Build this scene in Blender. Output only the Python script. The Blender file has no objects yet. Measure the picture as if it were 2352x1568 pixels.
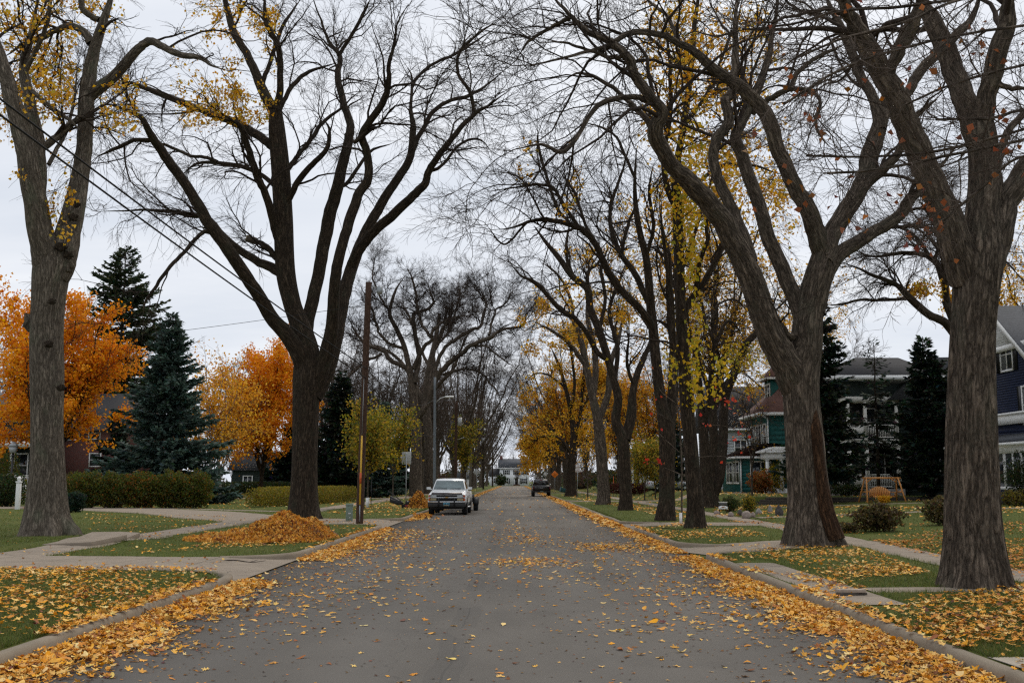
import bpy, math
import numpy as np
from mathutils import Vector, Matrix

# ------------------------------------------------------------------ basics
SC = bpy.context.scene
COL = SC.collection
RNG = np.random.default_rng
W, H, CX, CY, FOC, EYE, HZ = 2352.0, 1568.0, 1176.0, 784.0, 2400.0, 1.72, 1104.0
PIT = math.atan((HZ - CY) / FOC)
YAW = math.atan(4.0 / FOC)
FW = np.array([-math.sin(YAW) * math.cos(PIT), math.cos(YAW) * math.cos(PIT), math.sin(PIT)])
RT = np.array([math.cos(YAW), math.sin(YAW), 0.0])
UPV = np.cross(RT, FW)
XL, XR = -4.72, 4.15          # faces of the two kerbs
ROAD_END = 352.0


def ray(x, y):
    return FW * FOC + RT * (x - CX) + UPV * (CY - y)


def at(x, y, Y):
    d = ray(x, y)
    t = Y / d[1]
    return np.array([d[0] * t, Y, EYE + d[2] * t])


def at_x(x, y, X):
    d = ray(x, y)
    t = X / d[0]
    return np.array([X, d[1] * t, EYE + d[2] * t])


def project(P):
    q = np.asarray(P) - np.array([0, 0, EYE])
    z = q @ FW
    return CX + FOC * (q @ RT) / z, CY - FOC * (q @ UPV) / z, z


# driveways: side, y0, y1, reach away from the kerb
DRIVES = [(-1, 19.3, 22.5, 40.0), (-1, 39.6, 44.6, 40.0), (-1, 96.0, 99.0, 30.0), (-1, 150.0, 153.5, 30.0),
          (1, 24.5, 26.7, 4.6), (1, 38.2, 41.2, 5.0), (1, 83.0, 86.0, 30.0), (1, 140.0, 143.0, 30.0)]


def sstep(a, b, x):
    t = np.clip((x - a) / (b - a), 0, 1)
    return t * t * (3 - 2 * t)


def hgt(x, y):
    x = np.asarray(x, float)
    y = np.asarray(y, float)
    h = np.full(np.broadcast(x, y).shape, 0.12)
    h = h + 0.035 * np.clip(x - 10.5, 0, 12)
    ter = sstep(12.9, 14.7, x) * (y > 64.0)
    h = h + ter * np.maximum(0.75 - h, 0)
    h = h + 0.16 * np.exp(-((x + 11.1) / 1.1) ** 2 - ((y - 27.6) / 1.3) ** 2)
    d = np.where(x < 0, XL - x, x - XR)
    for s, y0, y1, reach in DRIVES:
        fl = 1.6 * np.clip(1 - d / 1.6, 0, 1) ** 2
        m = (np.sign(x) == s) & (y > y0 - fl) & (y < y1 + fl) & (d < 6)
        h = np.where(m, np.minimum(h, np.clip(d / 1.8, 0, 1) * 0.12), h)
    cross = (y > ROAD_END) & (y < ROAD_END + 10) & (np.abs(x) < 80)
    road = (d < 0) & (y < ROAD_END + 10)
    return np.where(road | cross, 0.0, h)


def gp(x, y):
    """where the ray through a point of the view meets the ground"""
    z = 0.1
    for _ in range(12):
        d = ray(x, y)
        t = (EYE - z) / -d[2]
        p = np.array([d[0] * t, d[1] * t, z])
        z = float(hgt(p[0], p[1]))
    p[2] = z
    return p


# ------------------------------------------------------------------ objects
def tag(o, label=None, cat=None, group=None, kind=None):
    if label: o['label'] = label
    if cat: o['category'] = cat
    if group: o['group'] = group
    if kind: o['kind'] = kind
    return o


def empty(name, loc, rz=0.0, label=None, cat=None, group=None):
    o = bpy.data.objects.new(name, None)
    o.empty_display_size = 0.2
    COL.objects.link(o)
    o.location = loc
    o.rotation_euler = (0, 0, rz)
    return tag(o, label, cat, group)


def base_of(parent):
    v = np.zeros(3)
    p = parent
    while p is not None:
        v = v + np.array(p.location)
        p = p.parent
    return v


def mk(name, V, quads=None, tris=None, mat=None, parent=None, smooth=True, attrs=None, local=False, polys=None):
    V = np.asarray(V, np.float32).reshape(-1, 3)
    if parent is not None and not local:
        V = V - base_of(parent).astype(np.float32)
    me = bpy.data.meshes.new(name)
    me.vertices.add(len(V))
    me.vertices.foreach_set('co', np.ascontiguousarray(V).ravel())
    loops, starts, n = [], [], 0
    for arr, k in ((quads, 4), (tris, 3)):
        if arr is not None and len(arr):
            a = np.asarray(arr, np.int32).reshape(-1, k)
            loops.append(a.ravel())
            starts.append(n + np.arange(len(a), dtype=np.int32) * k)
            n += a.size
    if polys:
        for p in polys:
            loops.append(np.asarray(p, np.int32))
            starts.append(np.array([n], np.int32))
            n += len(p)
    L = np.concatenate(loops)
    S = np.concatenate(starts)
    me.loops.add(len(L))
    me.loops.foreach_set('vertex_index', L)
    me.polygons.add(len(S))
    me.polygons.foreach_set('loop_start', S)
    if smooth:
        me.polygons.foreach_set('use_smooth', np.ones(len(S), bool))
    for an, (typ, data) in (attrs or {}).items():
        a = me.attributes.new(an, typ, 'POINT')
        key = 'vector' if typ == 'FLOAT_VECTOR' else 'color'
        a.data.foreach_set(key, np.ascontiguousarray(data, dtype=np.float32).ravel())
    me.update(calc_edges=True)
    if polys: me.validate()
    if mat is not None:
        me.materials.append(mat)
    o = bpy.data.objects.new(name, me)
    COL.objects.link(o)
    if parent is not None:
        o.parent = parent
    return o


class MB:
    """collects faces and links them as one mesh"""

    def __init__(self):
        self.v, self.f = [], []

    def add(self, vs, fs):
        n = len(self.v)
        self.v += [tuple(map(float, p)) for p in vs]
        self.f += [tuple(n + i for i in f) for f in fs]
        return self

    def box(self, x0, x1, y0, y1, z0, z1):
        v = [(x0, y0, z0), (x1, y0, z0), (x1, y1, z0), (x0, y1, z0), (x0, y0, z1), (x1, y0, z1), (x1, y1, z1), (x0, y1, z1)]
        return self.add(v, [(0, 3, 2, 1), (4, 5, 6, 7), (0, 1, 5, 4), (1, 2, 6, 5), (2, 3, 7, 6), (3, 0, 4, 7)])

    def bar(self, a, b, w, h=None, up=(0, 0, 1)):
        h = h or w
        a, b = np.array(a, float), np.array(b, float)
        t = (b - a) / np.linalg.norm(b - a)
        u = np.array(up, float)
        if abs(t @ u) > 0.95:
            u = np.array([0.0, 1.0, 0.0])
        s = np.cross(t, u); s /= np.linalg.norm(s)
        u = np.cross(s, t)
        v = []
        for p in (a, b):
            for i, j in ((-1, -1), (1, -1), (1, 1), (-1, 1)):
                v.append(p + s * i * w / 2 + u * j * h / 2)
        return self.add(v, [(0, 1, 2, 3), (7, 6, 5, 4), (0, 4, 5, 1), (1, 5, 6, 2), (2, 6, 7, 3), (3, 7, 4, 0)])

    def tube(self, pts, r, n=10, caps=True):
        P = np.array(pts, float)
        R = np.full(len(P), r, float) if np.isscalar(r) else np.array(r, float)
        T = np.gradient(P, axis=0)
        T /= np.linalg.norm(T, axis=1, keepdims=True) + 1e-12
        m = T.mean(0)
        ref = np.cross(m, (0.31, 0.77, 0.55) if abs(m[2]) > 0.8 else (0, 0, 1.0))
        v, f = [], []
        K = len(P)
        for k in range(K):
            u = ref - (ref @ T[k]) * T[k]; u /= np.linalg.norm(u)
            w = np.cross(T[k], u)
            for i in range(n):
                a = 2 * math.pi * i / n
                v.append(P[k] + R[k] * (math.cos(a) * u + math.sin(a) * w))
        for k in range(K - 1):
            for i in range(n):
                j = (i + 1) % n
                f.append((k * n + i, k * n + j, (k + 1) * n + j, (k + 1) * n + i))
        if caps:
            f.append(tuple(range(n - 1, -1, -1)))
            f.append(tuple((K - 1) * n + i for i in range(n)))
        return self.add(v, f)

    def prism(self, poly, axis, a, b):
        """polygon of 2-D points pushed along an axis between a and b"""
        def put(p, t):
            return {'x': (t, p[0], p[1]), 'y': (p[0], t, p[1]), 'z': (p[0], p[1], t)}[axis]
        n = len(poly)
        v = [put(p, a) for p in poly] + [put(p, b) for p in poly]
        f = [tuple(range(n - 1, -1, -1)), tuple(range(n, 2 * n))]
        for i in range(n):
            j = (i + 1) % n
            f.append((i, j, n + j, n + i))
        return self.add(v, f)

    def loft(self, rings, caps=True):
        n = len(rings[0]); K = len(rings)
        v = [p for r in rings for p in r]
        f = []
        for k in range(K - 1):
            for i in range(n):
                j = (i + 1) % n
                f.append((k * n + i, k * n + j, (k + 1) * n + j, (k + 1) * n + i))
        if caps:
            f += [tuple(range(n - 1, -1, -1)), tuple((K - 1) * n + i for i in range(n))]
        return self.add(v, f)

    def build(self, name, mat, parent=None, local=True, smooth=False, bevel=0.0):
        o = mk(name, np.array(self.v), polys=self.f, mat=mat, parent=parent, smooth=smooth, local=local)
        me = o.data
        import bmesh
        bm = bmesh.new(); bm.from_mesh(me)
        bmesh.ops.recalc_face_normals(bm, faces=bm.faces)
        bm.to_mesh(me); bm.free()
        if bevel:
            m = o.modifiers.new('soft', 'BEVEL'); m.width = bevel; m.segments = 2; m.limit_method = 'ANGLE'
            m.angle_limit = math.radians(40)
        return o


# ------------------------------------------------------------------ materials
MATS = {}


def nodes_of(name):
    m = bpy.data.materials.new(name)
    m.use_nodes = True
    nt = m.node_tree
    b = nt.nodes['Principled BSDF']
    return m, nt, b


def N(nt, kind, **kw):
    n = nt.nodes.new(kind)
    for k, v in kw.items():
        if k in n.inputs:
            n.inputs[k].default_value = v
        else:
            setattr(n, k, v)
    return n


def mathn(nt, op, a, b=None):
    n = nt.nodes.new('ShaderNodeMath'); n.operation = op
    for i, x in enumerate((a, b)):
        if x is None: continue
        if isinstance(x, (int, float)): n.inputs[i].default_value = x
        else: nt.links.new(x, n.inputs[i])
    return n.outputs[0]


def ramp(nt, fac, stops):
    r = nt.nodes.new('ShaderNodeValToRGB')
    el = r.color_ramp.elements
    while len(el) < len(stops): el.new(0.5)
    for e, (p, c) in zip(el, stops):
        e.position = p
        e.color = (*c, 1)
    nt.links.new(fac, r.inputs[0])
    return r.outputs[0]


def mixc(nt, fac, a, b, mode='MIX'):
    n = nt.nodes.new('ShaderNodeMix'); n.data_type = 'RGBA'; n.blend_type = mode
    if isinstance(fac, (int, float)): n.inputs[0].default_value = fac
    else: nt.links.new(fac, n.inputs[0])
    for i, x in ((6, a), (7, b)):
        if isinstance(x, tuple): n.inputs[i].default_value = (*x, 1)
        else: nt.links.new(x, n.inputs[i])
    return n.outputs[2]


def noise(nt, vec, scale, detail=4, rough=0.55):
    n = N(nt, 'ShaderNodeTexNoise', Scale=scale, Detail=detail, Roughness=rough)
    if vec is not None: nt.links.new(vec, n.inputs['Vector'])
    return n.outputs[0]


def scalev(nt, vec, s):
    n = nt.nodes.new('ShaderNodeVectorMath'); n.operation = 'MULTIPLY'
    nt.links.new(vec, n.inputs[0]); n.inputs[1].default_value = s
    return n.outputs[0]


def bump(nt, b, hgt_out, strength, dist):
    n = N(nt, 'ShaderNodeBump', Strength=strength, Distance=dist)
    nt.links.new(hgt_out, n.inputs['Height'])
    nt.links.new(n.outputs[0], b.inputs['Normal'])


def plain(name, col, rough=0.6, metal=0.0, var=0.12, scale=8.0, spec=0.4, coat=0.0, bmp=0.0):
    if name in MATS: return MATS[name]
    m, nt, b = nodes_of(name)
    tc = nt.nodes.new('ShaderNodeTexCoord').outputs['Object']
    f = noise(nt, tc, scale, 5)
    lo = tuple(max(0, c * (1 - var)) for c in col); hi = tuple(min(1, c * (1 + var)) for c in col)
    c = ramp(nt, f, [(0.3, lo), (0.7, hi)])
    nt.links.new(c, b.inputs['Base Color'])
    b.inputs['Roughness'].default_value = rough
    b.inputs['Metallic'].default_value = metal
    b.inputs['Specular IOR Level'].default_value = spec
    b.inputs['Coat Weight'].default_value = coat
    if bmp: bump(nt, b, f, 0.5, bmp)
    MATS[name] = m
    return m


def bark(name, dark, light, sc=1.0, bmp=0.03, moss=None):
    m, nt, b = nodes_of(name)
    at_ = N(nt, 'ShaderNodeAttribute', attribute_name='bark').outputs['Vector']
    v = scalev(nt, at_, (13 * sc, 13 * sc, 2.3 * sc))
    warp = N(nt, 'ShaderNodeTexNoise', Scale=0.7, Detail=2)
    nt.links.new(v, warp.inputs['Vector'])
    vv = nt.nodes.new('ShaderNodeVectorMath'); vv.operation = 'MULTIPLY_ADD'
    nt.links.new(warp.outputs['Color'], vv.inputs[0]); vv.inputs[1].default_value = (0.9, 0.9, 0.9)
    nt.links.new(v, vv.inputs[2])
    n1 = noise(nt, vv.outputs[0], 1.0, 6, 0.62)
    rid = mathn(nt, 'ABSOLUTE', mathn(nt, 'SUBTRACT', n1, 0.5))
    rid = mathn(nt, 'MINIMUM', mathn(nt, 'MULTIPLY', rid, 4.6), 1.0)
    fine = noise(nt, scalev(nt, at_, (40 * sc, 40 * sc, 12 * sc)), 1.0, 4, 0.6)
    hh = mathn(nt, 'ADD', mathn(nt, 'MULTIPLY', rid, 0.75), mathn(nt, 'MULTIPLY', fine, 0.4))
    c = ramp(nt, hh, [(0.18, dark), (0.42, tuple(0.45 * a + 0.55 * b_ for a, b_ in zip(dark, light))), (0.72, light), (1.0, tuple(min(1, x * 1.5) for x in light))])
    big = noise(nt, scalev(nt, at_, (1.5, 1.5, 0.8)), 1.0, 3)
    c = mixc(nt, mathn(nt, 'MULTIPLY', big, 0.45), c, tuple(x * 0.5 for x in light))
    wide = noise(nt, scalev(nt, vv.outputs[0], (0.75, 0.75, 0.85)), 1.0, 3)
    crk = mathn(nt, 'MINIMUM', mathn(nt, 'MULTIPLY', mathn(nt, 'ABSOLUTE', mathn(nt, 'SUBTRACT', wide, 0.5)), 9.0), 1.0)
    c = mixc(nt, mathn(nt, 'ADD', mathn(nt, 'MULTIPLY', crk, 0.5), 0.5), tuple(x * 0.8 for x in dark), c)
    hh = mathn(nt, 'ADD', hh, mathn(nt, 'MULTIPLY', crk, 0.6))
    if moss:
        k = ramp(nt, noise(nt, scalev(nt, at_, (2.2, 2.2, 1.2)), 1.0, 5), [(0.55, (0, 0, 0)), (0.72, (1, 1, 1))])
        c = mixc(nt, mathn(nt, 'MULTIPLY', k, 0.45), c, moss)
    nt.links.new(c, b.inputs['Base Color'])
    b.inputs['Roughness'].default_value = 0.92
    b.inputs['Specular IOR Level'].default_value = 0.15
    bump(nt, b, hh, 0.9, bmp)
    MATS[name] = m
    return m


def leafmat(name, trans=0.5, rough=0.6):
    m, nt, b = nodes_of(name)
    a = N(nt, 'ShaderNodeAttribute', attribute_name='col').outputs['Color']
    nt.links.new(a, b.inputs['Base Color'])
    b.inputs['Roughness'].default_value = rough
    b.inputs['Specular IOR Level'].default_value = 0.25
    tr = nt.nodes.new('ShaderNodeBsdfTranslucent')
    nt.links.new(a, tr.inputs[0])
    mx = nt.nodes.new('ShaderNodeMixShader'); mx.inputs[0].default_value = trans
    nt.links.new(b.outputs[0], mx.inputs[1]); nt.links.new(tr.outputs[0], mx.inputs[2])
    nt.links.new(mx.outputs[0], nt.nodes['Material Output'].inputs[0])
    MATS[name] = m
    return m


BARK_GREY = bark('bark_grey', (0.045, 0.036, 0.027), (0.27, 0.225, 0.175), 1.0, 0.035, (0.10, 0.12, 0.075))
BARK_DARK = bark('bark_dark', (0.011, 0.008, 0.0055), (0.105, 0.076, 0.052), 1.0, 0.04, (0.05, 0.055, 0.035))
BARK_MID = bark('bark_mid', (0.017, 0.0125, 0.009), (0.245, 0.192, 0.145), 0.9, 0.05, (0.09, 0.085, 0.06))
BARK_BIRCH = bark('bark_birch', (0.10, 0.09, 0.08), (0.55, 0.50, 0.46), 0.7, 0.01)
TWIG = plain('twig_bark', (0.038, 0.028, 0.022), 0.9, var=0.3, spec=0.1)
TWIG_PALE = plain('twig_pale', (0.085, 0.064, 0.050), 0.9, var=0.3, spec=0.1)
LEAF = leafmat('autumn_leaf', 0.5)
FALLEN = leafmat('fallen_leaf', 0.10, 0.7)
GRASS = leafmat('grass_blade', 0.3)
NEEDLE = leafmat('conifer_needle', 0.2, 0.7)


def asphalt():
    m, nt, b = nodes_of('asphalt')
    tc = nt.nodes.new('ShaderNodeTexCoord').outputs['Object']
    fine = noise(nt, tc, 120, 3, 0.7)
    mid = noise(nt, scalev(nt, tc, (1.0, 0.35, 1)), 0.9, 5)
    c = ramp(nt, mid, [(0.3, (0.132, 0.119, 0.102)), (0.7, (0.202, 0.181, 0.154))])
    c = mixc(nt, 0.35, c, ramp(nt, fine, [(0.35, (0.055, 0.05, 0.044)), (0.62, (0.28, 0.25, 0.215))]))
    spk = N(nt, 'ShaderNodeTexVoronoi', Scale=55.0); nt.links.new(tc, spk.inputs['Vector'])
    s = mathn(nt, 'LESS_THAN', spk.outputs['Distance'], 0.16)
    c = mixc(nt, mathn(nt, 'MULTIPLY', s, 0.35), c, (0.32, 0.30, 0.27))
    # tyre-worn strips and the dark seam down the middle
    sx = nt.nodes.new('ShaderNodeSeparateXYZ'); nt.links.new(tc, sx.inputs[0])
    wob = mathn(nt, 'MULTIPLY', mathn(nt, 'SUBTRACT', noise(nt, scalev(nt, tc, (0, 0.4, 0)), 1.0, 4), 0.5), 0.25)
    dx = mathn(nt, 'ABSOLUTE', mathn(nt, 'ADD', mathn(nt, 'ADD', sx.outputs[0], 0.62), wob))
    seam = mathn(nt, 'LESS_THAN', dx, 0.012)
    gaps = mathn(nt, 'GREATER_THAN', noise(nt, tc, 0.35, 3), 0.44)
    c = mixc(nt, mathn(nt, 'MULTIPLY', mathn(nt, 'MULTIPLY', seam, gaps), 0.3), c, (0.07, 0.066, 0.06))
    band = mathn(nt, 'MULTIPLY', mathn(nt, 'MULTIPLY', mathn(nt, 'LESS_THAN', dx, 0.16), gaps), 0.15)
    c = mixc(nt, band, c, (0.06, 0.06, 0.06))
    for cx, wd_ in ((-2.9, 0.55), (-1.5, 0.5), (0.9, 0.5), (2.4, 0.55)):
        dl = mathn(nt, 'ABSOLUTE', mathn(nt, 'ADD', sx.outputs[0], -cx))
        k = mathn(nt, 'MAXIMUM', mathn(nt, 'SUBTRACT', 1.0, mathn(nt, 'DIVIDE', dl, wd_)), 0.0)
        c = mixc(nt, mathn(nt, 'MULTIPLY', k, 0.22), c, (0.225, 0.205, 0.18))
    # grime along both gutters
    gx = mathn(nt, 'MAXIMUM', mathn(nt, 'SUBTRACT', sx.outputs[0], XR - 1.3), mathn(nt, 'SUBTRACT', XL + 1.3, sx.outputs[0]))
    gm = mathn(nt, 'MULTIPLY', mathn(nt, 'MINIMUM', mathn(nt, 'MAXIMUM', mathn(nt, 'DIVIDE', gx, 1.3), 0.0), 1.0), noise(nt, tc, 2.2, 5))
    c = mixc(nt, mathn(nt, 'MULTIPLY', gm, 0.9), c, (0.075, 0.06, 0.045))
    # a few cracks across
    wv = nt.nodes.new('ShaderNodeVectorMath'); wv.operation = 'MULTIPLY_ADD'
    nn = N(nt, 'ShaderNodeTexNoise', Scale=0.8, Detail=4); nt.links.new(tc, nn.inputs['Vector'])
    nt.links.new(nn.outputs['Color'], wv.inputs[0]); wv.inputs[1].default_value = (1.6, 1.6, 0); nt.links.new(tc, wv.inputs[2])
    vo = N(nt, 'ShaderNodeTexVoronoi', Scale=0.17, feature='DISTANCE_TO_EDGE'); nt.links.new(wv.outputs[0], vo.inputs['Vector'])
    cr = mathn(nt, 'LESS_THAN', vo.outputs['Distance'], 0.0010)
    c = mixc(nt, mathn(nt, 'MULTIPLY', cr, 0.28), c, (0.07, 0.066, 0.06))
    # oil drips and darker patches
    ps = ramp(nt, noise(nt, tc, 0.55, 2), [(0.60, (0, 0, 0)), (0.72, (1, 1, 1))])
    c = mixc(nt, mathn(nt, 'MULTIPLY', ps, 0.22), c, (0.09, 0.083, 0.075))
    nt.links.new(c, b.inputs['Base Color'])
    b.inputs['Roughness'].default_value = 0.86
    b.inputs['Specular IOR Level'].default_value = 0.3
    bump(nt, b, fine, 0.35, 0.006)
    return m


def concrete(name, col, joint=1.5):
    m, nt, b = nodes_of(name)
    uv = N(nt, 'ShaderNodeAttribute', attribute_name='lay').outputs['Vector']
    tc = nt.nodes.new('ShaderNodeTexCoord').outputs['Object']
    f = noise(nt, tc, 1.7, 6, 0.6)
    fine = noise(nt, tc, 60, 3, 0.7)
    c = ramp(nt, f, [(0.28, tuple(x * 0.72 for x in col)), (0.72, tuple(x * 1.12 for x in col))])
    c = mixc(nt, 0.25, c, ramp(nt, fine, [(0.3, tuple(x * 0.5 for x in col)), (0.7, tuple(x * 1.3 for x in col))]))
    st = ramp(nt, noise(nt, tc, 0.6, 4), [(0.55, (0, 0, 0)), (0.75, (1, 1, 1))])
    c = mixc(nt, mathn(nt, 'MULTIPLY', st, 0.3), c, tuple(x * 0.45 for x in col))
    if joint:
        sx = nt.nodes.new('ShaderNodeSeparateXYZ'); nt.links.new(uv, sx.inputs[0])
        wob = mathn(nt, 'MULTIPLY', noise(nt, tc, 6, 3), 0.012)
        fr = mathn(nt, 'FRACT', mathn(nt, 'ADD', mathn(nt, 'DIVIDE', sx.outputs[0], joint), wob))
        j = mathn(nt, 'LESS_THAN', fr, 0.016)
        c = mixc(nt, mathn(nt, 'MULTIPLY', j, 0.75), c, (0.05, 0.047, 0.04))
        vo = N(nt, 'ShaderNodeTexVoronoi', Scale=0.45, feature='DISTANCE_TO_EDGE')
        nn = N(nt, 'ShaderNodeTexNoise', Scale=1.3, Detail=4); nt.links.new(tc, nn.inputs['Vector'])
        wv = nt.nodes.new('ShaderNodeVectorMath'); wv.operation = 'MULTIPLY_ADD'
        nt.links.new(nn.outputs['Color'], wv.inputs[0]); wv.inputs[1].default_value = (0.9, 0.9, 0); nt.links.new(tc, wv.inputs[2])
        nt.links.new(wv.outputs[0], vo.inputs['Vector'])
        c = mixc(nt, mathn(nt, 'MULTIPLY', mathn(nt, 'LESS_THAN', vo.outputs['Distance'], 0.004), 0.6), c, (0.05, 0.047, 0.04))
    nt.links.new(c, b.inputs['Base Color'])
    b.inputs['Roughness'].default_value = 0.9
    b.inputs['Specular IOR Level'].default_value = 0.2
    bump(nt, b, mathn(nt, 'ADD', f, mathn(nt, 'MULTIPLY', fine, 0.4)), 0.4, 0.015)
    return m


def lawn_mat():
    m, nt, b = nodes_of('lawn')
    tc = nt.nodes.new('ShaderNodeTexCoord').outputs['Object']
    big = noise(nt, tc, 0.35, 5)
    mid = noise(nt, tc, 3.0, 5)
    fine = noise(nt, tc, 45, 4, 0.7)
    c = ramp(nt, mid, [(0.3, (0.060, 0.078, 0.018)), (0.7, (0.108, 0.128, 0.030))])
    c = mixc(nt, ramp(nt, big, [(0.45, (0, 0, 0)), (0.7, (1, 1, 1))]), c, (0.135, 0.132, 0.038))
    c = mixc(nt, 0.4, c, ramp(nt, fine, [(0.3, (0.030, 0.042, 0.010)), (0.7, (0.15, 0.18, 0.04))]))
    dirt = ramp(nt, noise(nt, tc, 1.1, 5), [(0.64, (0, 0, 0)), (0.74, (1, 1, 1))])
    c = mixc(nt, mathn(nt, 'MULTIPLY', dirt, 0.6), c, (0.06, 0.042, 0.025))
    nt.links.new(c, b.inputs['Base Color'])
    b.inputs['Roughness'].default_value = 0.95
    b.inputs['Specular IOR Level'].default_value = 0.1
    bump(nt, b, fine, 0.8, 0.04)
    return m


def glass_pane(name, col=(0.02, 0.024, 0.028)):
    if name in MATS: return MATS[name]
    m, nt, b = nodes_of(name)
    tc = nt.nodes.new('ShaderNodeTexCoord').outputs['Object']
    c = ramp(nt, noise(nt, tc, 1.3, 3), [(0.3, tuple(x * 0.5 for x in col)), (0.7, tuple(x * 1.6 for x in col))])
    nt.links.new(c, b.inputs['Base Color'])
    b.inputs['Roughness'].default_value = 0.06
    b.inputs['Specular IOR Level'].default_value = 0.6
    MATS[name] = m
    return m


def shingles(name, col, sc=1.0):
    if name in MATS: return MATS[name]
    m, nt, b = nodes_of(name)
    tc = nt.nodes.new('ShaderNodeTexCoord').outputs['Object']
    sx = nt.nodes.new('ShaderNodeSeparateXYZ'); nt.links.new(tc, sx.inputs[0])
    fr = mathn(nt, 'FRACT', mathn(nt, 'MULTIPLY', sx.outputs[2], 8.0 * sc))
    f = noise(nt, scalev(nt, tc, (3, 3, 10)), 1.5, 4, 0.7)
    c = ramp(nt, f, [(0.3, tuple(x * 0.65 for x in col)), (0.7, tuple(x * 1.3 for x in col))])
    c = mixc(nt, mathn(nt, 'MULTIPLY', mathn(nt, 'LESS_THAN', fr, 0.16), 0.5), c, tuple(x * 0.35 for x in col))
    nt.links.new(c, b.inputs['Base Color'])
    b.inputs['Roughness'].default_value = 0.95
    MATS[name] = m
    return m


def brickmat():
    m, nt, b = nodes_of('brick')
    tc = nt.nodes.new('ShaderNodeTexCoord').outputs['Object']
    sw = nt.nodes.new('ShaderNodeSeparateXYZ'); nt.links.new(tc, sw.inputs[0])
    cb = nt.nodes.new('ShaderNodeCombineXYZ')
    nt.links.new(mathn(nt, 'ADD', sw.outputs[0], sw.outputs[1]), cb.inputs[0]); nt.links.new(sw.outputs[2], cb.inputs[1])
    bt = N(nt, 'ShaderNodeTexBrick', Scale=4.0)
    bt.inputs['Color1'].default_value = (0.13, 0.035, 0.025, 1); bt.inputs['Color2'].default_value = (0.085, 0.025, 0.02, 1)
    bt.inputs['Mortar'].default_value = (0.12, 0.10, 0.09, 1)
    nt.links.new(cb.outputs[0], bt.inputs['Vector'])
    nt.links.new(bt.outputs['Color'], b.inputs['Base Color'])
    b.inputs['Roughness'].default_value = 0.9
    return m


ASPHALT = asphalt()
CONC = concrete('concrete', (0.285, 0.235, 0.182))
SLAB = concrete('slab_concrete', (0.285, 0.235, 0.182), 0)
CONC_PALE = concrete('concrete_pale', (0.40, 0.35, 0.28), 1.8)
KERB = concrete('kerb_concrete', (0.26, 0.215, 0.16), 0)
LAWN = lawn_mat()
BRICK = brickmat()
WHITE = plain('white_paint', (0.78, 0.78, 0.76), 0.5, var=0.06)
TRIM = plain('cream_trim', (0.70, 0.68, 0.62), 0.6, var=0.07)
PANE = glass_pane('window_pane')
BLACK = plain('black_paint', (0.012, 0.012, 0.013), 0.35, var=0.2)
RUBBER = plain('rubber', (0.018, 0.018, 0.019), 0.85, var=0.25, spec=0.2)
CHROME = plain('chrome', (0.62, 0.63, 0.64), 0.22, 1.0, var=0.05)
STEEL = plain('galvanised_steel', (0.33, 0.35, 0.36), 0.5, 0.5, var=0.12)
ALU = plain('sign_aluminium', (0.47, 0.48, 0.47), 0.45, 0.3, var=0.06)
WOODPOLE = bark('pole_wood', (0.045, 0.024, 0.016), (0.135, 0.082, 0.058), 2.2, 0.008)
WOODGREY = bark('pole_grey_wood', (0.10, 0.088, 0.07), (0.27, 0.24, 0.20), 2.2, 0.008)
POLEGREY = plain('pole_grey_paint', (0.125, 0.14, 0.15), 0.5, 0.2, var=0.1)
CEDAR = plain('cedar', (0.60, 0.26, 0.07), 0.55, var=0.25, scale=14)
TIMBER = plain('old_timber', (0.075, 0.062, 0.05), 0.9, var=0.3, scale=10)
# ------------------------------------------------------------------ camera, sky, sun
cam = bpy.data.cameras.new('camera')
co = bpy.data.objects.new('camera', cam)
COL.objects.link(co)
M = Matrix(((RT[0], UPV[0], -FW[0], 0), (RT[1], UPV[1], -FW[1], 0), (RT[2], UPV[2], -FW[2], EYE), (0, 0, 0, 1)))
co.matrix_world = M
cam.sensor_fit = 'HORIZONTAL'
cam.sensor_width = 36.0
cam.lens = FOC / W * 36.0
cam.clip_end = 4000
cam.clip_start = 0.05
SC.camera = co

SUN_EL, SUN_AZ = math.radians(50), math.radians(28)   # azimuth measured from +Y towards +X
wd = bpy.data.worlds.new('World')
SC.world = wd
wd.use_nodes = True
nt = wd.node_tree
bg = nt.nodes['Background']
sky = nt.nodes.new('ShaderNodeTexSky')
sky.sky_type = 'NISHITA'
sky.sun_disc = False
sky.sun_elevation = SUN_EL
sky.sun_rotation = SUN_AZ
sky.air_density = 1.0
sky.dust_density = 3.0
tcw = nt.nodes.new('ShaderNodeTexCoord').outputs['Generated']
sxw = nt.nodes.new('ShaderNodeSeparateXYZ'); nt.links.new(tcw, sxw.inputs[0])
zc = mathn(nt, 'ADD', mathn(nt, 'ABSOLUTE', sxw.outputs[2]), 0.12)
cv = nt.nodes.new('ShaderNodeCombineXYZ')
nt.links.new(mathn(nt, 'DIVIDE', sxw.outputs[0], zc), cv.inputs[0])
nt.links.new(mathn(nt, 'DIVIDE', sxw.outputs[1], zc), cv.inputs[1])
cl = noise(nt, scalev(nt, cv.outputs[0], (0.55, 1.1, 1)), 0.8, 6, 0.55)
deck = ramp(nt, cl, [(0.30, (5.8, 6.3, 7.1)), (0.5, (7.1, 7.4, 7.95)), (0.70, (8.9, 9.0, 9.15))])
low = ramp(nt, sxw.outputs[2], [(0.0, (1, 1, 1)), (0.16, (0, 0, 0))])
deck = mixc(nt, mathn(nt, 'MULTIPLY', low, 0.22), deck, (6.0, 6.9, 8.4))
nt.links.new(mixc(nt, 0.93, sky.outputs[0], deck), bg.inputs[0])
bg.inputs[1].default_value = 0.108

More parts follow.
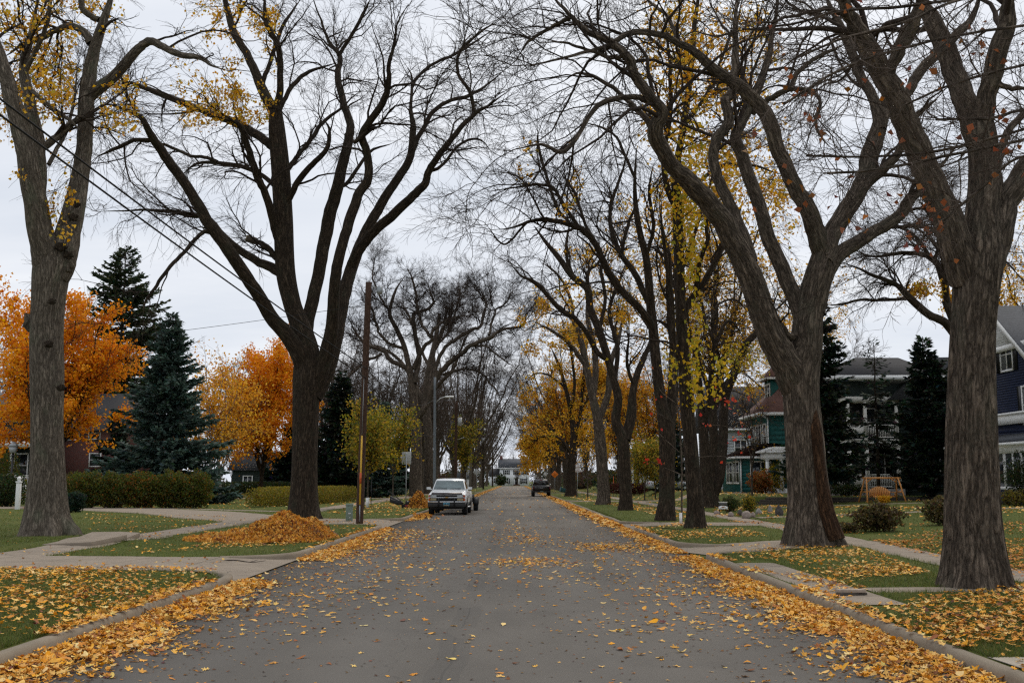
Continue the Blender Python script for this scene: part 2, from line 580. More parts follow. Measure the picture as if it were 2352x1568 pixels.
sl = bpy.data.lights.new('sun', 'SUN')
sl.energy = 1.3
sl.angle = math.radians(25)
sl.color = (1.0, 0.90, 0.76)
so = bpy.data.objects.new('sun', sl)
COL.objects.link(so)
sdir = Vector((math.sin(SUN_AZ) * math.cos(SUN_EL), math.cos(SUN_AZ) * math.cos(SUN_EL), math.sin(SUN_EL)))
so.rotation_euler = sdir.to_track_quat('Z', 'Y').to_euler()
so.location = (0, 0, 60)

SC.view_settings.view_transform = 'Standard'
SC.view_settings.look = 'None'
SC.view_settings.exposure = 0.12
SC.view_settings.gamma = 1.0
SC.render.engine = 'CYCLES'
cy = SC.cycles
cy.use_denoising = False
cy.denoiser = 'OPENIMAGEDENOISE'
cy.denoising_input_passes = 'RGB_ALBEDO_NORMAL'
cy.denoising_prefilter = 'ACCURATE'
cy.max_bounces = 4
cy.diffuse_bounces = 2
cy.glossy_bounces = 2
cy.transmission_bounces = 3
cy.transparent_max_bounces = 6
cy.sample_clamp_indirect = 3.0
SC.render.film_transparent = False
cy.pixel_filter_type = 'BLACKMAN_HARRIS'
cy.filter_width = 1.3


# ------------------------------------------------------------------ ground, road, kerbs, paving
def grid_mesh(name, xs, ys, zf, mat, kind='structure'):
    X, Y = np.meshgrid(xs, ys)
    Z = zf(X, Y)
    V = np.stack([X, Y, Z], -1).reshape(-1, 3)
    nx, ny = len(xs), len(ys)
    i = (np.arange(ny - 1)[:, None] * nx + np.arange(nx - 1)[None, :]).ravel()
    Q = np.stack([i, i + 1, i + nx + 1, i + nx], -1)
    o = mk(name, V, quads=Q, mat=mat)
    return tag(o, kind=kind)


e = 0.002
xs = np.concatenate([[-1500, -500, -200, -110, -80, -79.99, -60, -45], np.arange(-36, XL - 0.1, 0.3), [XL - 0.09 - e, XL - 0.09 + e, -2.5, 0, 2.5, XR + 0.09 - e, XR + 0.09 + e],
                     np.arange(XR + 0.3, 40, 0.3), [45, 60, 79.99, 80, 110, 200, 500, 1500]])
ys = np.concatenate([[-300, -60, -25], np.arange(-8, 63.9, 0.3), [63.995, 64.005], np.arange(64.3, 130, 0.4), np.arange(131, ROAD_END - 0.5, 4),
                     [ROAD_END - e, ROAD_END + e, ROAD_END + 5, ROAD_END + 10 - e, ROAD_END + 10 + e, 380, 450, 600, 900, 1600]])


def under(X, Y):
    h = hgt(X, Y)
    road = ((X > XL - 0.09) & (X < XR + 0.09) & (Y < ROAD_END + 10)) | ((np.abs(X) < 80) & (Y > ROAD_END) & (Y < ROAD_END + 10))
    rip = 0.012 * np.sin(X * 1.7 + 0.6 * Y) * np.sin(Y * 1.3 - X * 0.4)
    near = (np.abs(X) < 60) & (Y < 140)
    return np.where(road, -0.06, h + np.where(near & (h > 0.119), rip * np.clip((np.abs(X) - 5) / 3, 0, 1), 0))


grid_mesh('ground', xs, ys, under, LAWN)
rb = MB()
rb.box(XL + e, XR - e, -40, ROAD_END, -0.05, 0.0)
rb.box(-80, 80, ROAD_END, ROAD_END + 10, -0.05, 0.0)
tag(rb.build('road', ASPHALT), kind='structure')


def resample(P, step):
    P = np.asarray(P, float)
    s = np.concatenate([[0], np.cumsum(np.linalg.norm(np.diff(P, axis=0), axis=1))])
    n = max(2, int(s[-1] / step) + 1)
    t = np.linspace(0, s[-1], n)
    return np.stack([np.interp(t, s, P[:, k]) for k in range(P.shape[1])], -1)


def smooth_line(P, n=60):
    """Catmull-Rom through the points"""
    P = np.asarray(P, float)
    Q = np.vstack([2 * P[0] - P[1], P, 2 * P[-1] - P[-2]])
    seg = len(P) - 1
    t = np.linspace(0, seg - 1e-9, n)
    i = t.astype(int); u = (t - i)[:, None]
    a, b, c, d = Q[i], Q[i + 1], Q[i + 2], Q[i + 3]
    return 0.5 * ((2 * b) + (c - a) * u + (2 * a - 5 * b + 4 * c - d) * u ** 2 + (3 * b - a - 3 * c + d) * u ** 3)


def kerb(line, side, seed):
    """line runs along the street face; the kerb body lies on its lawn side"""
    P = resample(line, 0.35)
    rg = RNG(seed)
    T = np.gradient(P, axis=0); T /= np.linalg.norm(T, axis=1, keepdims=True)
    out = np.stack([-T[:, 1], T[:, 0]], -1) * side
    w = np.interp(np.arange(len(P)), np.arange(0, len(P) + 6, 6), rg.normal(0, 0.010, len(np.arange(0, len(P) + 6, 6))))
    prof = [(0.0, -0.06), (0.0, 0.095), (0.025, 0.132), (0.06, 0.145), (0.13, 0.142), (0.165, 0.12), (0.17, -0.02)]
    n = len(prof)
    V = []
    for k in range(len(P)):
        for u, z in prof:
            q = P[k] + out[k] * (u + w[k])
            V.append((q[0], q[1], z + (w[k] * 0.7 if z > 0 else 0)))
    Q = []
    for k in range(len(P) - 1):
        for i in range(n - 1):
            Q.append((k * n + i, k * n + i + 1, (k + 1) * n + i + 1, (k + 1) * n + i))
    o = mk('kerb', V, quads=Q, polys=[list(range(n)), [(len(P) - 1) * n + i for i in range(n)][::-1]], mat=KERB, smooth=False)
    return tag(o, kind='structure')


for side, X in ((-1, XL), (1, XR)):
    cuts = sorted([(y0, y1, reach) for s, y0, y1, reach in DRIVES if s == side])
    y = -20.0
    start = None
    for k, (y0, y1, reach) in enumerate(cuts + [(ROAD_END - 2, None, 0)]):
        line = []
        if start is not None:      # return curve at the near end, turning in towards the lawn
            for a in np.linspace(0, 1, 7):
                line.append((X + side * 1.5 * (1 - math.sin(a * math.pi / 2)) , start + 1.5 * (1 - math.cos(a * math.pi / 2))))
        else:
            line.append((X, y))
        e0 = y0 - 1.5
        for yy in np.arange(line[-1][1] + 1.0, e0, 2.0):
            line.append((X, yy))
        for a in np.linspace(0, 1, 7):
            line.append((X + side * 1.5 * (1 - math.cos(a * math.pi / 2)), e0 + 1.5 * math.sin(a * math.pi / 2)))
        kerb(line, 1 if side < 0 else -1, 10 + k + (side > 0) * 30)
        start = y1


PAVED = []


def paving(name, line, width, mat=None, lift=0.014, cross=7, step=0.3, taper=None):
    P = resample(line, step)
    T = np.gradient(P, axis=0); T /= np.linalg.norm(T, axis=1, keepdims=True)
    out = np.stack([-T[:, 1], T[:, 0]], -1)
    s = np.concatenate([[0], np.cumsum(np.linalg.norm(np.diff(P, axis=0), axis=1))])
    w = np.full(len(P), width) if taper is None else np.interp(s, [a for a, _ in taper], [b for _, b in taper])
    PAVED.append((P, w))
    rgp = RNG(int(abs(P[0, 0] * 100 + P[0, 1])) + len(PAVED))
    kk = np.interp(np.arange(len(P)), np.arange(0, len(P) + 3, 3), rgp.normal(0, 0.035, len(np.arange(0, len(P) + 3, 3))))
    w = w * (1 + np.clip(rgp.normal(0, 0.012, len(P)), -0.03, 0.03))
    P = P + out * kk[:, None] * (np.minimum(w, 1.5)[:, None] * 0.6)
    c = np.linspace(-0.5, 0.5, cross)
    XY = P[:, None, :] + out[:, None, :] * (c[None, :, None] * w[:, None, None])
    Z = hgt(XY[..., 0], XY[..., 1]) + lift
    edge = np.abs(c)[None, :] > 0.499
    Z = np.where(edge, Z - 0.012, Z)
    V = np.concatenate([XY, Z[..., None]], -1).reshape(-1, 3)
    lay = np.stack([np.repeat(s[:, None], cross, 1), c[None, :] * w[:, None], 0 * Z], -1).reshape(-1, 3)
    K = len(P)
    i = (np.arange(K - 1)[:, None] * cross + np.arange(cross - 1)[None, :]).ravel()
    Q = np.stack([i, i + 1, i + cross + 1, i + cross], -1)
    o = mk(name, V, quads=Q, mat=mat or CONC, attrs={'lay': ('FLOAT_VECTOR', lay)})
    return tag(o, kind='structure')


paving('sidewalk', [(-10.9, -12), (-10.9, 16.0), (-10.8, 24), (-10.7, 32), (-10.9, 60), (-10.9, 340)], 1.5)
paving('sidewalk', [(8.6, -12), (8.65, 20), (9.0, 27), (9.4, 38), (9.6, 52), (9.7, 340)], 1.15)
for s, y0, y1, reach in DRIVES:
    X = XL if s < 0 else XR
    yc = (y0 + y1) / 2
    w = y1 - y0
    line = [(X + s * 0.0, yc), (X + s * 2, yc), (X + s * reach, yc)]
    if s < 0 and y0 == 19.3:
        line = [(X, yc), (X - 2, yc), (X - 7, yc + 0.6), (X - 14, yc + 2.2), (X - 40, yc + 6)]
    if s > 0 and y0 == 24.5:
        line = [(X, yc), (X + 1.6, yc + 0.4), (X + 3.2, yc + 2.0), (9.2, yc + 3.2)]
    if s < 0 and y0 == 39.6:
        line = [(X, yc), (X - 2, yc), (X - 5, yc + 1.5), (X - 8, yc + 5.5), (X - 12, yc + 12), (X - 20, yc + 20), (X - 34, yc + 26)]
    paving('driveway', line, w, taper=[(0, w + 2.6), (0.5, w + 1.5), (1.0, w + 0.7), (1.6, w + 0.15), (3, w), (80, w)], cross=13, lift=0.018)
# the paved strip behind the right kerb, its link to the sidewalk and the pad nearest the camera
paving('walk', [(4.78, 13.9), (4.76, 17), (4.72, 20.9)], 0.82, mat=CONC, lift=0.010)
paving('walk', [(5.2, 15.85), (8.2, 16.0)], 0.7, mat=CONC, lift=0.011)
paving('walk', [(XR + 0.18, 7.9), (XR + 4.0, 7.9)], 3.9, mat=CONC_PALE, lift=0.017)
paving('walk', [(10.6, 46.3), (16, 46.3), (30, 47.5)], 1.1, mat=CONC, lift=0.016)
paving('walk', [(12.5, 58.6), (20, 58.2), (27, 57)], 0.8, mat=CONC, lift=0.016)
paving('walk', [(10.5, 62.0), (13.0, 70.0), (15.5, 84)], 1.0, mat=CONC, lift=0.016)
paving('walk', [(-12.4, 56.0), (-18.0, 60.5), (-30, 67)], 1.2, mat=CONC, lift=0.013)

# two slabs of the left sidewalk lifted by roots
for k, (cx, cy_, w, l, tx, ty, rz) in enumerate([(-10.95, 28.5, 1.35, 1.5, 0.09, 0.02, 0.06), (-10.8, 26.8, 1.4, 1.6, 0.05, -0.06, -0.10)]):
    rg = RNG(70 + k)
    m = MB()
    m.prism([(-w / 2, -l / 2), (w / 2 - 0.1, -l / 2 - 0.1), (w / 2, l / 2), (0.1, l / 2 + 0.12), (-w / 2 + 0.06, l / 2 - 0.05)], 'z', -0.06, 0.07)
    o = m.build('sidewalk_slab', SLAB, bevel=0.012)
    o.location = (cx, cy_, float(hgt(cx, cy_)) - 0.03)
    o.rotation_euler = (tx, ty, rz)
    tag(o, ['concrete sidewalk slab tilted up by roots, the farther of two beside the grey trunk', 'cracked concrete sidewalk slab heaved up, nearer the camera of the two by the grey trunk'][k], 'paving slab', 'heaved sidewalk slabs')
# ------------------------------------------------------------------ trees: tubes, growth, leaves
def norm(v):
    return v / (np.linalg.norm(v, axis=-1, keepdims=True) + 1e-12)


def tubes(P, R, n, rg):
    """(M,K,3) centre lines and (M,K) radii -> vertices, quads, bark coordinates"""
    M_, K = R.shape
    T = norm(np.gradient(P, axis=1))
    m = norm(T.mean(1))
    ref = norm(np.cross(m, norm(rg.normal(size=(M_, 3)) + np.array([0.01, 0, 0]))))
    u = norm(ref[:, None, :] - (ref[:, None, :] * T).sum(-1, keepdims=True) * T)
    w = np.cross(T, u)
    th = np.arange(n) * 2 * np.pi / n
    ring = np.cos(th)[None, None, :, None] * u[:, :, None, :] + np.sin(th)[None, None, :, None] * w[:, :, None, :]
    V = P[:, :, None, :] + R[:, :, None, None] * ring
    s = np.concatenate([np.zeros((M_, 1)), np.cumsum(np.linalg.norm(np.diff(P, axis=1), axis=2), axis=1)], 1)
    s = s + rg.uniform(0, 50, (M_, 1))
    B = np.stack([np.cos(th)[None, None, :] * R[:, :, None], np.sin(th)[None, None, :] * R[:, :, None], np.repeat(s[:, :, None], n, 2)], -1)
    base = (np.arange(M_)[:, None, None] * K + np.arange(K - 1)[None, :, None]) * n
    i = np.arange(n)[None, None, :]
    j = (i + 1) % n
    Q = np.stack([base + i, base + j, base + n + j, base + n + i], -1).reshape(-1, 4)
    return V.reshape(-1, 3), Q, B.reshape(-1, 3)


def join(parts):
    V, Q, B, o = [], [], [], 0
    for v, q, b in parts:
        V.append(v); Q.append(q + o); B.append(b); o += len(v)
    return np.concatenate(V), np.concatenate(Q), np.concatenate(B)


def trunk_tube(P, R, rg, n=40, flare=1.35, lobes=5, ridge=0.02, flare_h=1.1):
    """one closed limb with bark ridges and, at its foot, root flares"""
    P = np.asarray(P)[None]; R = np.asarray(R)[None]
    V, Q, B = tubes(P, R, n, rg)
    K = R.shape[1]
    V = V.reshape(K, n, 3)
    th = np.arange(n) * 2 * np.pi / n
    s = np.concatenate([[0], np.cumsum(np.linalg.norm(np.diff(P[0], axis=0), axis=1))])
    rad = np.ones((K, n))
    for f in ((7, 11, 17, 23, 37) if n >= 96 else (7, 11, 17, 23)):
        ph, a = rg.uniform(0, 6.28), rg.uniform(-0.8, 0.8)
        rad += ridge * 0.6 * np.sin(f * th[None] + ph + a * s[:, None] + 0.9 * np.sin(s[:, None] * rg.uniform(0.8, 2.0) + rg.uniform(0, 6)))
    for f in (2, 3):
        rad += 0.035 * np.sin(f * th[None] + rg.uniform(0, 6) + s[:, None] * rg.uniform(-0.5, 0.5))
    if flare > 1:
        g = np.exp(-s / (flare_h * 0.36))[:, None]
        lob = sum(0.5 ** k * np.cos((lobes + 2 * k) * th + rg.uniform(0, 6)) for k in range(2))[None]
        rad += (flare - 1) * g * (1 + 0.75 * lob * np.exp(-s / (flare_h * 0.3))[:, None])
    V = P[0][:, None, :] + (V - P[0][:, None, :]) * rad[..., None]
    return V.reshape(-1, 3), Q, B


def grow(PP, PR, rg, dens, tmin, lo, hi, rfac, rmin, rmax, K, ang=(30, 65), upb=0.15, wig=0.25, grav=0.0, tip=0.3, terminal=True, maxpar=1e9, rlim=None):
    """side shoots on a set of parent lines"""
    M_, KP, _ = PP.shape
    seg = np.linalg.norm(np.diff(PP, axis=1), axis=2)
    L = seg.sum(1)
    n = rg.poisson(dens * L * (1 - tmin))
    idx = np.repeat(np.arange(M_), n)
    t = tmin + (1 - tmin) * rg.random(len(idx)) ** 0.85
    if terminal:
        idx = np.concatenate([idx, np.arange(M_)]); t = np.concatenate([t, np.full(M_, 0.985)])
    a = t * (KP - 1); i = np.minimum(a.astype(int), KP - 2); f = (a - i)[:, None]
    p = PP[idx, i] * (1 - f) + PP[idx, i + 1] * f
    T = norm(PP[idx, i + 1] - PP[idx, i])
    r = PR[idx, i] * (1 - f[:, 0]) + PR[idx, i + 1] * f[:, 0]
    if rlim is not None:
        keep = r < rlim
        p, T, r, t, idx = p[keep], T[keep], r[keep], t[keep], idx[keep]
    m = len(p)
    perp = norm(np.cross(T, rg.normal(size=(m, 3))))
    an = np.radians(rg.uniform(*ang, m))[:, None]
    if terminal:
        an = np.where((t > 0.98)[:, None], an * 0.35, an)
    d = norm(np.cos(an) * T + np.sin(an) * perp + np.array([0, 0, 1.0]) * upb)
    ln = rg.uniform(lo, hi, m) * np.minimum(1.15 - 0.5 * t, 1) * np.clip(L[idx] / 2.5, 0.35, 1.0)
    r0 = np.clip(r * rfac * rg.uniform(0.7, 1.1, m), rmin, rmax)
    P = np.zeros((m, K, 3)); P[:, 0] = p
    st = (ln / (K - 1))[:, None]
    bend = rg.normal(size=(m, 3)) * wig * 0.5
    for k in range(1, K):
        d = norm(d + rg.normal(size=(m, 3)) * wig + bend / K * 2 + np.array([0, 0, 1.0]) * (grav / K))
        P[:, k] = P[:, k - 1] + d * st
    R = r0[:, None] * np.linspace(1, tip, K)[None]
    R = np.maximum(R, rmin * 0.6)
    return P, R


def leaf_cards(C, size, rg, cols, droop=0.4, fold=0.25, name='leaves'):
    """small folded leaves: four points, two faces each"""
    n = len(C)
    ax = norm(rg.normal(size=(n, 3)) + np.array([0, 0, -droop]))
    sd = norm(np.cross(ax, rg.normal(size=(n, 3))))
    up = np.cross(sd, ax)
    s = np.asarray(size)[:, None] if not np.isscalar(size) else size
    a = C - ax * s * 0.5
    b = C + ax * s * 0.5
    l = C - ax * s * 0.06 + sd * s * 0.42 + up * s * fold
    r = C - ax * s * 0.06 - sd * s * 0.42 + up * s * fold
    V = np.stack([a, l, b, r], 1).reshape(-1, 3)
    k = np.arange(n)[:, None] * 4
    Tt = np.concatenate([k + [0, 1, 2], k + [0, 2, 3]])
    c4 = np.concatenate([cols, np.ones((n, 1))], 1)
    return V, Tt, np.repeat(c4, 4, 0)


def palette(rg, n, stops, jit=0.12):
    """random colours between palette entries given as (weight, rgb)"""
    w = np.array([a for a, _ in stops], float); w /= w.sum()
    k = rg.choice(len(stops), n, p=w)
    c = np.array([b for _, b in stops])[k]
    return np.clip(c * (1 + rg.normal(0, jit, (n, 1))) + rg.normal(0, 0.01, (n, 3)), 0.003, 0.9)


YEL = [(4, (0.74, 0.40, 0.02)), (3, (0.78, 0.47, 0.05)), (2, (0.66, 0.30, 0.015)), (1, (0.46, 0.36, 0.03))]
LIME = [(4, (0.60, 0.44, 0.025)), (2, (0.38, 0.35, 0.03)), (4, (0.70, 0.43, 0.03))]
ORA = [(5, (0.62, 0.215, 0.012)), (4, (0.66, 0.27, 0.02)), (2, (0.52, 0.15, 0.01)), (1, (0.62, 0.34, 0.05))]
RUST = [(3, (0.26, 0.085, 0.028)), (2, (0.20, 0.06, 0.022)), (1, (0.36, 0.14, 0.045))]
RED = [(3, (0.55, 0.05, 0.03)), (1, (0.55, 0.14, 0.05))]
YGR = [(4, (0.23, 0.22, 0.025)), (4, (0.42, 0.31, 0.03)), (2, (0.55, 0.31, 0.025)), (2, (0.12, 0.15, 0.022))]


def inpoly(x, y, poly):
    x, y = np.asarray(x), np.asarray(y)
    c = np.zeros(x.shape, bool)
    j = len(poly) - 1
    for i in range(len(poly)):
        xi, yi = poly[i]; xj, yj = poly[j]
        c ^= ((yi > y) != (yj > y)) & (x < (xj - xi) * (y - yi) / (yj - yi + 1e-9) + xi)
        j = i
    return c


def crown_parts(root, limbP, limbR, rg, q=1.0, grav=-0.12, twig_mat=None, scale=1.0, levels=4, rlim=0.17, tmin=0.18, wig=0.24, thick=1.0):
    """branches and twigs on a set of limbs, as one crown mesh; returns the twig lines"""
    s = scale
    P2, R2 = grow(limbP, limbR, rg, 1.55 * q / s, tmin, 1.0 * s, 5.0 * s, 0.5, 0.014 * s * thick, 0.055 * s, 10, (25, 65), 0.18, wig * 0.85, grav, 0.25, rlim=rlim)
    P3, R3 = grow(P2, R2, rg, 2.5 * q / s, 0.08, 0.8 * s, 2.7 * s, 0.55, 0.0085 * s * thick, 0.028 * s, 8, (22, 52), 0.1, wig * 0.72, grav * 1.4, 0.35)
    parts = [tubes(P2, R2, 6, rg), tubes(P3, R3, 4, rg)]
    last = (P3, R3)
    if levels > 3:
        P4, R4 = grow(P3, R3, rg, 4.6 * q / s, 0.06, 0.45 * s, 1.5 * s, 0.6, 0.0058 * s * thick, 0.012 * s, 5, (18, 50), 0.02, wig * 0.6, grav * 2.0, 0.5)
        parts.append(tubes(P4, R4, 3, rg)); last = (P4, R4)
    V, Q, B = join(parts)
    crown = mk('crown', V, quads=Q, mat=twig_mat or TWIG, parent=root, attrs={'bark': ('FLOAT_VECTOR', B)})
    return P2, P3, last[0]


def foliage(root, C, size, rg, pal, name='foliage', jit=0.12, droop=0.4):
    sz = size * rg.uniform(0.7, 1.25, len(C))
    V, T, c = leaf_cards(C, sz, rg, palette(rg, len(C), pal, jit), droop)
    return mk(name, V, tris=T, mat=LEAF, parent=root, smooth=False, attrs={'col': ('FLOAT_COLOR', c)})


class Traced:
    """a tree whose main limbs follow drawn lines; each limb gets its own depth so that the crown is round"""

    def __init__(self, name, label, cat, x, y, mat, seed, group=None):
        g = gp(x, y)
        self.D = g[1]
        self.rg = RNG(seed)
        self.root = empty(name, tuple(g), 0, label, cat, group)
        self.lines, self.pool = [], []
        self.mat = mat
        self.rs = 1.0

    def limb(self, pts, depth=None, n=None, wob=0.5, sides=None):
        rg = self.rg
        A = np.array([p[:3] for p in pts], float)
        n = n or max(14, int(len(pts) * 5))
        S = smooth_line(A, n)
        first = not self.pool
        if first:
            d0 = self.D
        else:
            q = np.concatenate(self.pool)
            k = np.argmin((q[:, 0] - A[0, 0]) ** 2 + (q[:, 1] - A[0, 1]) ** 2)
            d0 = q[k, 2]
        run = np.concatenate([[0], np.cumsum(np.hypot(np.diff(S[:, 0]), np.diff(S[:, 1])))]) * d0 / FOC
        if depth is None:
            depth = 0.0 if first else rg.choice([-1, 1]) * rg.uniform(0.12, 0.5)
        dep = d0 + depth * run + (0 if first else 0.12 * run * np.sin(run * 0.6 + rg.uniform(0, 6)) * 0.5)
        P = np.array([at(S[k, 0], S[k, 1], dep[k]) for k in range(n)])
        R = np.maximum(S[:, 2] * dep / FOC * self.rs * 0.92 * np.cos(np.arctan((S[:, 0] - CX) / FOC)), 0.012)
        if not first:
            R = np.maximum(R * np.clip((1.02 - np.linspace(0, 1, n)) / 0.30, 0, 1) ** 0.6, 0.010)
        if not first:
            w = np.cumsum(rg.normal(0, 0.028, (n, 3)), 0) * wob
            w -= np.linspace(0, 1, n)[:, None] * w[-1]
            P = P + w * np.minimum(1, R[:, None] * 18)
        self.pool.append(np.stack([S[:, 0], S[:, 1], dep], -1))
        self.lines.append((P, R))
        return self

    def build(self, q=1.0, flare=1.4, lobes=5, ridge=0.02, sides=40, grav=-0.12, levels=4, tmin=0.15, twig=None, rlim=0.17, scale=1.0, wig=0.24, sink=0.35, flare_h=1.1, thick=1.0):
        rg = self.rg
        parts = []
        for k, (P, R) in enumerate(self.lines):
            if k == 0:
                z0 = self.root.location.z
                R = R if R[-1] > 0.13 else np.maximum(R * np.clip((1.01 - np.linspace(0, 1, len(R))) / 0.14, 0, 1) ** 0.6, 0.012)
                P = np.vstack([P[0] + (P[0] - P[1]) * 0 - np.array([0, 0, sink]), P]); R = np.concatenate([[R[0]], R])
                fine = int(max(30, np.linalg.norm(P[-1] - P[0]) / 0.16))
                t = np.linspace(0, len(P) - 1, fine); ii = np.arange(len(P))
                P = np.stack([np.interp(t, ii, P[:, a]) for a in range(3)], -1); R = np.interp(t, ii, R)
                parts.append(trunk_tube(P, R, rg, sides, flare, lobes, ridge, flare_h))
            else:
                n = 20 if R[0] > 0.2 else (12 if R[0] > 0.08 else 8)
                parts.append(trunk_tube(P, R, rg, n, 1.0, 0, ridge * 1.3))
        V, Q, B = join(parts)
        mk('trunk', V, quads=Q, mat=self.mat, parent=self.root, attrs={'bark': ('FLOAT_VECTOR', B)})
        K = 22
        LP, LR = [], []
        for P, R in self.lines[1:]:
            t = np.linspace(0, len(P) - 1, K); ii = np.arange(len(P))
            LP.append(np.stack([np.interp(t, ii, P[:, a]) for a in range(3)], -1)); LR.append(np.interp(t, ii, R))
        self.tw = crown_parts(self.root, np.array(LP), np.array(LR), rg, q, grav, twig, scale, levels, rlim, tmin, wig, thick)
        return self

    def leaves(self, regions, size=0.13, per=3, spread=0.12, pal=YEL, limit=9000, name='foliage', cell_=0.8):
        rg = self.rg
        pts = self.tw[2].reshape(-1, 3)
        x, y, z = project(pts)
        out = []
        for poly, frac in regions:
            c = pts[inpoly(x, y, poly)]
            if not len(c): continue
            # leaves hang on in tufts: keep whole neighbourhoods, not single points
            cell = np.floor(c / cell_).astype(int)
            hsh = np.abs(np.sin(cell @ np.array([12.9898, 78.233, 37.719]))) * 43758.5453 % 1
            c = c[hsh < frac]
            c = np.repeat(c, per, 0) + rg.normal(0, spread, (len(c) * per, 3))
            out.append(c)
        c = np.concatenate(out)
        if len(c) > limit: c = c[rg.choice(len(c), limit, False)]
        foliage(self.root, c, size, rg, pal, name)
        return self


def auto_limbs(rg, base, Ht, r0, fork, spread, n, lean=(0, 0), curve=0.35, K=18, up=0.75):
    """trunk and vase of limbs for a tree that is not drawn limb by limb"""
    base = np.array(base, float)
    K2 = 14
    top = base + np.array([lean[0] * fork, lean[1] * fork, fork])
    t = np.linspace(0, 1, K2)[:, None]
    tp = base + (top - base) * t + np.cumsum(rg.normal(0, 0.02, (K2, 3)), 0) * np.array([1, 1, 0]) * r0 * 2
    tr = r0 * (1 - 0.25 * t[:, 0])
    LP, LR = [], []
    for k in range(n):
        az = 2 * math.pi * (k + rg.uniform(-0.3, 0.3)) / n
        sp = spread * rg.uniform(0.35, 1.0)
        hh = Ht * (1.0 - 0.25 * (sp / spread) ** 2) * rg.uniform(0.88, 1.02)
        s0 = tp[-1 - rg.integers(0, 4)]
        e_ = base + np.array([math.cos(az) * sp + lean[0] * hh, math.sin(az) * sp + lean[1] * hh, hh])
        mid = s0 + (e_ - s0) * 0.45
        mid[:2] = s0[:2] + (e_[:2] - s0[:2]) * curve
        tt = np.linspace(0, 1, K)[:, None]
        p = (1 - tt) ** 2 * s0 + 2 * tt * (1 - tt) * mid + tt ** 2 * e_
        w = np.cumsum(rg.normal(0, 0.016 * Ht ** 0.75, (K, 3)), 0); w -= tt * w[-1]
        p = p + w * up
        LP.append(p); LR.append(np.linspace(r0 * rg.uniform(0.42, 0.62), 0.03, K) * (1 - 0.15 * np.sin(tt[:, 0] * 3.1)))
    return tp, tr, np.array(LP), np.array(LR)


def auto_tree(name, label, cat, base, Ht, r0, fork, spread, n, seed, mat, group=None, q=1.0, levels=3, twig=None, scale=1.0, lean=(0, 0), curve=0.35,
              leaf=None, nleaf=0, lsize=0.14, lspread=0.3, zmin=None, grav=-0.1, sides=14, tmin=0.2, thick=1.6, link=True, lfrac=1.0, wig=0.24):
    rg = RNG(seed)
    root = empty(name, tuple(base), 0, label, cat, group)
    tp, tr, LP, LR = auto_limbs(rg, base, Ht, r0, fork, spread, n, lean, curve)
    tp = np.vstack([tp[0] - np.array([0, 0, 0.3]), tp]); tr = np.concatenate([[tr[0]], tr])
    parts = [trunk_tube(tp, tr, rg, sides, 1.35, 5, 0.02, 0.9)]
    for P, R in zip(LP, LR):
        parts.append(trunk_tube(P, R, rg, 8, 1.0, 0, 0.02))
    V, Q, B = join(parts)
    mk('trunk', V, quads=Q, mat=mat, parent=root, attrs={'bark': ('FLOAT_VECTOR', B)})
    tw = crown_parts(root, LP, LR, rg, q, grav, twig, scale, levels, 9.0, tmin, wig, thick)
    if leaf is not None and nleaf:
        c = np.concatenate([tw[1].reshape(-1, 3), tw[2].reshape(-1, 3)])
        if zmin is not None: c = c[c[:, 2] > zmin]
        if lfrac < 1:
            cell = np.floor(c / 1.1).astype(int)
            hsh = np.abs(np.sin(cell @ np.array([12.9898, 78.233, 37.719]))) * 43758.5453 % 1
            c = c[hsh < lfrac]
        c = c[rg.integers(0, len(c), nleaf)] + rg.normal(0, lspread, (nleaf, 3))
        foliage(root, c, lsize, rg, leaf)
    return root


def copy_tree(root, loc, rz, sc, label, cat, group, name=None):
    r = root.copy(); COL.objects.link(r)
    r.location = loc; r.rotation_euler = (0, 0, rz); r.scale = (sc, sc, sc)
    r['label'] = label; r['category'] = cat
    if group: r['group'] = group
    for ch in list(root.children):
        c = ch.copy(); COL.objects.link(c); c.parent = r
    return r


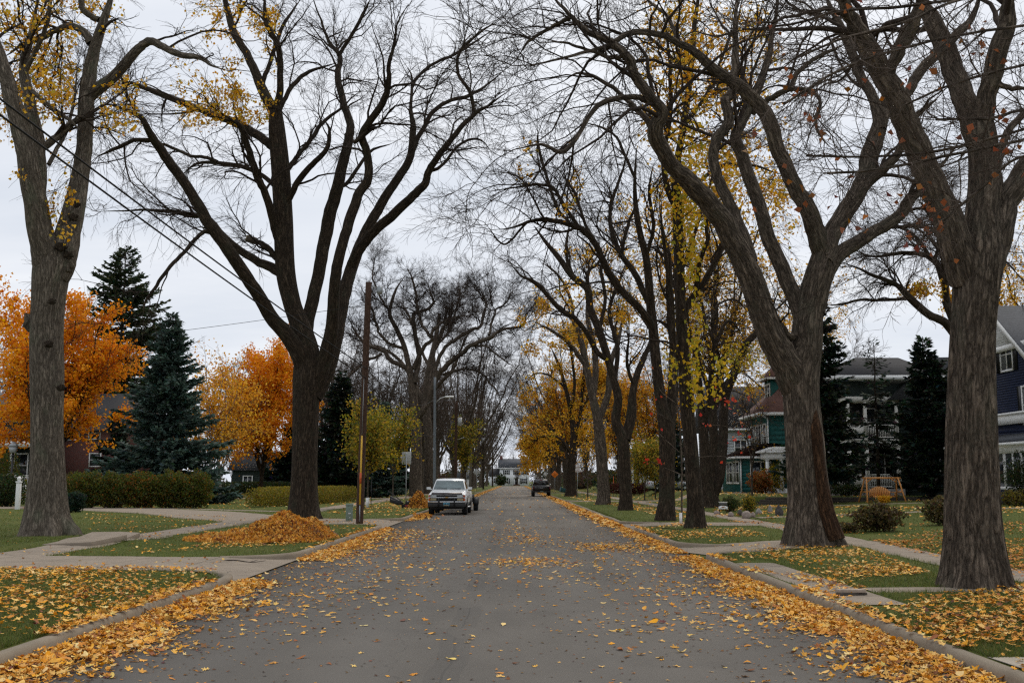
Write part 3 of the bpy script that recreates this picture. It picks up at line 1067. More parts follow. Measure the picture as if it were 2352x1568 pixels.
def conifer(name, label, base, Ht, Rmax, seed, cols, group=None, dens=1.0, zlow=0.3, spray=0.42, open_=0.0, shape=0.85, trunk=0.22, cat='conifer'):
    rg = RNG(seed)
    base = np.array(base, float)
    root = empty(name, tuple(base), 0, label, cat, group)
    K = 16
    t = np.linspace(0, 1, K)
    tp = base + np.stack([np.cumsum(rg.normal(0, 0.02, K)), np.cumsum(rg.normal(0, 0.02, K)), t * Ht * 0.985], -1)
    tp[0, 2] -= 0.25
    parts = [trunk_tube(tp, trunk * (1 - 0.93 * t) + 0.01, rg, 10, 1.3, 5, 0.02)]
    nb = int(26 * Ht * dens)
    z = zlow + (Ht * 0.985 - zlow) * rg.random(nb) ** 1.15
    tier = 0.48 + 0.028 * Ht * (1 - z / Ht)
    z = np.where(rg.random(nb) < 0.75, np.round(z / tier) * tier + rg.normal(0, 0.07, nb), z)
    z = np.clip(z, zlow, Ht * 0.98)
    az = rg.uniform(0, 2 * np.pi, nb)
    rel = 1 - (z - zlow) / (Ht - zlow)
    sect = 0.80 + 0.20 * np.sin(az * 3 + z * 1.3 + seed)
    L = Rmax * np.maximum(rel, 0.015) ** shape * rg.uniform(0.62, 1.08, nb) * sect
    KB = 7
    u = np.linspace(0, 1, KB)[None]
    droop = (-0.10 - 0.30 * rel[:, None]) * u + (0.12 + 0.22 * rel[:, None]) * u ** 2.4 + 0.45 * (1 - rel[:, None]) ** 2 * u
    bx = np.cos(az)[:, None] * u * L[:, None]
    by = np.sin(az)[:, None] * u * L[:, None]
    P = np.stack([base[0] + bx, base[1] + by, base[2] + z[:, None] + droop * L[:, None]], -1)
    P = P + np.cumsum(rg.normal(0, 0.012, P.shape), 1)
    R = np.linspace(1, 0.25, KB)[None] * (0.012 + 0.010 * L[:, None])
    parts.append(tubes(P, R, 4, rg))
    V, Q, B = join(parts)
    mk('trunk', V, quads=Q, mat=BARK_DARK, parent=root, attrs={'bark': ('FLOAT_VECTOR', B)})
    per = np.maximum(3, (L * 34 * dens)).astype(int)
    idx = np.repeat(np.arange(nb), per)
    m = len(idx)
    tt = np.clip(open_ + (1 - open_) * rg.random(m) ** 0.72, 0, 1)
    a = tt * (KB - 1); i = np.minimum(a.astype(int), KB - 2); f = (a - i)[:, None]
    p = P[idx, i] * (1 - f) + P[idx, i + 1] * f
    T = norm(P[idx, i + 1] - P[idx, i])
    sdv = norm(np.cross(T, [0, 0, 1.0])) * rg.choice([-1, 1], m)[:, None]
    d = norm(T * rg.uniform(0.35, 1.1, (m, 1)) + sdv * rg.uniform(0.1, 1.0, (m, 1)) + np.array([0, 0, 1]) * rg.normal(-0.14, 0.20, (m, 1)))
    ln = spray * rg.uniform(0.5, 1.2, m) * np.clip(0.45 + 0.6 * (1 - tt) + 0.1 * L[idx], 0.35, 1.25)
    p = p + d * ln[:, None] * 0.15
    q = norm(np.cross(d, norm(rg.normal(size=(m, 3)) * 0.6 + np.array([0, 0, 1.0]))))
    w = (ln * rg.uniform(0.16, 0.26, m))[:, None]
    up = np.cross(q, d)
    Vn = np.stack([p, p + d * ln[:, None] * 0.55 + q * w + up * w * 0.3, p + d * ln[:, None], p + d * ln[:, None] * 0.55 - q * w + up * w * 0.3], 1).reshape(-1, 3)
    k = np.arange(m)[:, None] * 4
    T_ = np.concatenate([k + [0, 1, 2], k + [0, 2, 3]])
    c = palette(rg, m, cols, 0.22)
    c4 = np.repeat(np.concatenate([c, np.ones((m, 1))], 1), 4, 0)
    mk('crown', Vn, tris=T_, mat=NEEDLE, parent=root, smooth=False, attrs={'col': ('FLOAT_COLOR', c4)})
    return root


def shrub(name, label, cat, base, rx, ry, rz, seed, pal, n=2500, size=0.09, group=None, stems=14, squareness=2.0, lumps=0.25, zc=0.5, jit=0.15, rot=0.0):
    """many small leaves through the outer part of a rounded body, on a fan of stems"""
    rg = RNG(seed)
    base = np.array(base, float)
    root = empty(name, tuple(base), 0, label, cat, group)
    d = norm(rg.normal(size=(n, 3)))
    rad = rg.random(n) ** 0.30
    lump = 1 + lumps * np.sin(d[:, 0] * 5 + seed) * np.sin(d[:, 1] * 5 + seed * 2) + lumps * 0.6 * np.sin(d[:, 2] * 9 + d[:, 0] * 7 + seed)
    pw = squareness
    sq = 1.0 / (np.abs(d) ** pw).sum(1) ** (1 / pw)
    p = d * (sq * rad * lump)[:, None] * np.array([rx, ry, rz * zc])
    p[:, 2] += rz * zc
    c_, s_ = math.cos(rot), math.sin(rot)
    p = np.stack([p[:, 0] * c_ - p[:, 1] * s_, p[:, 0] * s_ + p[:, 1] * c_, p[:, 2]], -1)
    p = p[p[:, 2] > 0.03]
    P = np.zeros((stems, 6, 3))
    tip = p[rg.integers(0, len(p), stems)]
    ft = tip * np.array([0.45, 0.45, 0])
    u = np.linspace(0, 1, 6)[None, :, None]
    P = ft[:, None] * (1 - u) + tip[:, None] * u
    P[:, :, :2] = ft[:, None, :2] + (tip[:, None, :2] - ft[:, None, :2]) * u[..., :1] ** 1.6
    P[:, 0, 2] -= 0.1
    V, Q, B = tubes(P + base, np.linspace(0.016, 0.005, 6)[None] * np.ones((stems, 1)), 4, rg)
    mk('stems', V, quads=Q, mat=TWIG, parent=root, attrs={'bark': ('FLOAT_VECTOR', B)})
    foliage(root, p + base, size, rg, pal, 'foliage', jit)
    return root
# ------------------------------------------------------------------ the street trees, limb by limb
GL, GR = 'big street trees along the left side', 'big street trees along the right side'

# grey forked tree, near left
t = Traced('street_tree', 'thick grey trunked tree forking into a tall V beside the heaved sidewalk', 'tree', 108, 1228, BARK_GREY, 1, GL)
t.limb([(108, 1228, 52), (106, 1190, 50), (107, 1130, 48), (108, 1050, 44), (107, 960, 43), (107, 860, 45), (106, 760, 45), (110, 690, 46), (116, 620, 50), (118, 575, 40)], n=60)
t.limb([(110, 660, 32), (104, 620, 38), (96, 560, 37), (82, 475, 33), (66, 385, 29), (48, 300, 26), (22, 210, 22), (0, 130, 18), (-25, 40, 15), (-45, -40, 13)], -0.2)
t.limb([(84, 480, 26), (88, 400, 23), (82, 310, 19), (62, 225, 16), (52, 150, 13), (72, 70, 11), (92, -10, 9)], 0.3)
t.limb([(117, 660, 30), (128, 625, 38), (142, 580, 38), (156, 510, 33), (180, 420, 26), (194, 330, 22), (200, 240, 22), (205, 180, 20), (222, 100, 18), (245, 25, 17), (262, -40, 15)], 0.15)
t.limb([(206, 225, 16), (232, 200, 17), (262, 175, 15), (294, 138, 14), (322, 106, 12), (350, 101, 11), (400, 120, 9), (455, 128, 8), (490, 150, 5), (530, 165, 3)], -0.3)
t.limb([(212, 100, 12), (190, 66, 10), (160, 63, 9), (130, 72, 8), (100, 92, 8), (50, 110, 6), (10, 130, 4)], 0.3)
t.limb([(228, 48, 9), (198, 28, 9), (190, -5, 8), (186, -50, 6)], -0.3)
t.limb([(86, 345, 12), (118, 326, 11), (150, 298, 10), (172, 280, 9), (200, 262, 6)], 0.2)
t.limb([(56, 195, 7), (110, 240, 6), (150, 270, 5), (185, 300, 4)], -0.4)
t.limb([(60, 160, 7), (105, 55, 6), (118, -30, 5)], -0.4)
t.limb([(110, 380, 6), (150, 300, 5), (170, 220, 4), (178, 160, 3)], 0.5)
t.build(1.15, 2.1, 6, 0.013, 64, -0.22, tmin=0.22, flare_h=1.6)
t.leaves([([(0, 60), (170, 60), (170, 560), (0, 560)], 0.50), ([(225, 190), (330, 170), (320, 300), (230, 300)], 0.4), ([(0, 0), (300, 0), (260, 70), (0, 90)], 0.35)], 0.125, 1, 0.10, YEL, 2600, cell_=0.45)

import bmesh
def burl(tree, x, y, r, dr, mat, flat=0.45, tall=1.0, seed=0):
    """a knot standing out of the bark on the side towards the street"""
    c = at(x, y, tree.D - dr)
    bm = bmesh.new(); bmesh.ops.create_icosphere(bm, subdivisions=3, radius=1.0)
    rgb = RNG(seed + 400); ph = rgb.uniform(0, 6, 4)
    for v in bm.verts:
        k = v.co.copy(); f = 1 + 0.22 * math.sin(4 * k.x + ph[0]) * math.sin(5 * k.z + ph[1]) + 0.10 * math.sin(11 * k.z + ph[2])
        v.co = Vector((k.x * r * f, k.y * r * flat * f, k.z * r * tall * f))
    V = np.array([v.co[:] for v in bm.verts]); T = [[v.index for v in f.verts] for f in bm.faces]; bm.free()
    o = mk('burl', V + c, tris=np.array(T), mat=mat, parent=tree.root, attrs={'bark': ('FLOAT_VECTOR', V * 1.5 + seed)})
    return o
for k, (x, y, r, dr) in enumerate([(72, 452, 0.20, 0.30), (84, 520, 0.17, 0.34), (92, 566, 0.22, 0.42), (140, 566, 0.19, 0.42), (168, 500, 0.16, 0.34), (176, 470, 0.13, 0.28), (157, 585, 0.16, 0.32), (120, 692, 0.12, 0.60), (140, 890, 0.14, 0.50), (112, 790, 0.14, 0.62)]):
    burl(t, x, y, r, dr, BARK_DARK, 0.5, 0.8, k)
burl(t, 67, 738, 0.17, 0.05, BARK_GREY, 0.9, 1.6, 30)
burl(t, 155, 610, 0.19, 0.10, BARK_GREY, 0.9, 1.2, 31)

# dark spreading tree, left, behind the leaf pile
t = Traced('street_tree', 'wide spreading bare dark tree behind the big leaf pile', 'tree', 697, 1192, BARK_DARK, 2, GL)
t.limb([(697, 1192, 37), (698, 1150, 35), (700, 1080, 33), (702, 1000, 33), (704, 920, 34), (708, 870, 38), (704, 800, 30), (686, 740, 24), (670, 695, 22), (655, 620, 24), (650, 500, 24), (645, 400, 24), (636, 300, 22), (634, 255, 16)], n=80)
t.limb([(704, 860, 26), (690, 815, 25), (662, 772, 20), (620, 722, 18), (578, 652, 17), (532, 582, 17), (480, 510, 16), (432, 432, 14), (386, 370, 13), (346, 312, 11), (317, 264, 9), (268, 246, 6), (235, 235, 4)], -0.35)
t.limb([(634, 265, 16), (596, 192, 13), (566, 128, 11), (536, 75, 10), (520, 12, 9), (512, -50, 7)], 0.3)
t.limb([(634, 345, 12), (608, 325, 12), (575, 300, 12), (530, 278, 11), (490, 265, 10), (430, 240, 9), (352, 210, 8), (300, 195, 6), (272, 184, 4)], 0.45)
t.limb([(636, 262, 12), (644, 200, 9), (642, 110, 8), (612, 55, 7), (608, -20, 6)], -0.3)
t.limb([(655, 632, 14), (622, 612, 13), (590, 597, 11), (545, 568, 10), (506, 530, 9), (470, 492, 8), (430, 489, 6), (380, 481, 5), (300, 483, 4), (222, 486, 2.5)], 0.3)
t.limb([(484, 526, 6), (460, 538, 5.5), (440, 555, 5), (402, 596, 5), (362, 645, 4.5), (336, 685, 4), (328, 724, 3)], -0.3)
t.limb([(348, 322, 7), (322, 326, 6), (298, 329, 5.5), (260, 346, 5), (222, 361, 4)], 0.3)
t.limb([(650, 600, 9), (632, 590, 8), (608, 562, 7.5), (566, 547, 7)], -0.2)
t.limb([(648, 560, 13), (630, 520, 12), (610, 452, 10), (592, 405, 10), (573, 345, 9), (556, 300, 9), (538, 280, 8), (496, 268, 6)], -0.4)
t.limb([(646, 440, 7), (614, 410, 6), (565, 385, 6), (500, 372, 5), (450, 376, 4), (415, 405, 3)], 0.4)
t.limb([(500, 372, 5), (470, 362, 4.5), (430, 356, 4), (380, 333, 4), (345, 326, 3)], 0.3)
t.limb([(712, 880, 20), (706, 815, 18), (705, 760, 17), (715, 700, 17), (733, 626, 16), (742, 560, 16), (752, 496, 16), (768, 436, 15), (782, 375, 13), (797, 316, 12), (801, 280, 10), (782, 220, 9), (770, 165, 9), (775, 125, 8), (750, 90, 7), (735, 45, 6), (716, -10, 5)], 0.2)
t.limb([(715, 900, 26), (740, 850, 22), (762, 770, 18), (768, 692, 15), (775, 630, 14), (790, 565, 13), (806, 500, 13), (825, 450, 12), (845, 414, 11), (838, 352, 10), (829, 315, 10), (845, 284, 9), (875, 240, 9), (890, 195, 8), (890, 148, 7), (905, 95, 6), (912, 55, 5), (938, 10, 4)], -0.25)
t.limb([(715, 910, 28), (748, 840, 25), (778, 730, 19), (800, 640, 16), (830, 560, 14), (860, 500, 13), (890, 446, 12), (922, 400, 11), (945, 360, 10), (950, 300, 9), (945, 250, 6), (948, 185, 6), (936, 155, 4)], 0.35)
t.limb([(804, 625, 14), (825, 580, 13), (850, 546, 12), (900, 496, 12), (945, 450, 11), (976, 416, 10), (986, 388, 9), (1012, 348, 8), (1050, 300, 7), (1085, 260, 7), (1130, 235, 5), (1175, 205, 3)], -0.35)
t.limb([(1088, 258, 5), (1080, 210, 5), (1052, 170, 4.5), (1056, 120, 4), (1100, 80, 3.5), (1152, 44, 2.5)], -0.3)
t.limb([(947, 350, 8), (957, 324, 7), (976, 290, 6), (990, 258, 6), (1030, 232, 5), (1072, 220, 5), (1120, 195, 4), (1165, 155, 3)], 0.35)
t.limb([(946, 200, 5), (955, 180, 4), (990, 150, 4), (1040, 130, 4), (1080, 105, 3.5), (1150, 58, 2.5)], 0.35)
t.limb([(655, 480, 9), (667, 448, 8), (690, 410, 8), (726, 370, 7), (750, 338, 6), (756, 300, 5), (744, 272, 4)], -0.35)
t.limb([(650, 405, 8), (664, 382, 7), (690, 350, 6), (716, 310, 6), (736, 280, 5), (782, 245, 4), (828, 208, 3)], 0.4)
t.limb([(640, 262, 7), (655, 225, 6), (672, 198, 6), (712, 165, 5), (772, 145, 4)], 0.3)
t.limb([(846, 300, 6), (815, 330, 5), (845, 300, 4), (880, 290, 3)], 0.3)
t.limb([(600, 200, 7), (620, 150, 6), (650, 60, 5), (690, 0, 4)], 0.3)
t.limb([(778, 130, 5), (820, 60, 4.5), (850, 0, 4)], -0.3)
t.limb([(772, 430, 5), (800, 420, 5), (850, 350, 4), (900, 330, 3)], 0.3)
t.limb([(986, 395, 5), (1020, 375, 4), (1060, 330, 3.5), (1100, 320, 3), (1130, 350, 2)], 0.3)
t.build(1.2, 1.6, 5, 0.016, 56, -0.18, tmin=0.18, flare_h=1.5)
t.leaves([([(390, 60), (640, 20), (640, 285), (420, 290)], 0.5), ([(290, 0), (560, 0), (540, 80), (330, 90)], 0.4)], 0.14, 1, 0.12, YEL, 2400, cell_=0.5)

m = MB(); c_ = t.lines[9][0]; d_ = c_[-1] - c_[-3]; d_ /= np.linalg.norm(d_)
i_ = [k for k, (P_, R_) in enumerate(t.lines) if len(P_) < 25 and abs(project(P_[-1:])[0][0] - 566) < 12]
if i_:
    P_, R_ = t.lines[i_[0]]; d_ = P_[-1] - P_[-4]; d_ /= np.linalg.norm(d_); b_ = np.array(t.root.location)
    m.tube([P_[-4] - b_, P_[-1] - b_], [0.16, 0.155], 16); m.build('branch_stub', BARK_MID, t.root, smooth=False)
    m = MB(); m.tube([P_[-1] - b_ - d_ * 0.01, P_[-1] - b_ + d_ * 0.02], 0.135, 16); m.build('cut_face', plain('cut_wood', (0.42, 0.33, 0.22), 0.8), t.root)

# the near right trunk
t = Traced('street_tree', 'huge furrowed brown trunk nearest the road on the right, limbs leaving the frame', 'tree', 2243, 1347, BARK_MID, 3, GR)
t.limb([(2243, 1347, 80), (2242, 1310, 76), (2238, 1230, 70), (2235, 1150, 67), (2234, 1000, 64), (2234, 850, 60), (2238, 740, 58), (2244, 660, 61), (2250, 590, 64), (2256, 500, 46), (2262, 400, 42), (2256, 310, 38), (2250, 265, 30)], n=70)
t.limb([(2225, 640, 46), (2195, 545, 42), (2158, 440, 36), (2112, 330, 34), (2075, 240, 32), (2030, 150, 30), (1985, 75, 27), (1945, 10, 25), (1915, -45, 23)], -0.25)
t.limb([(2252, 330, 34), (2238, 270, 32), (2206, 180, 30), (2170, 95, 27), (2130, 25, 24), (2100, -45, 21)], 0.3)
t.limb([(2258, 300, 28), (2268, 230, 26), (2286, 130, 27), (2312, 40, 24), (2332, -45, 21)], -0.3)
t.limb([(2258, 620, 44), (2285, 545, 40), (2322, 450, 34), (2362, 380, 30), (2425, 300, 26), (2500, 200, 20)], 0.2)
t.limb([(2035, 185, 16), (2062, 125, 16), (2088, 80, 16), (2110, 30, 15), (2125, -40, 13)], -0.4)
t.limb([(2078, 240, 15), (2096, 205, 14), (2128, 150, 14), (2176, 95, 13), (2230, 40, 12), (2255, -30, 10)], 0.5)
t.limb([(2300, 480, 16), (2290, 400, 12), (2310, 320, 10), (2352, 260, 9), (2420, 220, 7)], 0.4)
t.limb([(2270, 180, 9), (2320, 200, 8), (2370, 205, 6)], -0.3)
t.build(0.7, 1.42, 7, 0.028, 180, -0.1, tmin=0.35, flare_h=1.5)

# the big V tree with the split scar, right
t = Traced('street_tree', 'massive dark tree with a rotten brown scar down its trunk, right of the driveway', 'tree', 1868, 1252, BARK_MID, 4, GR)
t.limb([(1868, 1252, 64), (1866, 1225, 62), (1862, 1160, 54), (1854, 1080, 49), (1848, 1000, 47), (1842, 920, 44), (1840, 850, 46), (1852, 790, 40), (1858, 725, 35), (1874, 650, 33), (1890, 585, 28)], n=70)
t.limb([(1830, 890, 40), (1806, 830, 38), (1766, 750, 33), (1731, 640, 31), (1690, 560, 28), (1640, 480, 26), (1590, 420, 24), (1545, 380, 20), (1515, 345, 20), (1492, 295, 20), (1510, 252, 15), (1480, 212, 14), (1458, 170, 13), (1440, 130, 12), (1400, 95, 11), (1350, 68, 10), (1310, 35, 9), (1280, 5, 8), (1252, -30, 7)], -0.25)
t.limb([(1498, 300, 9), (1478, 272, 8), (1430, 216, 6), (1380, 186, 5), (1330, 170, 4), (1288, 190, 3)], 0.35)
t.limb([(1502, 235, 9), (1456, 226, 7), (1388, 240, 7), (1342, 285, 6), (1297, 342, 6), (1241, 331, 5), (1176, 345, 4)], -0.35)
t.limb([(1722, 600, 19), (1712, 555, 17), (1690, 500, 15), (1660, 440, 15), (1641, 385, 14), (1646, 330, 14), (1675, 290, 14), (1668, 240, 13), (1688, 200, 13), (1690, 120, 12), (1692, 50, 11), (1700, -30, 10)], 0.4)
t.limb([(1850, 770, 24), (1828, 690, 22), (1776, 575, 20), (1740, 460, 18), (1706, 360, 17), (1692, 315, 15), (1712, 275, 13), (1735, 222, 12), (1760, 150, 11), (1776, 75, 10), (1790, -25, 9)], 0.2)
t.limb([(1890, 580, 28), (1870, 530, 24), (1846, 480, 22), (1816, 425, 20), (1792, 360, 19), (1766, 290, 19), (1730, 240, 18), (1680, 198, 15), (1630, 160, 13), (1600, 126, 11), (1550, 98, 9), (1496, 80, 8), (1446, 80, 8), (1390, 105, 7), (1326, 122, 6), (1240, 145, 5), (1185, 152, 4)], -0.3)
t.limb([(1888, 600, 28), (1912, 545, 24), (1950, 480, 24), (1985, 420, 22), (2005, 350, 24), (2025, 285, 20), (2038, 230, 16), (2048, 150, 14), (2085, 60, 13), (2112, -10, 12)], 0.3)
t.limb([(2020, 300, 17), (2000, 232, 14), (1970, 170, 13), (1950, 110, 12), (1925, 50, 11), (1892, -20, 10)], 0.5)
t.limb([(1966, 458, 14), (1990, 425, 12), (2030, 390, 12), (2066, 350, 11), (2092, 290, 10), (2120, 250, 9), (2152, 228, 8)], -0.3)
t.limb([(1866, 720, 30), (1900, 630, 24), (1940, 575, 21), (2000, 545, 18), (2056, 510, 16), (2090, 466, 15), (2118, 438, 12), (2155, 395, 9), (2200, 330, 7)], 0.35)
t.limb([(1728, 260, 10), (1748, 236, 8), (1776, 218, 8), (1802, 205, 8), (1850, 208, 6), (1880, 230, 5), (1872, 280, 5), (1890, 320, 4), (1916, 346, 2)], -0.4)
t.limb([(1816, 206, 8), (1832, 165, 7), (1861, 140, 6), (1901, 120, 6), (1938, 104, 5)], 0.3)
t.limb([(1310, 45, 6), (1270, 60, 5), (1220, 90, 4), (1190, 130, 3)], 0.3)
t.limb([(1440, 128, 6), (1400, 130, 5), (1340, 110, 4), (1290, 95, 3), (1240, 100, 2.5)], -0.4)
t.limb([(1560, 100, 6), (1540, 50, 5), (1500, 10, 4), (1450, -30, 3)], 0.4)
t.limb([(1852, 760, 12), (1812, 770, 9), (1790, 735, 6), (1776, 700, 4)], -0.5)
t.build(1.0, 1.62, 6, 0.024, 80, -0.15, tmin=0.22, flare_h=1.4)
# the rotten strip let into the trunk
P = np.array([at(x, y, t.D - dd) for x, y, dd in [(1918, 1240, 0.60), (1898, 1180, 0.50), (1886, 1110, 0.43), (1878, 1040, 0.41), (1873, 985, 0.39), (1871, 930, 0.30)]])
Rr = np.array([0.26, 0.22, 0.17, 0.15, 0.15, 0.03])
SCAR = bark('rotten_wood', (0.014, 0.007, 0.004), (0.15, 0.078, 0.040), 1.0, 0.07)
tt = np.linspace(0, 5, 30)
P = np.stack([np.interp(tt, range(6), P[:, a]) for a in range(3)], -1); Rr = np.interp(tt, range(6), Rr)
V, Q, B = trunk_tube(P, Rr, RNG(9), 26, 1.0, 0, 0.05)
mk('scar', V, quads=Q, mat=SCAR, parent=t.root, attrs={'bark': ('FLOAT_VECTOR', B)})

# straight trunk hung with yellow leaves
t = Traced('street_tree', 'straight dark trunk hung with yellow leaf clusters, beside the thin white-guarded sapling', 'tree', 1597, 1212, BARK_DARK, 5, GR)
t.limb([(1597, 1212, 26), (1597, 1180, 23), (1596, 1144, 21), (1590, 1080, 19), (1586, 1019, 18), (1578, 940, 18), (1572, 850, 16), (1565, 752, 14), (1561, 650, 13.5), (1558, 547, 13), (1555, 480, 12), (1551, 420, 11)], n=70)
t.limb([(1555, 450, 12), (1556, 370, 9), (1572, 280, 9), (1584, 190, 8), (1590, 100, 7), (1602, 0, 6), (1606, -40, 5)], 0.2)
t.limb([(1555, 480, 9), (1535, 420, 8), (1530, 340, 7), (1545, 240, 6), (1540, 120, 5), (1520, 20, 4)], -0.3)
t.limb([(1566, 740, 9), (1579, 702, 8.5), (1597, 668, 8), (1620, 634, 8), (1655, 568, 8), (1682, 518, 7), (1705, 470, 5)], 0.3)
t.limb([(1600, 664, 7), (1611, 600, 6), (1624, 553, 5), (1625, 510, 4), (1640, 460, 3)], -0.3)
t.limb([(1572, 840, 7), (1550, 800, 6), (1545, 700, 6), (1532, 600, 5), (1522, 520, 4), (1518, 440, 3)], -0.3)
t.limb([(1560, 640, 5), (1590, 560, 5), (1612, 480, 4), (1640, 400, 3), (1660, 330, 2.5)], 0.5)
t.limb([(1576, 280, 5), (1620, 220, 4.5), (1660, 130, 4), (1690, 50, 3)], 0.3)
t.limb([(1584, 200, 5), (1550, 140, 4.5), (1500, 90, 4), (1460, 60, 3)], 0.4)
t.limb([(1600, 880, 3), (1625, 850, 3), (1650, 855, 2.5), (1690, 860, 2)], 0.2)
t.limb([(1574, 860, 3), (1600, 800, 3), (1625, 765, 2.5), (1640, 790, 2)], 0.3)
t.limb([(1558, 470, 5), (1640, 390, 5), (1720, 380, 4), (1790, 400, 3)], 0.9)
t.build(1.15, 1.4, 5, 0.02, 36, -0.15, tmin=0.12)
rg = RNG(55)
cl = []
for (x, y, sx, sy, n) in [(1590, 470, 26, 40, 190), (1560, 480, 14, 30, 90), (1590, 590, 18, 45, 210), (1570, 390, 30, 40, 160), (1600, 700, 10, 18, 40), (1606, 780, 24, 50, 100),
                          (1585, 850, 20, 40, 100), (1600, 890, 14, 26, 100), (1660, 850, 20, 18, 60), (1545, 840, 16, 22, 60), (1590, 320, 30, 60, 160), (1640, 900, 14, 16, 40), (1560, 560, 10, 30, 60)]:
    q = np.stack([rg.normal(x, sx * .52, n), rg.normal(y, sy * .9, n)], -1)
    cl += [at(a, b, t.D - 0.35 + rg.normal(0, 0.5)) for a, b in q]
foliage(t.root, np.array(cl) + rg.normal(0, 0.09, (len(cl), 3)), 0.15, rg, LIME, 'foliage', droop=1.4)
t.leaves([([(1480, 0), (1810, 0), (1810, 560), (1480, 560)], 0.6)], 0.15, 2, 0.15, YEL, 5200, cell_=0.6)

# twin stemmed tree whose long limb arches over the street
t = Traced('street_tree', 'forked dark tree whose long bare limb arches over the street', 'tree', 1528, 1195, BARK_DARK, 6, GR)
t.limb([(1528, 1195, 25), (1529, 1170, 23), (1531, 1144, 20), (1532, 1060, 20), (1532, 994, 21), (1520, 930, 15), (1511, 869, 13), (1504, 800, 12.5), (1500, 752, 12), (1494, 695, 11), (1490, 640, 10), (1484, 590, 9), (1473, 547, 8), (1462, 489, 7), (1458, 420, 6), (1462, 340, 5)], n=80)
t.limb([(1502, 775, 10), (1488, 741, 9.5), (1462, 705, 9), (1421, 664, 9), (1397, 623, 9), (1374, 571, 8), (1344, 535, 8), (1309, 515, 7), (1257, 505, 6), (1213, 509, 5), (1169, 524, 4), (1139, 527, 3)], -0.4)
t.limb([(1500, 735, 8), (1485, 694, 8), (1456, 635, 8), (1423, 585, 7), (1403, 533, 6), (1397, 489, 5), (1405, 450, 5), (1432, 380, 4), (1450, 320, 3)], 0.3)
t.limb([(1534, 985, 15), (1546, 899, 13), (1546, 800, 10), (1542, 720, 9), (1541, 664, 9), (1535, 600, 8), (1525, 540, 6), (1514, 470, 5)], 0.3)
t.limb([(1344, 537, 5), (1300, 480, 5), (1262, 430, 4), (1200, 430, 3), (1120, 440, 2)], -0.3)
t.limb([(1310, 515, 4), (1280, 470, 4), (1240, 340, 4), (1235, 300, 3)], 0.4)
t.limb([(1374, 573, 5), (1340, 500, 4), (1320, 440, 4), (1290, 400, 3)], 0.3)
t.limb([(1213, 509, 3), (1160, 560, 2.5), (1120, 520, 2)], 0.2)
t.limb([(1484, 590, 5), (1500, 520, 5), (1490, 440, 4), (1500, 380, 3)], -0.4)
t.limb([(1460, 410, 4), (1430, 340, 4), (1400, 300, 3), (1340, 280, 2.5)], 0.3)
t.limb([(1541, 660, 4), (1570, 610, 4), (1600, 580, 3)], 0.3)
t.limb([(1425, 590, 5), (1440, 520, 4), (1470, 450, 3)], 0.4)
t.build(1.2, 1.35, 5, 0.018, 36, -0.15, tmin=0.12)
t.leaves([([(1190, 330), (1330, 330), (1330, 500), (1190, 500)], 0.04)], 0.14, 1, 0.12, YEL, 200)

# Y shaped tree
t = Traced('street_tree', 'Y shaped dark tree standing close to the right curb past the forked tree', 'tree', 1436, 1171, BARK_DARK, 7, GR)
t.limb([(1436, 1171, 18), (1437, 1144, 16), (1435, 1090, 15), (1432, 1031, 15), (1428, 1000, 15), (1414, 965, 12), (1420, 916, 11), (1409, 870, 10), (1397, 825, 10), (1374, 752, 10), (1356, 709, 9), (1350, 664, 9), (1315, 635, 8), (1286, 595, 7), (1251, 553, 6), (1227, 519, 5)], n=70)
t.limb([(1436, 1010, 13), (1452, 944, 12), (1456, 898, 9), (1467, 850, 8), (1490, 795, 6), (1500, 760, 4)], 0.4)
t.limb([(1350, 668, 6), (1353, 624, 5), (1374, 606, 4), (1390, 570, 3)], 0.4)
t.limb([(1397, 828, 6), (1372, 810, 7), (1350, 770, 7), (1315, 730, 6), (1286, 709, 6), (1236, 653, 5), (1198, 633, 4), (1169, 600, 3)], -0.4)
t.limb([(1412, 880, 6), (1420, 800, 6), (1400, 720, 5), (1420, 650, 4), (1440, 600, 3)], 0.4)
t.limb([(1318, 638, 5), (1300, 580, 4), (1310, 500, 3)], 0.4)
t.limb([(1376, 760, 5), (1390, 690, 4.5), (1380, 620, 4), (1400, 560, 3)], 0.5)
t.limb([(1458, 890, 5), (1440, 830, 4), (1446, 760, 3)], -0.4)
t.build(1.15, 1.35, 5, 0.018, 28, -0.12, tmin=0.12)
t.leaves([([(1270, 570), (1480, 570), (1480, 860), (1270, 860)], 0.20)], 0.17, 2, 0.16, YEL, 1800)

t = Traced('street_tree', 'slightly bent grey trunk just beyond the Y shaped tree on the right', 'tree', 1386, 1158, BARK_MID, 8, GR)
t.limb([(1386, 1158, 18), (1387, 1132, 15), (1383, 1070, 14), (1379, 1019, 14), (1372, 960, 12), (1360, 910, 10), (1348, 850, 9), (1336, 790, 8), (1318, 735, 7), (1286, 709, 6), (1240, 660, 5), (1200, 636, 3)], n=60)
t.limb([(1362, 920, 9), (1368, 850, 8), (1366, 790, 7), (1352, 730, 6), (1350, 660, 4)], 0.4)
t.limb([(1374, 965, 8), (1396, 900, 8), (1400, 840, 7), (1420, 780, 5), (1430, 720, 4)], 0.3)
t.limb([(1345, 840, 6), (1310, 790, 5), (1270, 760, 4), (1230, 740, 3)], -0.4)
t.limb([(1318, 740, 5), (1310, 680, 4), (1280, 630, 3), (1240, 600, 2)], 0.4)
t.build(1.1, 1.35, 5, 0.018, 26, -0.12, tmin=0.12)
t.leaves([([(1190, 660), (1420, 660), (1420, 900), (1190, 900)], 0.25)], 0.17, 2, 0.16, YEL, 1800)

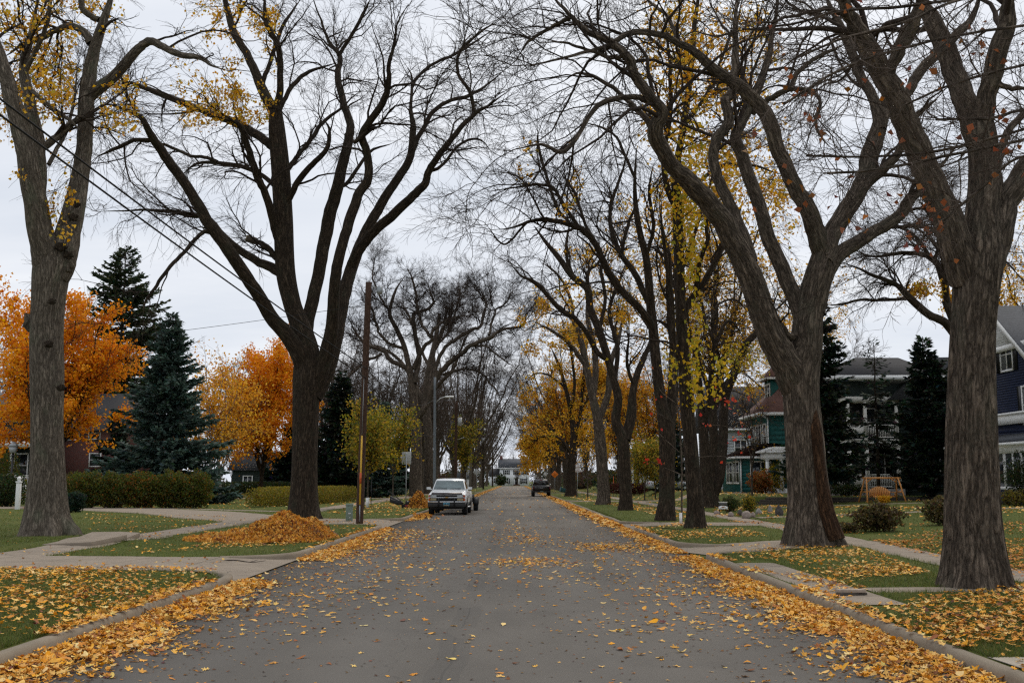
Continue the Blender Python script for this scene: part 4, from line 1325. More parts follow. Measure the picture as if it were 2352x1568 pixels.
# yellow leaved tree by the no parking sign
t = Traced('street_tree', 'yellow leaved tree behind the no parking sign, right curb', 'tree', 1312, 1139, BARK_DARK, 11, GR)
t.limb([(1312, 1139, 15), (1312, 1100, 11), (1313, 1050, 9), (1318, 1000, 8), (1310, 940, 5.5), (1296, 880, 4.5), (1280, 830, 3.5), (1262, 790, 1.5)], n=50)
t.rs = 0.62
t.limb([(1318, 1010, 8), (1332, 950, 7), (1338, 880, 7), (1346, 810, 6), (1350, 750, 4)], 0.3)
t.limb([(1310, 945, 6), (1320, 880, 6), (1310, 800, 5), (1304, 740, 4)], -0.3)
t.limb([(1314, 1045, 5), (1290, 1010, 5), (1262, 1000, 4), (1236, 1005, 3), (1215, 1030, 2)], -0.3)
t.limb([(1298, 890, 4), (1260, 860, 4), (1226, 860, 3), (1200, 890, 2)], 0.3)
t.limb([(1334, 940, 4), (1360, 900, 4), (1372, 850, 3)], -0.3)
t.limb([(1314, 1040, 4), (1340, 1010, 3), (1356, 1020, 2)], 0.3)
t.limb([(1300, 1060, 3), (1270, 1050, 3), (1240, 1052, 2), (1222, 1060, 1.5)], 0.2)
t.build(1.5, 1.4, 5, 0.018, 24, -0.2, tmin=0.1)
t.leaves([([(1195, 900), (1400, 900), (1400, 1058), (1195, 1085)], 0.62), ([(1195, 740), (1400, 740), (1400, 900), (1195, 900)], 0.36)], 0.23, 3, 0.25, YEL, 9000)

# gnarled trees, left beyond the pickup
t = Traced('street_tree', 'gnarled bare tree with twisting limbs rising above the white pickup', 'tree', 957, 1140, BARK_MID, 12, GL)
t.limb([(957, 1140, 18), (955, 1110, 16), (955, 1069, 15), (957, 1000, 13), (953, 941, 11), (944, 876, 8), (930, 801, 6.5), (911, 756, 6), (896, 726, 5), (898, 701, 4.5), (910, 664, 3.5), (930, 634, 2)], n=60)
t.rs = 0.62
for k, (pts, dd) in enumerate([
    ([(950, 880, 11), (960, 826, 10), (954, 776, 9), (948, 726, 8), (956, 714, 7), (983, 701, 6), (993, 688, 5), (985, 664, 4), (975, 640, 3)], 0.4),
    ([(957, 960, 13), (985, 914, 13), (1008, 864, 11), (1035, 826, 10), (1080, 789, 9), (1125, 769, 8), (1148, 751, 6), (1203, 746, 5), (1210, 726, 4), (1230, 696, 3)], -0.3),
    ([(992, 900, 9), (1005, 826, 8), (1035, 791, 7), (1068, 766, 7), (1098, 749, 6), (1115, 714, 5), (1113, 681, 4), (1093, 646, 3)], 0.4),
    ([(950, 850, 9), (965, 810, 8), (990, 776, 7), (993, 758, 6), (1023, 736, 6), (1072, 724, 5)], -0.4),
    ([(953, 930, 11), (947, 864, 10), (905, 839, 9), (875, 811, 8), (845, 801, 7), (818, 771, 6), (798, 726, 4)], 0.3),
    ([(990, 905, 9), (1000, 838, 9), (1003, 801, 8), (1013, 759, 6), (1033, 730, 4), (1040, 690, 3)], 0.5),
    ([(990, 772, 7), (965, 739, 6), (956, 706, 6), (950, 651, 5), (935, 615, 3)], 0.3),
    ([(930, 800, 7), (900, 790, 6), (870, 760, 5), (850, 700, 4), (830, 660, 3)], -0.3),
    ([(898, 720, 5), (870, 680, 4), (850, 630, 3), (860, 600, 2)], 0.4),
    ([(876, 812, 6), (840, 830, 5), (800, 860, 4), (770, 900, 3)], -0.4),
    ([(1126, 770, 5), (1140, 720, 4), (1170, 690, 3), (1180, 650, 2)], 0.4),
    ([(1080, 790, 5), (1120, 800, 4), (1160, 830, 3), (1190, 850, 2)], 0.3),
    ([(1012, 860, 6), (1050, 850, 5), (1100, 860, 4), (1140, 900, 3), (1150, 940, 2)], -0.4)]):
    t.limb(pts, dd, wob=2.2)
t.build(1.9, 1.4, 5, 0.02, 28, 0.05, tmin=0.06, wig=0.34, twig=TWIG, thick=1.2)

t = Traced('street_tree', 'second gnarled trunk behind the grey steel lamp pole', 'tree', 986, 1134, BARK_MID, 13, GL)
t.limb([(986, 1134, 14), (985, 1090, 12), (985, 1044, 11), (982, 980, 11), (978, 920, 10), (985, 850, 8), (1000, 780, 6), (1010, 720, 4)], n=40)
t.rs = 0.7
t.limb([(980, 930, 8), (950, 880, 7), (920, 830, 6), (880, 800, 4), (840, 790, 3)], 0.4)
t.limb([(979, 925, 8), (1010, 880, 7), (1040, 850, 6), (1060, 800, 4), (1080, 760, 3)], -0.4)
t.limb([(986, 845, 6), (960, 790, 5), (940, 730, 4), (920, 690, 3)], 0.4)
t.limb([(996, 800, 5), (1030, 760, 4), (1050, 700, 3), (1060, 650, 2)], 0.4)
t.build(2.0, 1.4, 5, 0.02, 22, 0.05, tmin=0.06, wig=0.34, twig=TWIG_PALE, thick=1.4)

# twin tree in the right garden
t = Traced('garden_tree', 'dark twin stemmed tree behind the boulders in the right garden', 'tree', 1631, 1165, BARK_DARK, 14)
t.rs = 0.88
t.limb([(1634, 1165, 27), (1626, 1125, 20), (1620, 1080, 16), (1618, 1020, 14), (1612, 950, 12), (1606, 880, 9), (1602, 800, 7), (1598, 740, 4)], n=40)
t.limb([(1640, 1140, 12), (1652, 1085, 14), (1659, 1010, 14), (1662, 940, 13), (1670, 900, 12), (1690, 850, 11), (1715, 790, 10), (1742, 760, 9), (1770, 720, 6), (1790, 660, 4)], 0.2)
t.limb([(1617, 990, 7), (1628, 920, 7), (1634, 870, 7), (1640, 800, 5), (1634, 740, 4)], -0.3)
t.limb([(1662, 930, 9), (1658, 880, 8), (1652, 876, 7), (1651, 868, 4)], -0.3)
t.limb([(1640, 800, 5), (1660, 750, 4), (1680, 740, 4), (1700, 760, 3)], 0.4)
t.limb([(1634, 745, 4), (1650, 700, 3), (1690, 690, 3), (1720, 720, 2)], 0.4)
t.limb([(1672, 895, 4), (1640, 880, 4), (1640, 790, 3), (1620, 740, 2)], 0.4)
t.build(1.0, 1.4, 5, 0.02, 28, -0.1, tmin=0.2)
t.leaves([([(1660, 790), (1790, 790), (1790, 940), (1660, 940)], 0.6), ([(1600, 820), (1660, 820), (1660, 960), (1600, 960)], 0.25)], 0.17, 3, 0.22, LIME, 480)

# bare tree behind the big trunk, right, with yellow leaves still on
t = Traced('garden_tree', 'bare tree arching left from behind the huge trunk, a tuft of yellow leaves on it', 'tree', 2238, 1160, BARK_DARK, 15)
t.limb([(2238, 1160, 16), (2236, 1050, 14), (2232, 940, 13), (2225, 840, 12), (2210, 790, 11), (2190, 740, 10), (2170, 690, 9)], n=40)
t.limb([(2205, 790, 11), (2172, 745, 11), (2130, 722, 10), (2085, 680, 9), (2050, 650, 6), (1990, 625, 5), (1930, 600, 3)], -0.2)
t.limb([(2180, 710, 9), (2165, 640, 9), (2140, 590, 8), (2080, 580, 6), (2010, 590, 4), (1950, 570, 3)], 0.3)
t.limb([(2090, 685, 5), (2040, 690, 4), (1980, 690, 3.5), (1930, 700, 3), (1900, 700, 2)], 0.4)
t.limb([(2140, 595, 5), (2100, 540, 4), (2050, 520, 3), (2000, 520, 2)], 0.5)
t.limb([(2175, 700, 7), (2170, 610, 6), (2150, 520, 5), (2110, 460, 4)], -0.4)
t.build(1.6, 1.3, 5, 0.02, 24, -0.35, tmin=0.05)
t.leaves([([(2060, 660), (2190, 650), (2190, 800), (2060, 800)], 0.85)], 0.16, 3, 0.18, YEL, 1600)

# branches with rust leaves reaching in from the right
t = Traced('oak_tree', 'thin drooping branches with a few rust brown leaves reaching in at the upper right', 'tree', 2700, 1600, BARK_MID, 16)
t.limb([(2700, 1600, 60), (2690, 1300, 54), (2685, 1000, 50), (2680, 700, 46), (2680, 400, 42), (2690, 100, 38), (2700, -200, 32)], n=40)
for pts, dd in [([(2690, 60, 8), (2500, 20, 6), (2300, -10, 4), (2076, 15, 3), (1916, 30, 2.5), (1826, 55, 2), (1726, 68, 1.2)], 0.15),
                ([(2690, 0, 7), (2480, -40, 5), (2226, -5, 3), (2076, 50, 2.4), (1926, 92, 1.6), (1840, 130, 1)], 0.05),
                ([(2690, 150, 9), (2500, 45, 6), (2352, 62, 4), (2126, 102, 2.6), (1946, 156, 2), (1800, 240, 1)], -0.1),
                ([(2690, 330, 10), (2550, 240, 6), (2352, 298, 4), (2176, 345, 2.6), (2026, 358, 2), (1851, 358, 1.2)], 0.1),
                ([(2690, 420, 9), (2500, 290, 5), (2352, 322, 3.6), (2176, 361, 2.4), (2026, 390, 1.8), (1900, 398, 1)], -0.15),
                ([(2690, 480, 8), (2520, 380, 5), (2352, 362, 3.4), (2250, 440, 2.4), (2176, 502, 1.8), (2120, 545, 1)], 0.1),
                ([(2690, 200, 8), (2500, 120, 5), (2352, 150, 3.6), (2200, 190, 2.4), (2080, 240, 1.6)], 0.2),
                ([(2690, 380, 8), (2480, 250, 5), (2352, 255, 3.6), (2280, 272, 2.4), (2150, 275, 1.6)], -0.2)]:
    t.limb(pts, dd, wob=0.4)
t.build(1.6, 1.3, 5, 0.02, 30, -0.15, tmin=0.15, scale=0.32, thick=0.8, twig=TWIG_PALE)
t.leaves([([(1700, 0), (2352, 0), (2352, 600), (1700, 600)], 0.045)], 0.06, 3, 0.045, RUST, 150, cell_=0.10)
# ------------------------------------------------------------------ other vegetation
def G(x, y):
    return (x, y, float(hgt(x, y)))


def XY(px_, Y):
    return (px_ - 1180.0) / FOC * Y


ORM = [(6, (0.88, 0.33, 0.010)), (3, (0.90, 0.40, 0.016)), (2, (0.82, 0.24, 0.008))]
auto_tree('maple_tree', 'large rounded maple full of orange leaves behind the grey forked trunk', 'tree', G(XY(128, 78), 78), 15.2, 0.26, 3.6, 5.6, 9, 101, BARK_DARK,
          q=1.0, levels=3, leaf=ORM, nleaf=30000, lsize=0.22, lspread=0.25, lfrac=0.86, curve=0.75, tmin=0.1, thick=1.0)
auto_tree('maple_tree', 'upright maple full of orange leaves left of the dark spreading tree', 'tree', G(XY(604, 108), 108), 15.6, 0.24, 3.0, 4.3, 8, 102, BARK_DARK,
          q=1.0, levels=3, leaf=ORM, nleaf=23000, lsize=0.26, lspread=0.28, lfrac=0.86, curve=0.6, tmin=0.1, thick=1.0)
BIRCHL = [(4, (0.84, 0.40, 0.02)), (3, (0.86, 0.48, 0.05)), (1, (0.76, 0.30, 0.02))]
for k, (xx, yy, hh, nl, lab) in enumerate([(486, 92, 12.6, 2300, 'white barked birch with bare top twigs beside the blue spruce'), (512, 95, 11.6, 4200, 'white barked birch with yellow leaves, right of the bare topped birch')]):
    auto_tree('birch_tree', lab, 'tree', G(XY(xx, yy), yy), hh, 0.13, 2.6, 2.4, 6, 110 + k, BARK_BIRCH, 'birches behind the blue spruce',
              q=1.2, levels=3, leaf=BIRCHL, nleaf=nl, lsize=0.22, lspread=0.3, curve=0.6, tmin=0.1, thick=1.1, twig=TWIG_PALE)

SPR = [(4, (0.042, 0.066, 0.034)), (3, (0.062, 0.088, 0.042)), (1, (0.09, 0.095, 0.045))]
BLU = [(4, (0.085, 0.135, 0.112)), (3, (0.13, 0.185, 0.155)), (2, (0.05, 0.085, 0.07))]
DRK = [(4, (0.020, 0.034, 0.022)), (3, (0.030, 0.046, 0.029)), (1, (0.045, 0.046, 0.027))]
conifer('spruce_tree', 'tallest dark green spruce rising above the orange maple', G(XY(270, 108), 108), 26.3, 9.2, 201, SPR, dens=0.72, spray=0.62, zlow=3.0, shape=0.62, trunk=0.34, open_=0.12)
conifer('spruce_tree', 'dense blue green spruce standing behind the long hedge', G(XY(386, 76), 76), 13.9, 6.0, 202, BLU, dens=1.35, spray=0.50, zlow=0.3, shape=0.80)
conifer('spruce_tree', 'dark spruce between the dark spreading tree and the leaning utility pole', G(XY(783, 104), 104), 12.6, 5.2, 203, DRK, dens=1.0, spray=0.7, zlow=0.3)
conifer('spruce_tree', 'dark spruce just left of the dark spreading tree trunk', G(XY(690, 125), 125), 12.0, 5.6, 206, DRK, dens=0.9, spray=0.8, zlow=0.3)
conifer('spruce_tree', 'small grey green spruce behind the yellow green sapling', G(XY(884, 118), 118), 10.6, 3.6, 204, BLU, dens=0.9, spray=0.6, zlow=0.3)
conifer('spruce_tree', 'dark spruce hiding the brick house wall', G(XY(268, 92), 92), 8.0, 3.2, 205, DRK, dens=1.0, spray=0.6, zlow=0.3)
conifer('spruce_tree', 'dark spruce right behind the scarred trunk, ragged and tall', G(XY(1893, 63), 63), 12.2, 3.1, 211, DRK, dens=1.0, spray=0.5, zlow=1.7, shape=0.6)
conifer('spruce_tree', 'thin sparse spruce in front of the balcony railings', G(XY(2011, 67), 67), 10.0, 2.5, 212, DRK, dens=0.42, spray=0.42, zlow=1.9, shape=0.55, trunk=0.12)
conifer('spruce_tree', 'thick dark spruce beside the dark green house wall', G(XY(2130, 65), 65), 9.9, 3.5, 213, DRK, dens=1.3, spray=0.5, zlow=0.9, shape=0.7)

# hedges and shrubs
HG = [(5, (0.070, 0.095, 0.016)), (4, (0.115, 0.125, 0.022)), (1, (0.17, 0.115, 0.02)), (1, (0.24, 0.10, 0.012))]
HGL = [(4, (0.20, 0.18, 0.022)), (3, (0.27, 0.22, 0.03)), (2, (0.14, 0.13, 0.02)), (1, (0.33, 0.18, 0.02))]
HGD = [(4, (0.030, 0.050, 0.014)), (3, (0.045, 0.070, 0.020)), (1, (0.09, 0.07, 0.02))]
BRN = [(4, (0.12, 0.085, 0.03)), (3, (0.075, 0.055, 0.02)), (2, (0.17, 0.135, 0.055)), (2, (0.055, 0.06, 0.02))]
ORB = [(4, (0.30, 0.085, 0.02)), (3, (0.22, 0.10, 0.025)), (2, (0.13, 0.12, 0.03)), (1, (0.38, 0.16, 0.03))]
labs = ['olive brown hedge shrub at the right end of the long row', 'olive hedge shrub second from the right end of the long row', 'hedge shrub with an orange tinge, mid row, under the blue spruce', 'olive hedge shrub left of the orange tinged one',
        'hedge shrub touching the grey forked trunk on its right', 'hedge shrub behind the grey forked trunk']
for k, xx in enumerate([452, 398, 336, 270, 205, 120]):
    shrub('hedge_shrub', labs[k], 'hedge', G(XY(xx, 63), 63), 1.12, 0.9, 2.1, 300 + k, HG if k != 2 else HG + [(2, (0.26, 0.10, 0.014))], n=5200, size=0.12, group='shrubs of the long hedge', squareness=2.5, lumps=0.20, stems=40)
shrub('yew_bush', 'dark green bush left of the white post', 'bush', G(XY(15, 66), 66), 1.5, 1.2, 2.1, 310, HGD, n=5500, size=0.12, squareness=2.6, lumps=0.12)
shrub('round_bush', 'rounded brown green bush in front of the white columned porch', 'bush', G(XY(6, 80), 80), 1.4, 1.2, 4.0, 311, HG, n=4500, size=0.13, squareness=2.4, lumps=0.1)
shrub('juniper_bush', 'low dark juniper at the right foot of the grey forked trunk', 'bush', G(XY(175, 54), 54), 0.72, 0.6, 1.05, 312, [(3, (0.022, 0.042, 0.026)), (2, (0.034, 0.058, 0.034))], n=4000, size=0.09, lumps=0.2)
hx, hy = -14.3, 74
shrub('clipped_hedge', 'low clipped yellow green hedge passing behind the dark spreading tree', 'hedge', G(hx, hy), 9.6, 0.85, 1.25, 313, HGL, n=17000, size=0.10, squareness=7, lumps=0.03, stems=90, rot=math.atan2(18.5, 3.2))
shrub('clipped_hedge', 'long dark green hedge across the far side of the left lawn', 'hedge', G(-27, 118), 9.5, 1.0, 1.5, 314, HGD, n=11000, size=0.17, squareness=6, lumps=0.06, stems=60)
for k, (xx, D, r, h, lab, pal) in enumerate([(182, 84, 1.1, 2.2, 'yellowing shrub below the brick house, by the hedge', HG), (232, 80, 1.0, 1.6, 'low yellow shrub before the dark spruce and brick house', HGL)]):
    shrub('yard_shrub', lab, 'bush', G(XY(xx, D), D), r, r, h, 316 + k, pal, n=2600, size=0.14)
# right side shrubs
shrub('hydrangea_bush', 'large withered brown bush on the right lawn before the log swing', 'bush', G(11.4, 33.2), 0.68, 0.6, 0.86, 320, BRN, n=2600, size=0.10, lumps=0.3)
shrub('hydrangea_bush', 'withered brown bush partly hidden by the huge right trunk', 'bush', G(14.4, 35.5), 0.62, 0.6, 0.95, 321, BRN, n=2000, size=0.10, lumps=0.3)
shrub('perennial_clump', 'cut back brown stalks left of the large withered bush', 'bush', G(10.35, 33.0), 0.42, 0.3, 0.32, 322, BRN, n=700, size=0.07, lumps=0.3, stems=60)
shrub('burning_bush', 'orange red bush under the teal house window', 'bush', G(XY(1742, 82), 82), 0.95, 0.85, 1.75, 323, ORB, n=3000, size=0.13, lumps=0.25)
shrub('yard_shrub', 'yellow green shrub behind the orange red bush', 'bush', G(XY(1772, 85), 85), 1.1, 0.8, 2.5, 324, YGR, n=2400, size=0.13)
shrub('red_hedge', 'dark red hedge low across the far right lawn', 'hedge', G(13.4, 112), 3.6, 0.6, 1.15, 325, [(3, (0.10, 0.025, 0.018)), (2, (0.075, 0.022, 0.016)), (1, (0.14, 0.05, 0.025))], n=5000, size=0.14, squareness=5, lumps=0.08, stems=40)
shrub('garden_shrub', 'small feathery green shrub right of the garden sign', 'bush', G(XY(1714, 52.5), 52.5), 0.34, 0.3, 0.85, 326, YGR + HGD, n=1800, size=0.06, lumps=0.3)
shrub('garden_shrub', 'small feathery green shrub behind the garden sign', 'bush', G(XY(1672, 54.5), 54.5), 0.5, 0.35, 0.8, 327, HGD + [(2, (0.10, 0.12, 0.03))], n=1900, size=0.06, lumps=0.3)
shrub('porch_shrub', 'tall dark shrub against the navy house porch', 'bush', G(XY(2338, 52), 52), 0.9, 0.7, 2.5, 328, HGD, n=2600, size=0.09, lumps=0.3)
shrub('porch_shrub', 'low yellow brown plants at the foot of the navy house', 'bush', G(XY(2318, 50), 50), 0.8, 0.5, 0.75, 329, BRN + HGL, n=1600, size=0.08, lumps=0.3)
shrub('porch_shrub', 'green perennials before the stone porch base', 'bush', G(XY(1935, 67), 67), 1.3, 0.5, 0.8, 330, HGD, n=1800, size=0.10, lumps=0.3)
shrub('porch_shrub', 'small bright yellow plant under the log swing', 'bush', G(XY(2018, 59.5), 59.5), 0.42, 0.3, 0.42, 331, YEL, n=700, size=0.08, lumps=0.3)
shrub('far_shrub', 'green bush by the white house at the street end', 'bush', G(XY(1151, 366), 366), 2.0, 1.5, 3.8, 332, HGD, n=900, size=0.5)

# saplings
def sapling(name, label, base, Ht, r, fork, spread, seed, pal, n, lsize, group=None, nl=5):
    return auto_tree(name, label, 'tree', base, Ht, r, fork, spread, nl, seed, BARK_MID, group, q=1.5, levels=2 + 1, leaf=pal, nleaf=n, lsize=lsize, lspread=0.2, curve=0.5, scale=0.45, tmin=0.1, thick=1.6, sides=10)


SG = 'young trees on the lawns'
s1 = sapling('young_maple', 'yellow green young maple with a white trunk guard, right of the leaning utility pole', G(XY(848, 62.5), 62.5), 5.9, 0.065, 2.0, 1.5, 401, YGR, 5200, 0.15, SG, 7)
m = MB(); m.tube([(0, 0, 0.02), (0, 0, 0.62)], 0.10, 12); m.build('trunk_guard', WHITE, s1)
for sx in (-0.2, 0.2):
    m = MB(); m.tube([(sx, 0.05, 0), (sx, 0.05, 1.9)], 0.022, 8); m.build('stake', BLACK, s1)
sapling('young_maple', 'yellow green young maple between the white guarded one and the blank sign', G(XY(905, 86), 86), 7.2, 0.07, 2.4, 1.9, 402, YGR, 4200, 0.17, SG, 7)
sapling('young_maple', 'bright yellow green young tree beside the brown pole with transformer', G(XY(1068, 136), 136), 10.2, 0.09, 2.8, 1.9, 403, YGR, 2200, 0.24, SG, 7)
sapling('young_maple', 'small green yellow tree left of the pair on the right lawn', G(XY(1477, 88), 88), 5.0, 0.06, 1.2, 1.35, 404, YGR, 3600, 0.15, SG, 6)
sapling('young_maple', 'small green yellow tree right of the pair on the right lawn', G(XY(1502, 90), 90), 5.4, 0.06, 1.2, 1.4, 405, YGR, 3600, 0.15, SG, 6)
sapling('young_maple', 'thin leafless young trunk on the right boulevard beside the no parking sign', G(XY(1348, 100), 100), 5.2, 0.075, 2.6, 0.9, 406, YEL, 260, 0.15, SG, 5)
sapling('young_locust', 'slender garden tree with sparse rusty leaves before the grey white house', G(XY(1722, 70), 70), 7.2, 0.08, 2.4, 1.3, 407, [(2, (0.22, 0.10, 0.03)), (1, (0.30, 0.20, 0.03))], 150, 0.15, SG, 4)
t = Traced('young_maple', 'thin sapling with a few bright red leaves and a white trunk guard', 'tree', 1566, 1203, BARK_MID, 410, SG)
t.limb([(1566, 1203, 2.2), (1566, 1150, 2.2), (1566, 1080, 2.0), (1563, 1000, 1.8), (1556, 930, 1.6), (1548, 870, 1.3), (1536, 810, 0.9)], n=30)
for pts in ([(1563, 1010, 1.2), (1600, 985, 1), (1650, 975, .8), (1700, 990, .6)], [(1560, 960, 1.2), (1600, 930, 1), (1650, 940, .8), (1690, 925, .6)], [(1564, 1060, 1.2), (1610, 1050, 1), (1660, 1048, .8), (1700, 1060, .5)],
            [(1561, 980, 1.2), (1530, 960, 1), (1505, 945, .6)], [(1564, 1040, 1.2), (1530, 1010, 1), (1500, 980, .6)], [(1556, 930, 1.1), (1520, 900, .9), (1500, 860, .6)], [(1552, 890, 1), (1580, 850, .8), (1600, 820, .5)],
            [(1565, 1090, 1.2), (1530, 1075, 1), (1495, 1060, .6)]):
    t.limb(pts, None, wob=0.6)
t.build(1.2, 1.1, 5, 0.01, 10, -0.1, tmin=0.3, scale=0.3, rlim=0.2, sink=0.1, thick=0.7)
t.leaves([([(1480, 760), (1730, 760), (1730, 1130), (1480, 1130)], 0.06)], 0.15, 1, 0.06, RED, 60, cell_=0.11)
m = MB(); m.tube([(-0.05, -0.1, 0.0), (-0.05, -0.1, 0.42)], 0.055, 10); m.build('trunk_guard', WHITE, t.root)

# ------------------------------------------------------------------ rows of trees farther along the street
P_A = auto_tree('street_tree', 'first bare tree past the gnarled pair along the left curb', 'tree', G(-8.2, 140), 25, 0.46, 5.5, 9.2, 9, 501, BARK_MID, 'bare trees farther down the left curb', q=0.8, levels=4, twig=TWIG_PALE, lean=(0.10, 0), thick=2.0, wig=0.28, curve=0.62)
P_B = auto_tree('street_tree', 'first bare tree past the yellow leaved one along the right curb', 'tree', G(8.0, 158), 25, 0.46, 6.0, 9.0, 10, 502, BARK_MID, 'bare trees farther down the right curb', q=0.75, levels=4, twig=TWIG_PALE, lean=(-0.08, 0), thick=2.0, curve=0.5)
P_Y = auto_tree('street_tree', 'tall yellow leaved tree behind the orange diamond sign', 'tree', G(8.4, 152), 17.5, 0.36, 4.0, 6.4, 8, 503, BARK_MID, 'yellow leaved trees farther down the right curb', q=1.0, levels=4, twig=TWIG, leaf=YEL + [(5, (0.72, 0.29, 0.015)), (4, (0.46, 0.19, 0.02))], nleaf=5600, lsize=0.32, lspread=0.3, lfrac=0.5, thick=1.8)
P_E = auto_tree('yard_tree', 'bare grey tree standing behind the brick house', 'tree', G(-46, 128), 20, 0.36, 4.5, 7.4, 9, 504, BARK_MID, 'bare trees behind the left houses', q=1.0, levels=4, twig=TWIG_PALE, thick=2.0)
ords = ['second', 'third', 'fourth', 'fifth', 'sixth', 'seventh', 'eighth', 'ninth', 'tenth']
rg = RNG(77)
for k, y in enumerate([161, 184, 206, 232, 258, 286, 316]):
    copy_tree(P_A, G(-8.2 + rg.normal(0, 0.4), y), rg.uniform(-0.7, 0.7), rg.uniform(0.9, 1.08), ords[k] + ' bare tree past the gnarled pair along the left curb', 'tree', 'bare trees farther down the left curb')
for k, y in enumerate([186, 207, 229, 252, 276, 302, 330]):
    copy_tree(P_B, G(8.2 + rg.normal(0, 0.5), y), rg.uniform(-0.7, 0.7), rg.uniform(0.9, 1.1), ords[k] + ' bare tree past the yellow leaved one along the right curb', 'tree', 'bare trees farther down the right curb')
for k, (x, y, s, lab) in enumerate([(7.6, 176, 0.85, 'yellow leaved tree just beyond the white regulation sign'), (14.5, 136, 0.80, 'yellow leaved tree set back behind the no parking sign'), (15.5, 118, 0.72, 'yellow leaved tree between the grey trunk and the red hedge'),
                                    (17.0, 170, 0.95, 'yellow leaved tree in the yard behind the Y shaped tree'), (7.3, 200, 0.8, 'orange yellow tree farthest down the right curb')]):
    copy_tree(P_Y, G(x, y), 1.1 * k + 0.4, s, lab, 'tree', 'yellow leaved trees farther down the right curb')
# a pale yellow crown high above the right lawns
P_T = auto_tree('yard_tree', 'very tall tree with thin yellow leaves above the forked tree', 'tree', G(16, 84), 27, 0.45, 7.0, 9.5, 10, 505, BARK_DARK, None, q=1.0, levels=4, leaf=YEL, nleaf=9000, lsize=0.24, lspread=0.4, lfrac=0.55, thick=1.3)
copy_tree(P_T, G(45, 88), 1.9, 0.92, 'tall yellow leaved tree behind the navy house roof', 'tree', None)
copy_tree(P_T, G(30, 112), 3.0, 0.80, 'thinly leaved tall tree behind the teal house', 'tree', None)
YB = 'bare trees behind the left houses'
for k, (x, y, s, lab) in enumerate([(-38, 150, 1.0, 'bare grey tree behind the blue spruce'), (-30, 158, 0.95, 'bare grey tree behind the upright orange maple'), (-22, 150, 0.95, 'bare grey tree behind the dark spruces, left yard'),
                                    (-17, 135, 1.0, 'bare tree behind the grey green spruce'), (-15, 172, 1.05, 'bare tree in the yard behind the steel lamp pole'), (-58, 120, 0.9, 'bare grey tree beyond the white columned porch'), (-21, 118, 0.95, 'bare grey tree left of the dark spruce beside the leaning pole'), (-12.5, 150, 1.0, 'bare grey tree behind the second gnarled trunk'), (-14.5, 196, 1.15, 'bare tree in the second row behind the transformer pole'), (-16, 224, 1.15, 'bare tree in the second row behind the crossarm pole'), (-15, 262, 1.2, 'bare tree behind the small white garage'), (-26, 190, 1.15, 'bare grey tree farthest behind the yellow green saplings'), (-18, 175, 1.1, 'bare tree behind the bright yellow green young tree'), (-34, 200, 1.2, 'bare grey tree far behind the clipped hedge')]):
    copy_tree(P_E, G(x, y), 0.9 * k + 0.3, s, lab, 'tree', YB)
YR = 'bare trees behind the right houses'
for k, (x, y, s, lab) in enumerate([(15, 150, 0.9, 'bare grey tree behind the red hedge'), (19, 128, 0.85, 'bare grey tree behind the small green pair'), (24, 150, 1.0, 'bare grey tree behind the grey white house'), (40, 125, 0.9, 'bare grey tree behind the dark green house'),
                                    (14, 205, 1.0, 'bare grey tree in the far right yards'), (52, 110, 0.8, 'bare grey tree left of the navy house'), (20, 230, 1.1, 'bare grey tree farthest in the right yards')]):
    copy_tree(P_E, G(x, y), 1.3 * k + 0.7, s, lab, 'tree', YR)
copy_tree(P_E, G(1.2, 366), 0.5, 0.32, 'small bare tree before the white house at the street end', 'tree', None)
conifer('spruce_tree', 'dark evergreen behind the small green pair on the right lawn', G(15.5, 104), 9.0, 2.2, 214, DRK, dens=0.8, spray=0.7)
conifer('spruce_tree', 'dark green evergreen in the left yards by the transformer pole', G(-13.8, 128), 8.0, 2.6, 215, DRK, dens=0.8, spray=0.8)

# bushy undergrowth of the back yards
rg = RNG(880)
ctr = []
for k in range(120):
    s_ = rg.choice([-1, 1]); far = rg.random() < 0.5
    x = s_ * rg.uniform(15, 95); y = rg.uniform(165, 345) if abs(x) < 45 else rg.uniform(140, 260)
    if k >= 100: x = rg.uniform(13, 34); y = rg.uniform(150, 300)
    if 40 <= k < 66: x = s_ * rg.uniform(14, 27); y = rg.uniform(165, 345)
    if k < 22: x = rg.uniform(-70, 70); y = rg.uniform(388, 400); x += 12 * np.sign(x)
    ctr.append((x, y, rg.uniform(2.5, 5.0), rg.uniform(1.8, 4.6)))
ctr += [(sx * a, b_, 4.0, hh) for sx, a, b_, hh in ((-1, 11.5, 384, 6), (-1, 16, 386, 7), (-1, 21, 384, 8), (1, 9.5, 384, 7), (1, 14, 386, 8), (1, 19, 384, 7), (-1, 17, 300, 5), (-1, 20, 250, 5), (1, 14, 310, 5), (1, 16, 260, 5), (-1, 15, 340, 5), (1, 12.5, 345, 6))]
C_, cc = [], []
for x, y, r, h in ctr:
    n = 620
    d = norm(rg.normal(size=(n, 3))); rad = rg.random(n) ** 0.35 * (1 + 0.25 * np.sin(d[:, 0] * 5 + x) * np.sin(d[:, 1] * 6 + y))
    p = d * rad[:, None] * np.array([r, r, h * 0.55]); p[:, 2] += h * 0.45
    p = p[p[:, 2] > 0]
    C_.append(p + np.array([x, y, 0.1]))
    cc.append(palette(rg, len(p), [[(3, (0.035, 0.045, 0.018)), (1, (0.06, 0.06, 0.02))], [(3, (0.075, 0.05, 0.03)), (1, (0.10, 0.06, 0.03))], [(2, (0.16, 0.10, 0.02)), (2, (0.08, 0.06, 0.02))]][rg.choice([0, 0, 1, 2])], 0.2))
C_ = np.concatenate(C_); cc = np.concatenate(cc)
V, T, c4 = leaf_cards(C_, 0.55 * rg.uniform(0.6, 1.3, len(C_)), rg, cc)
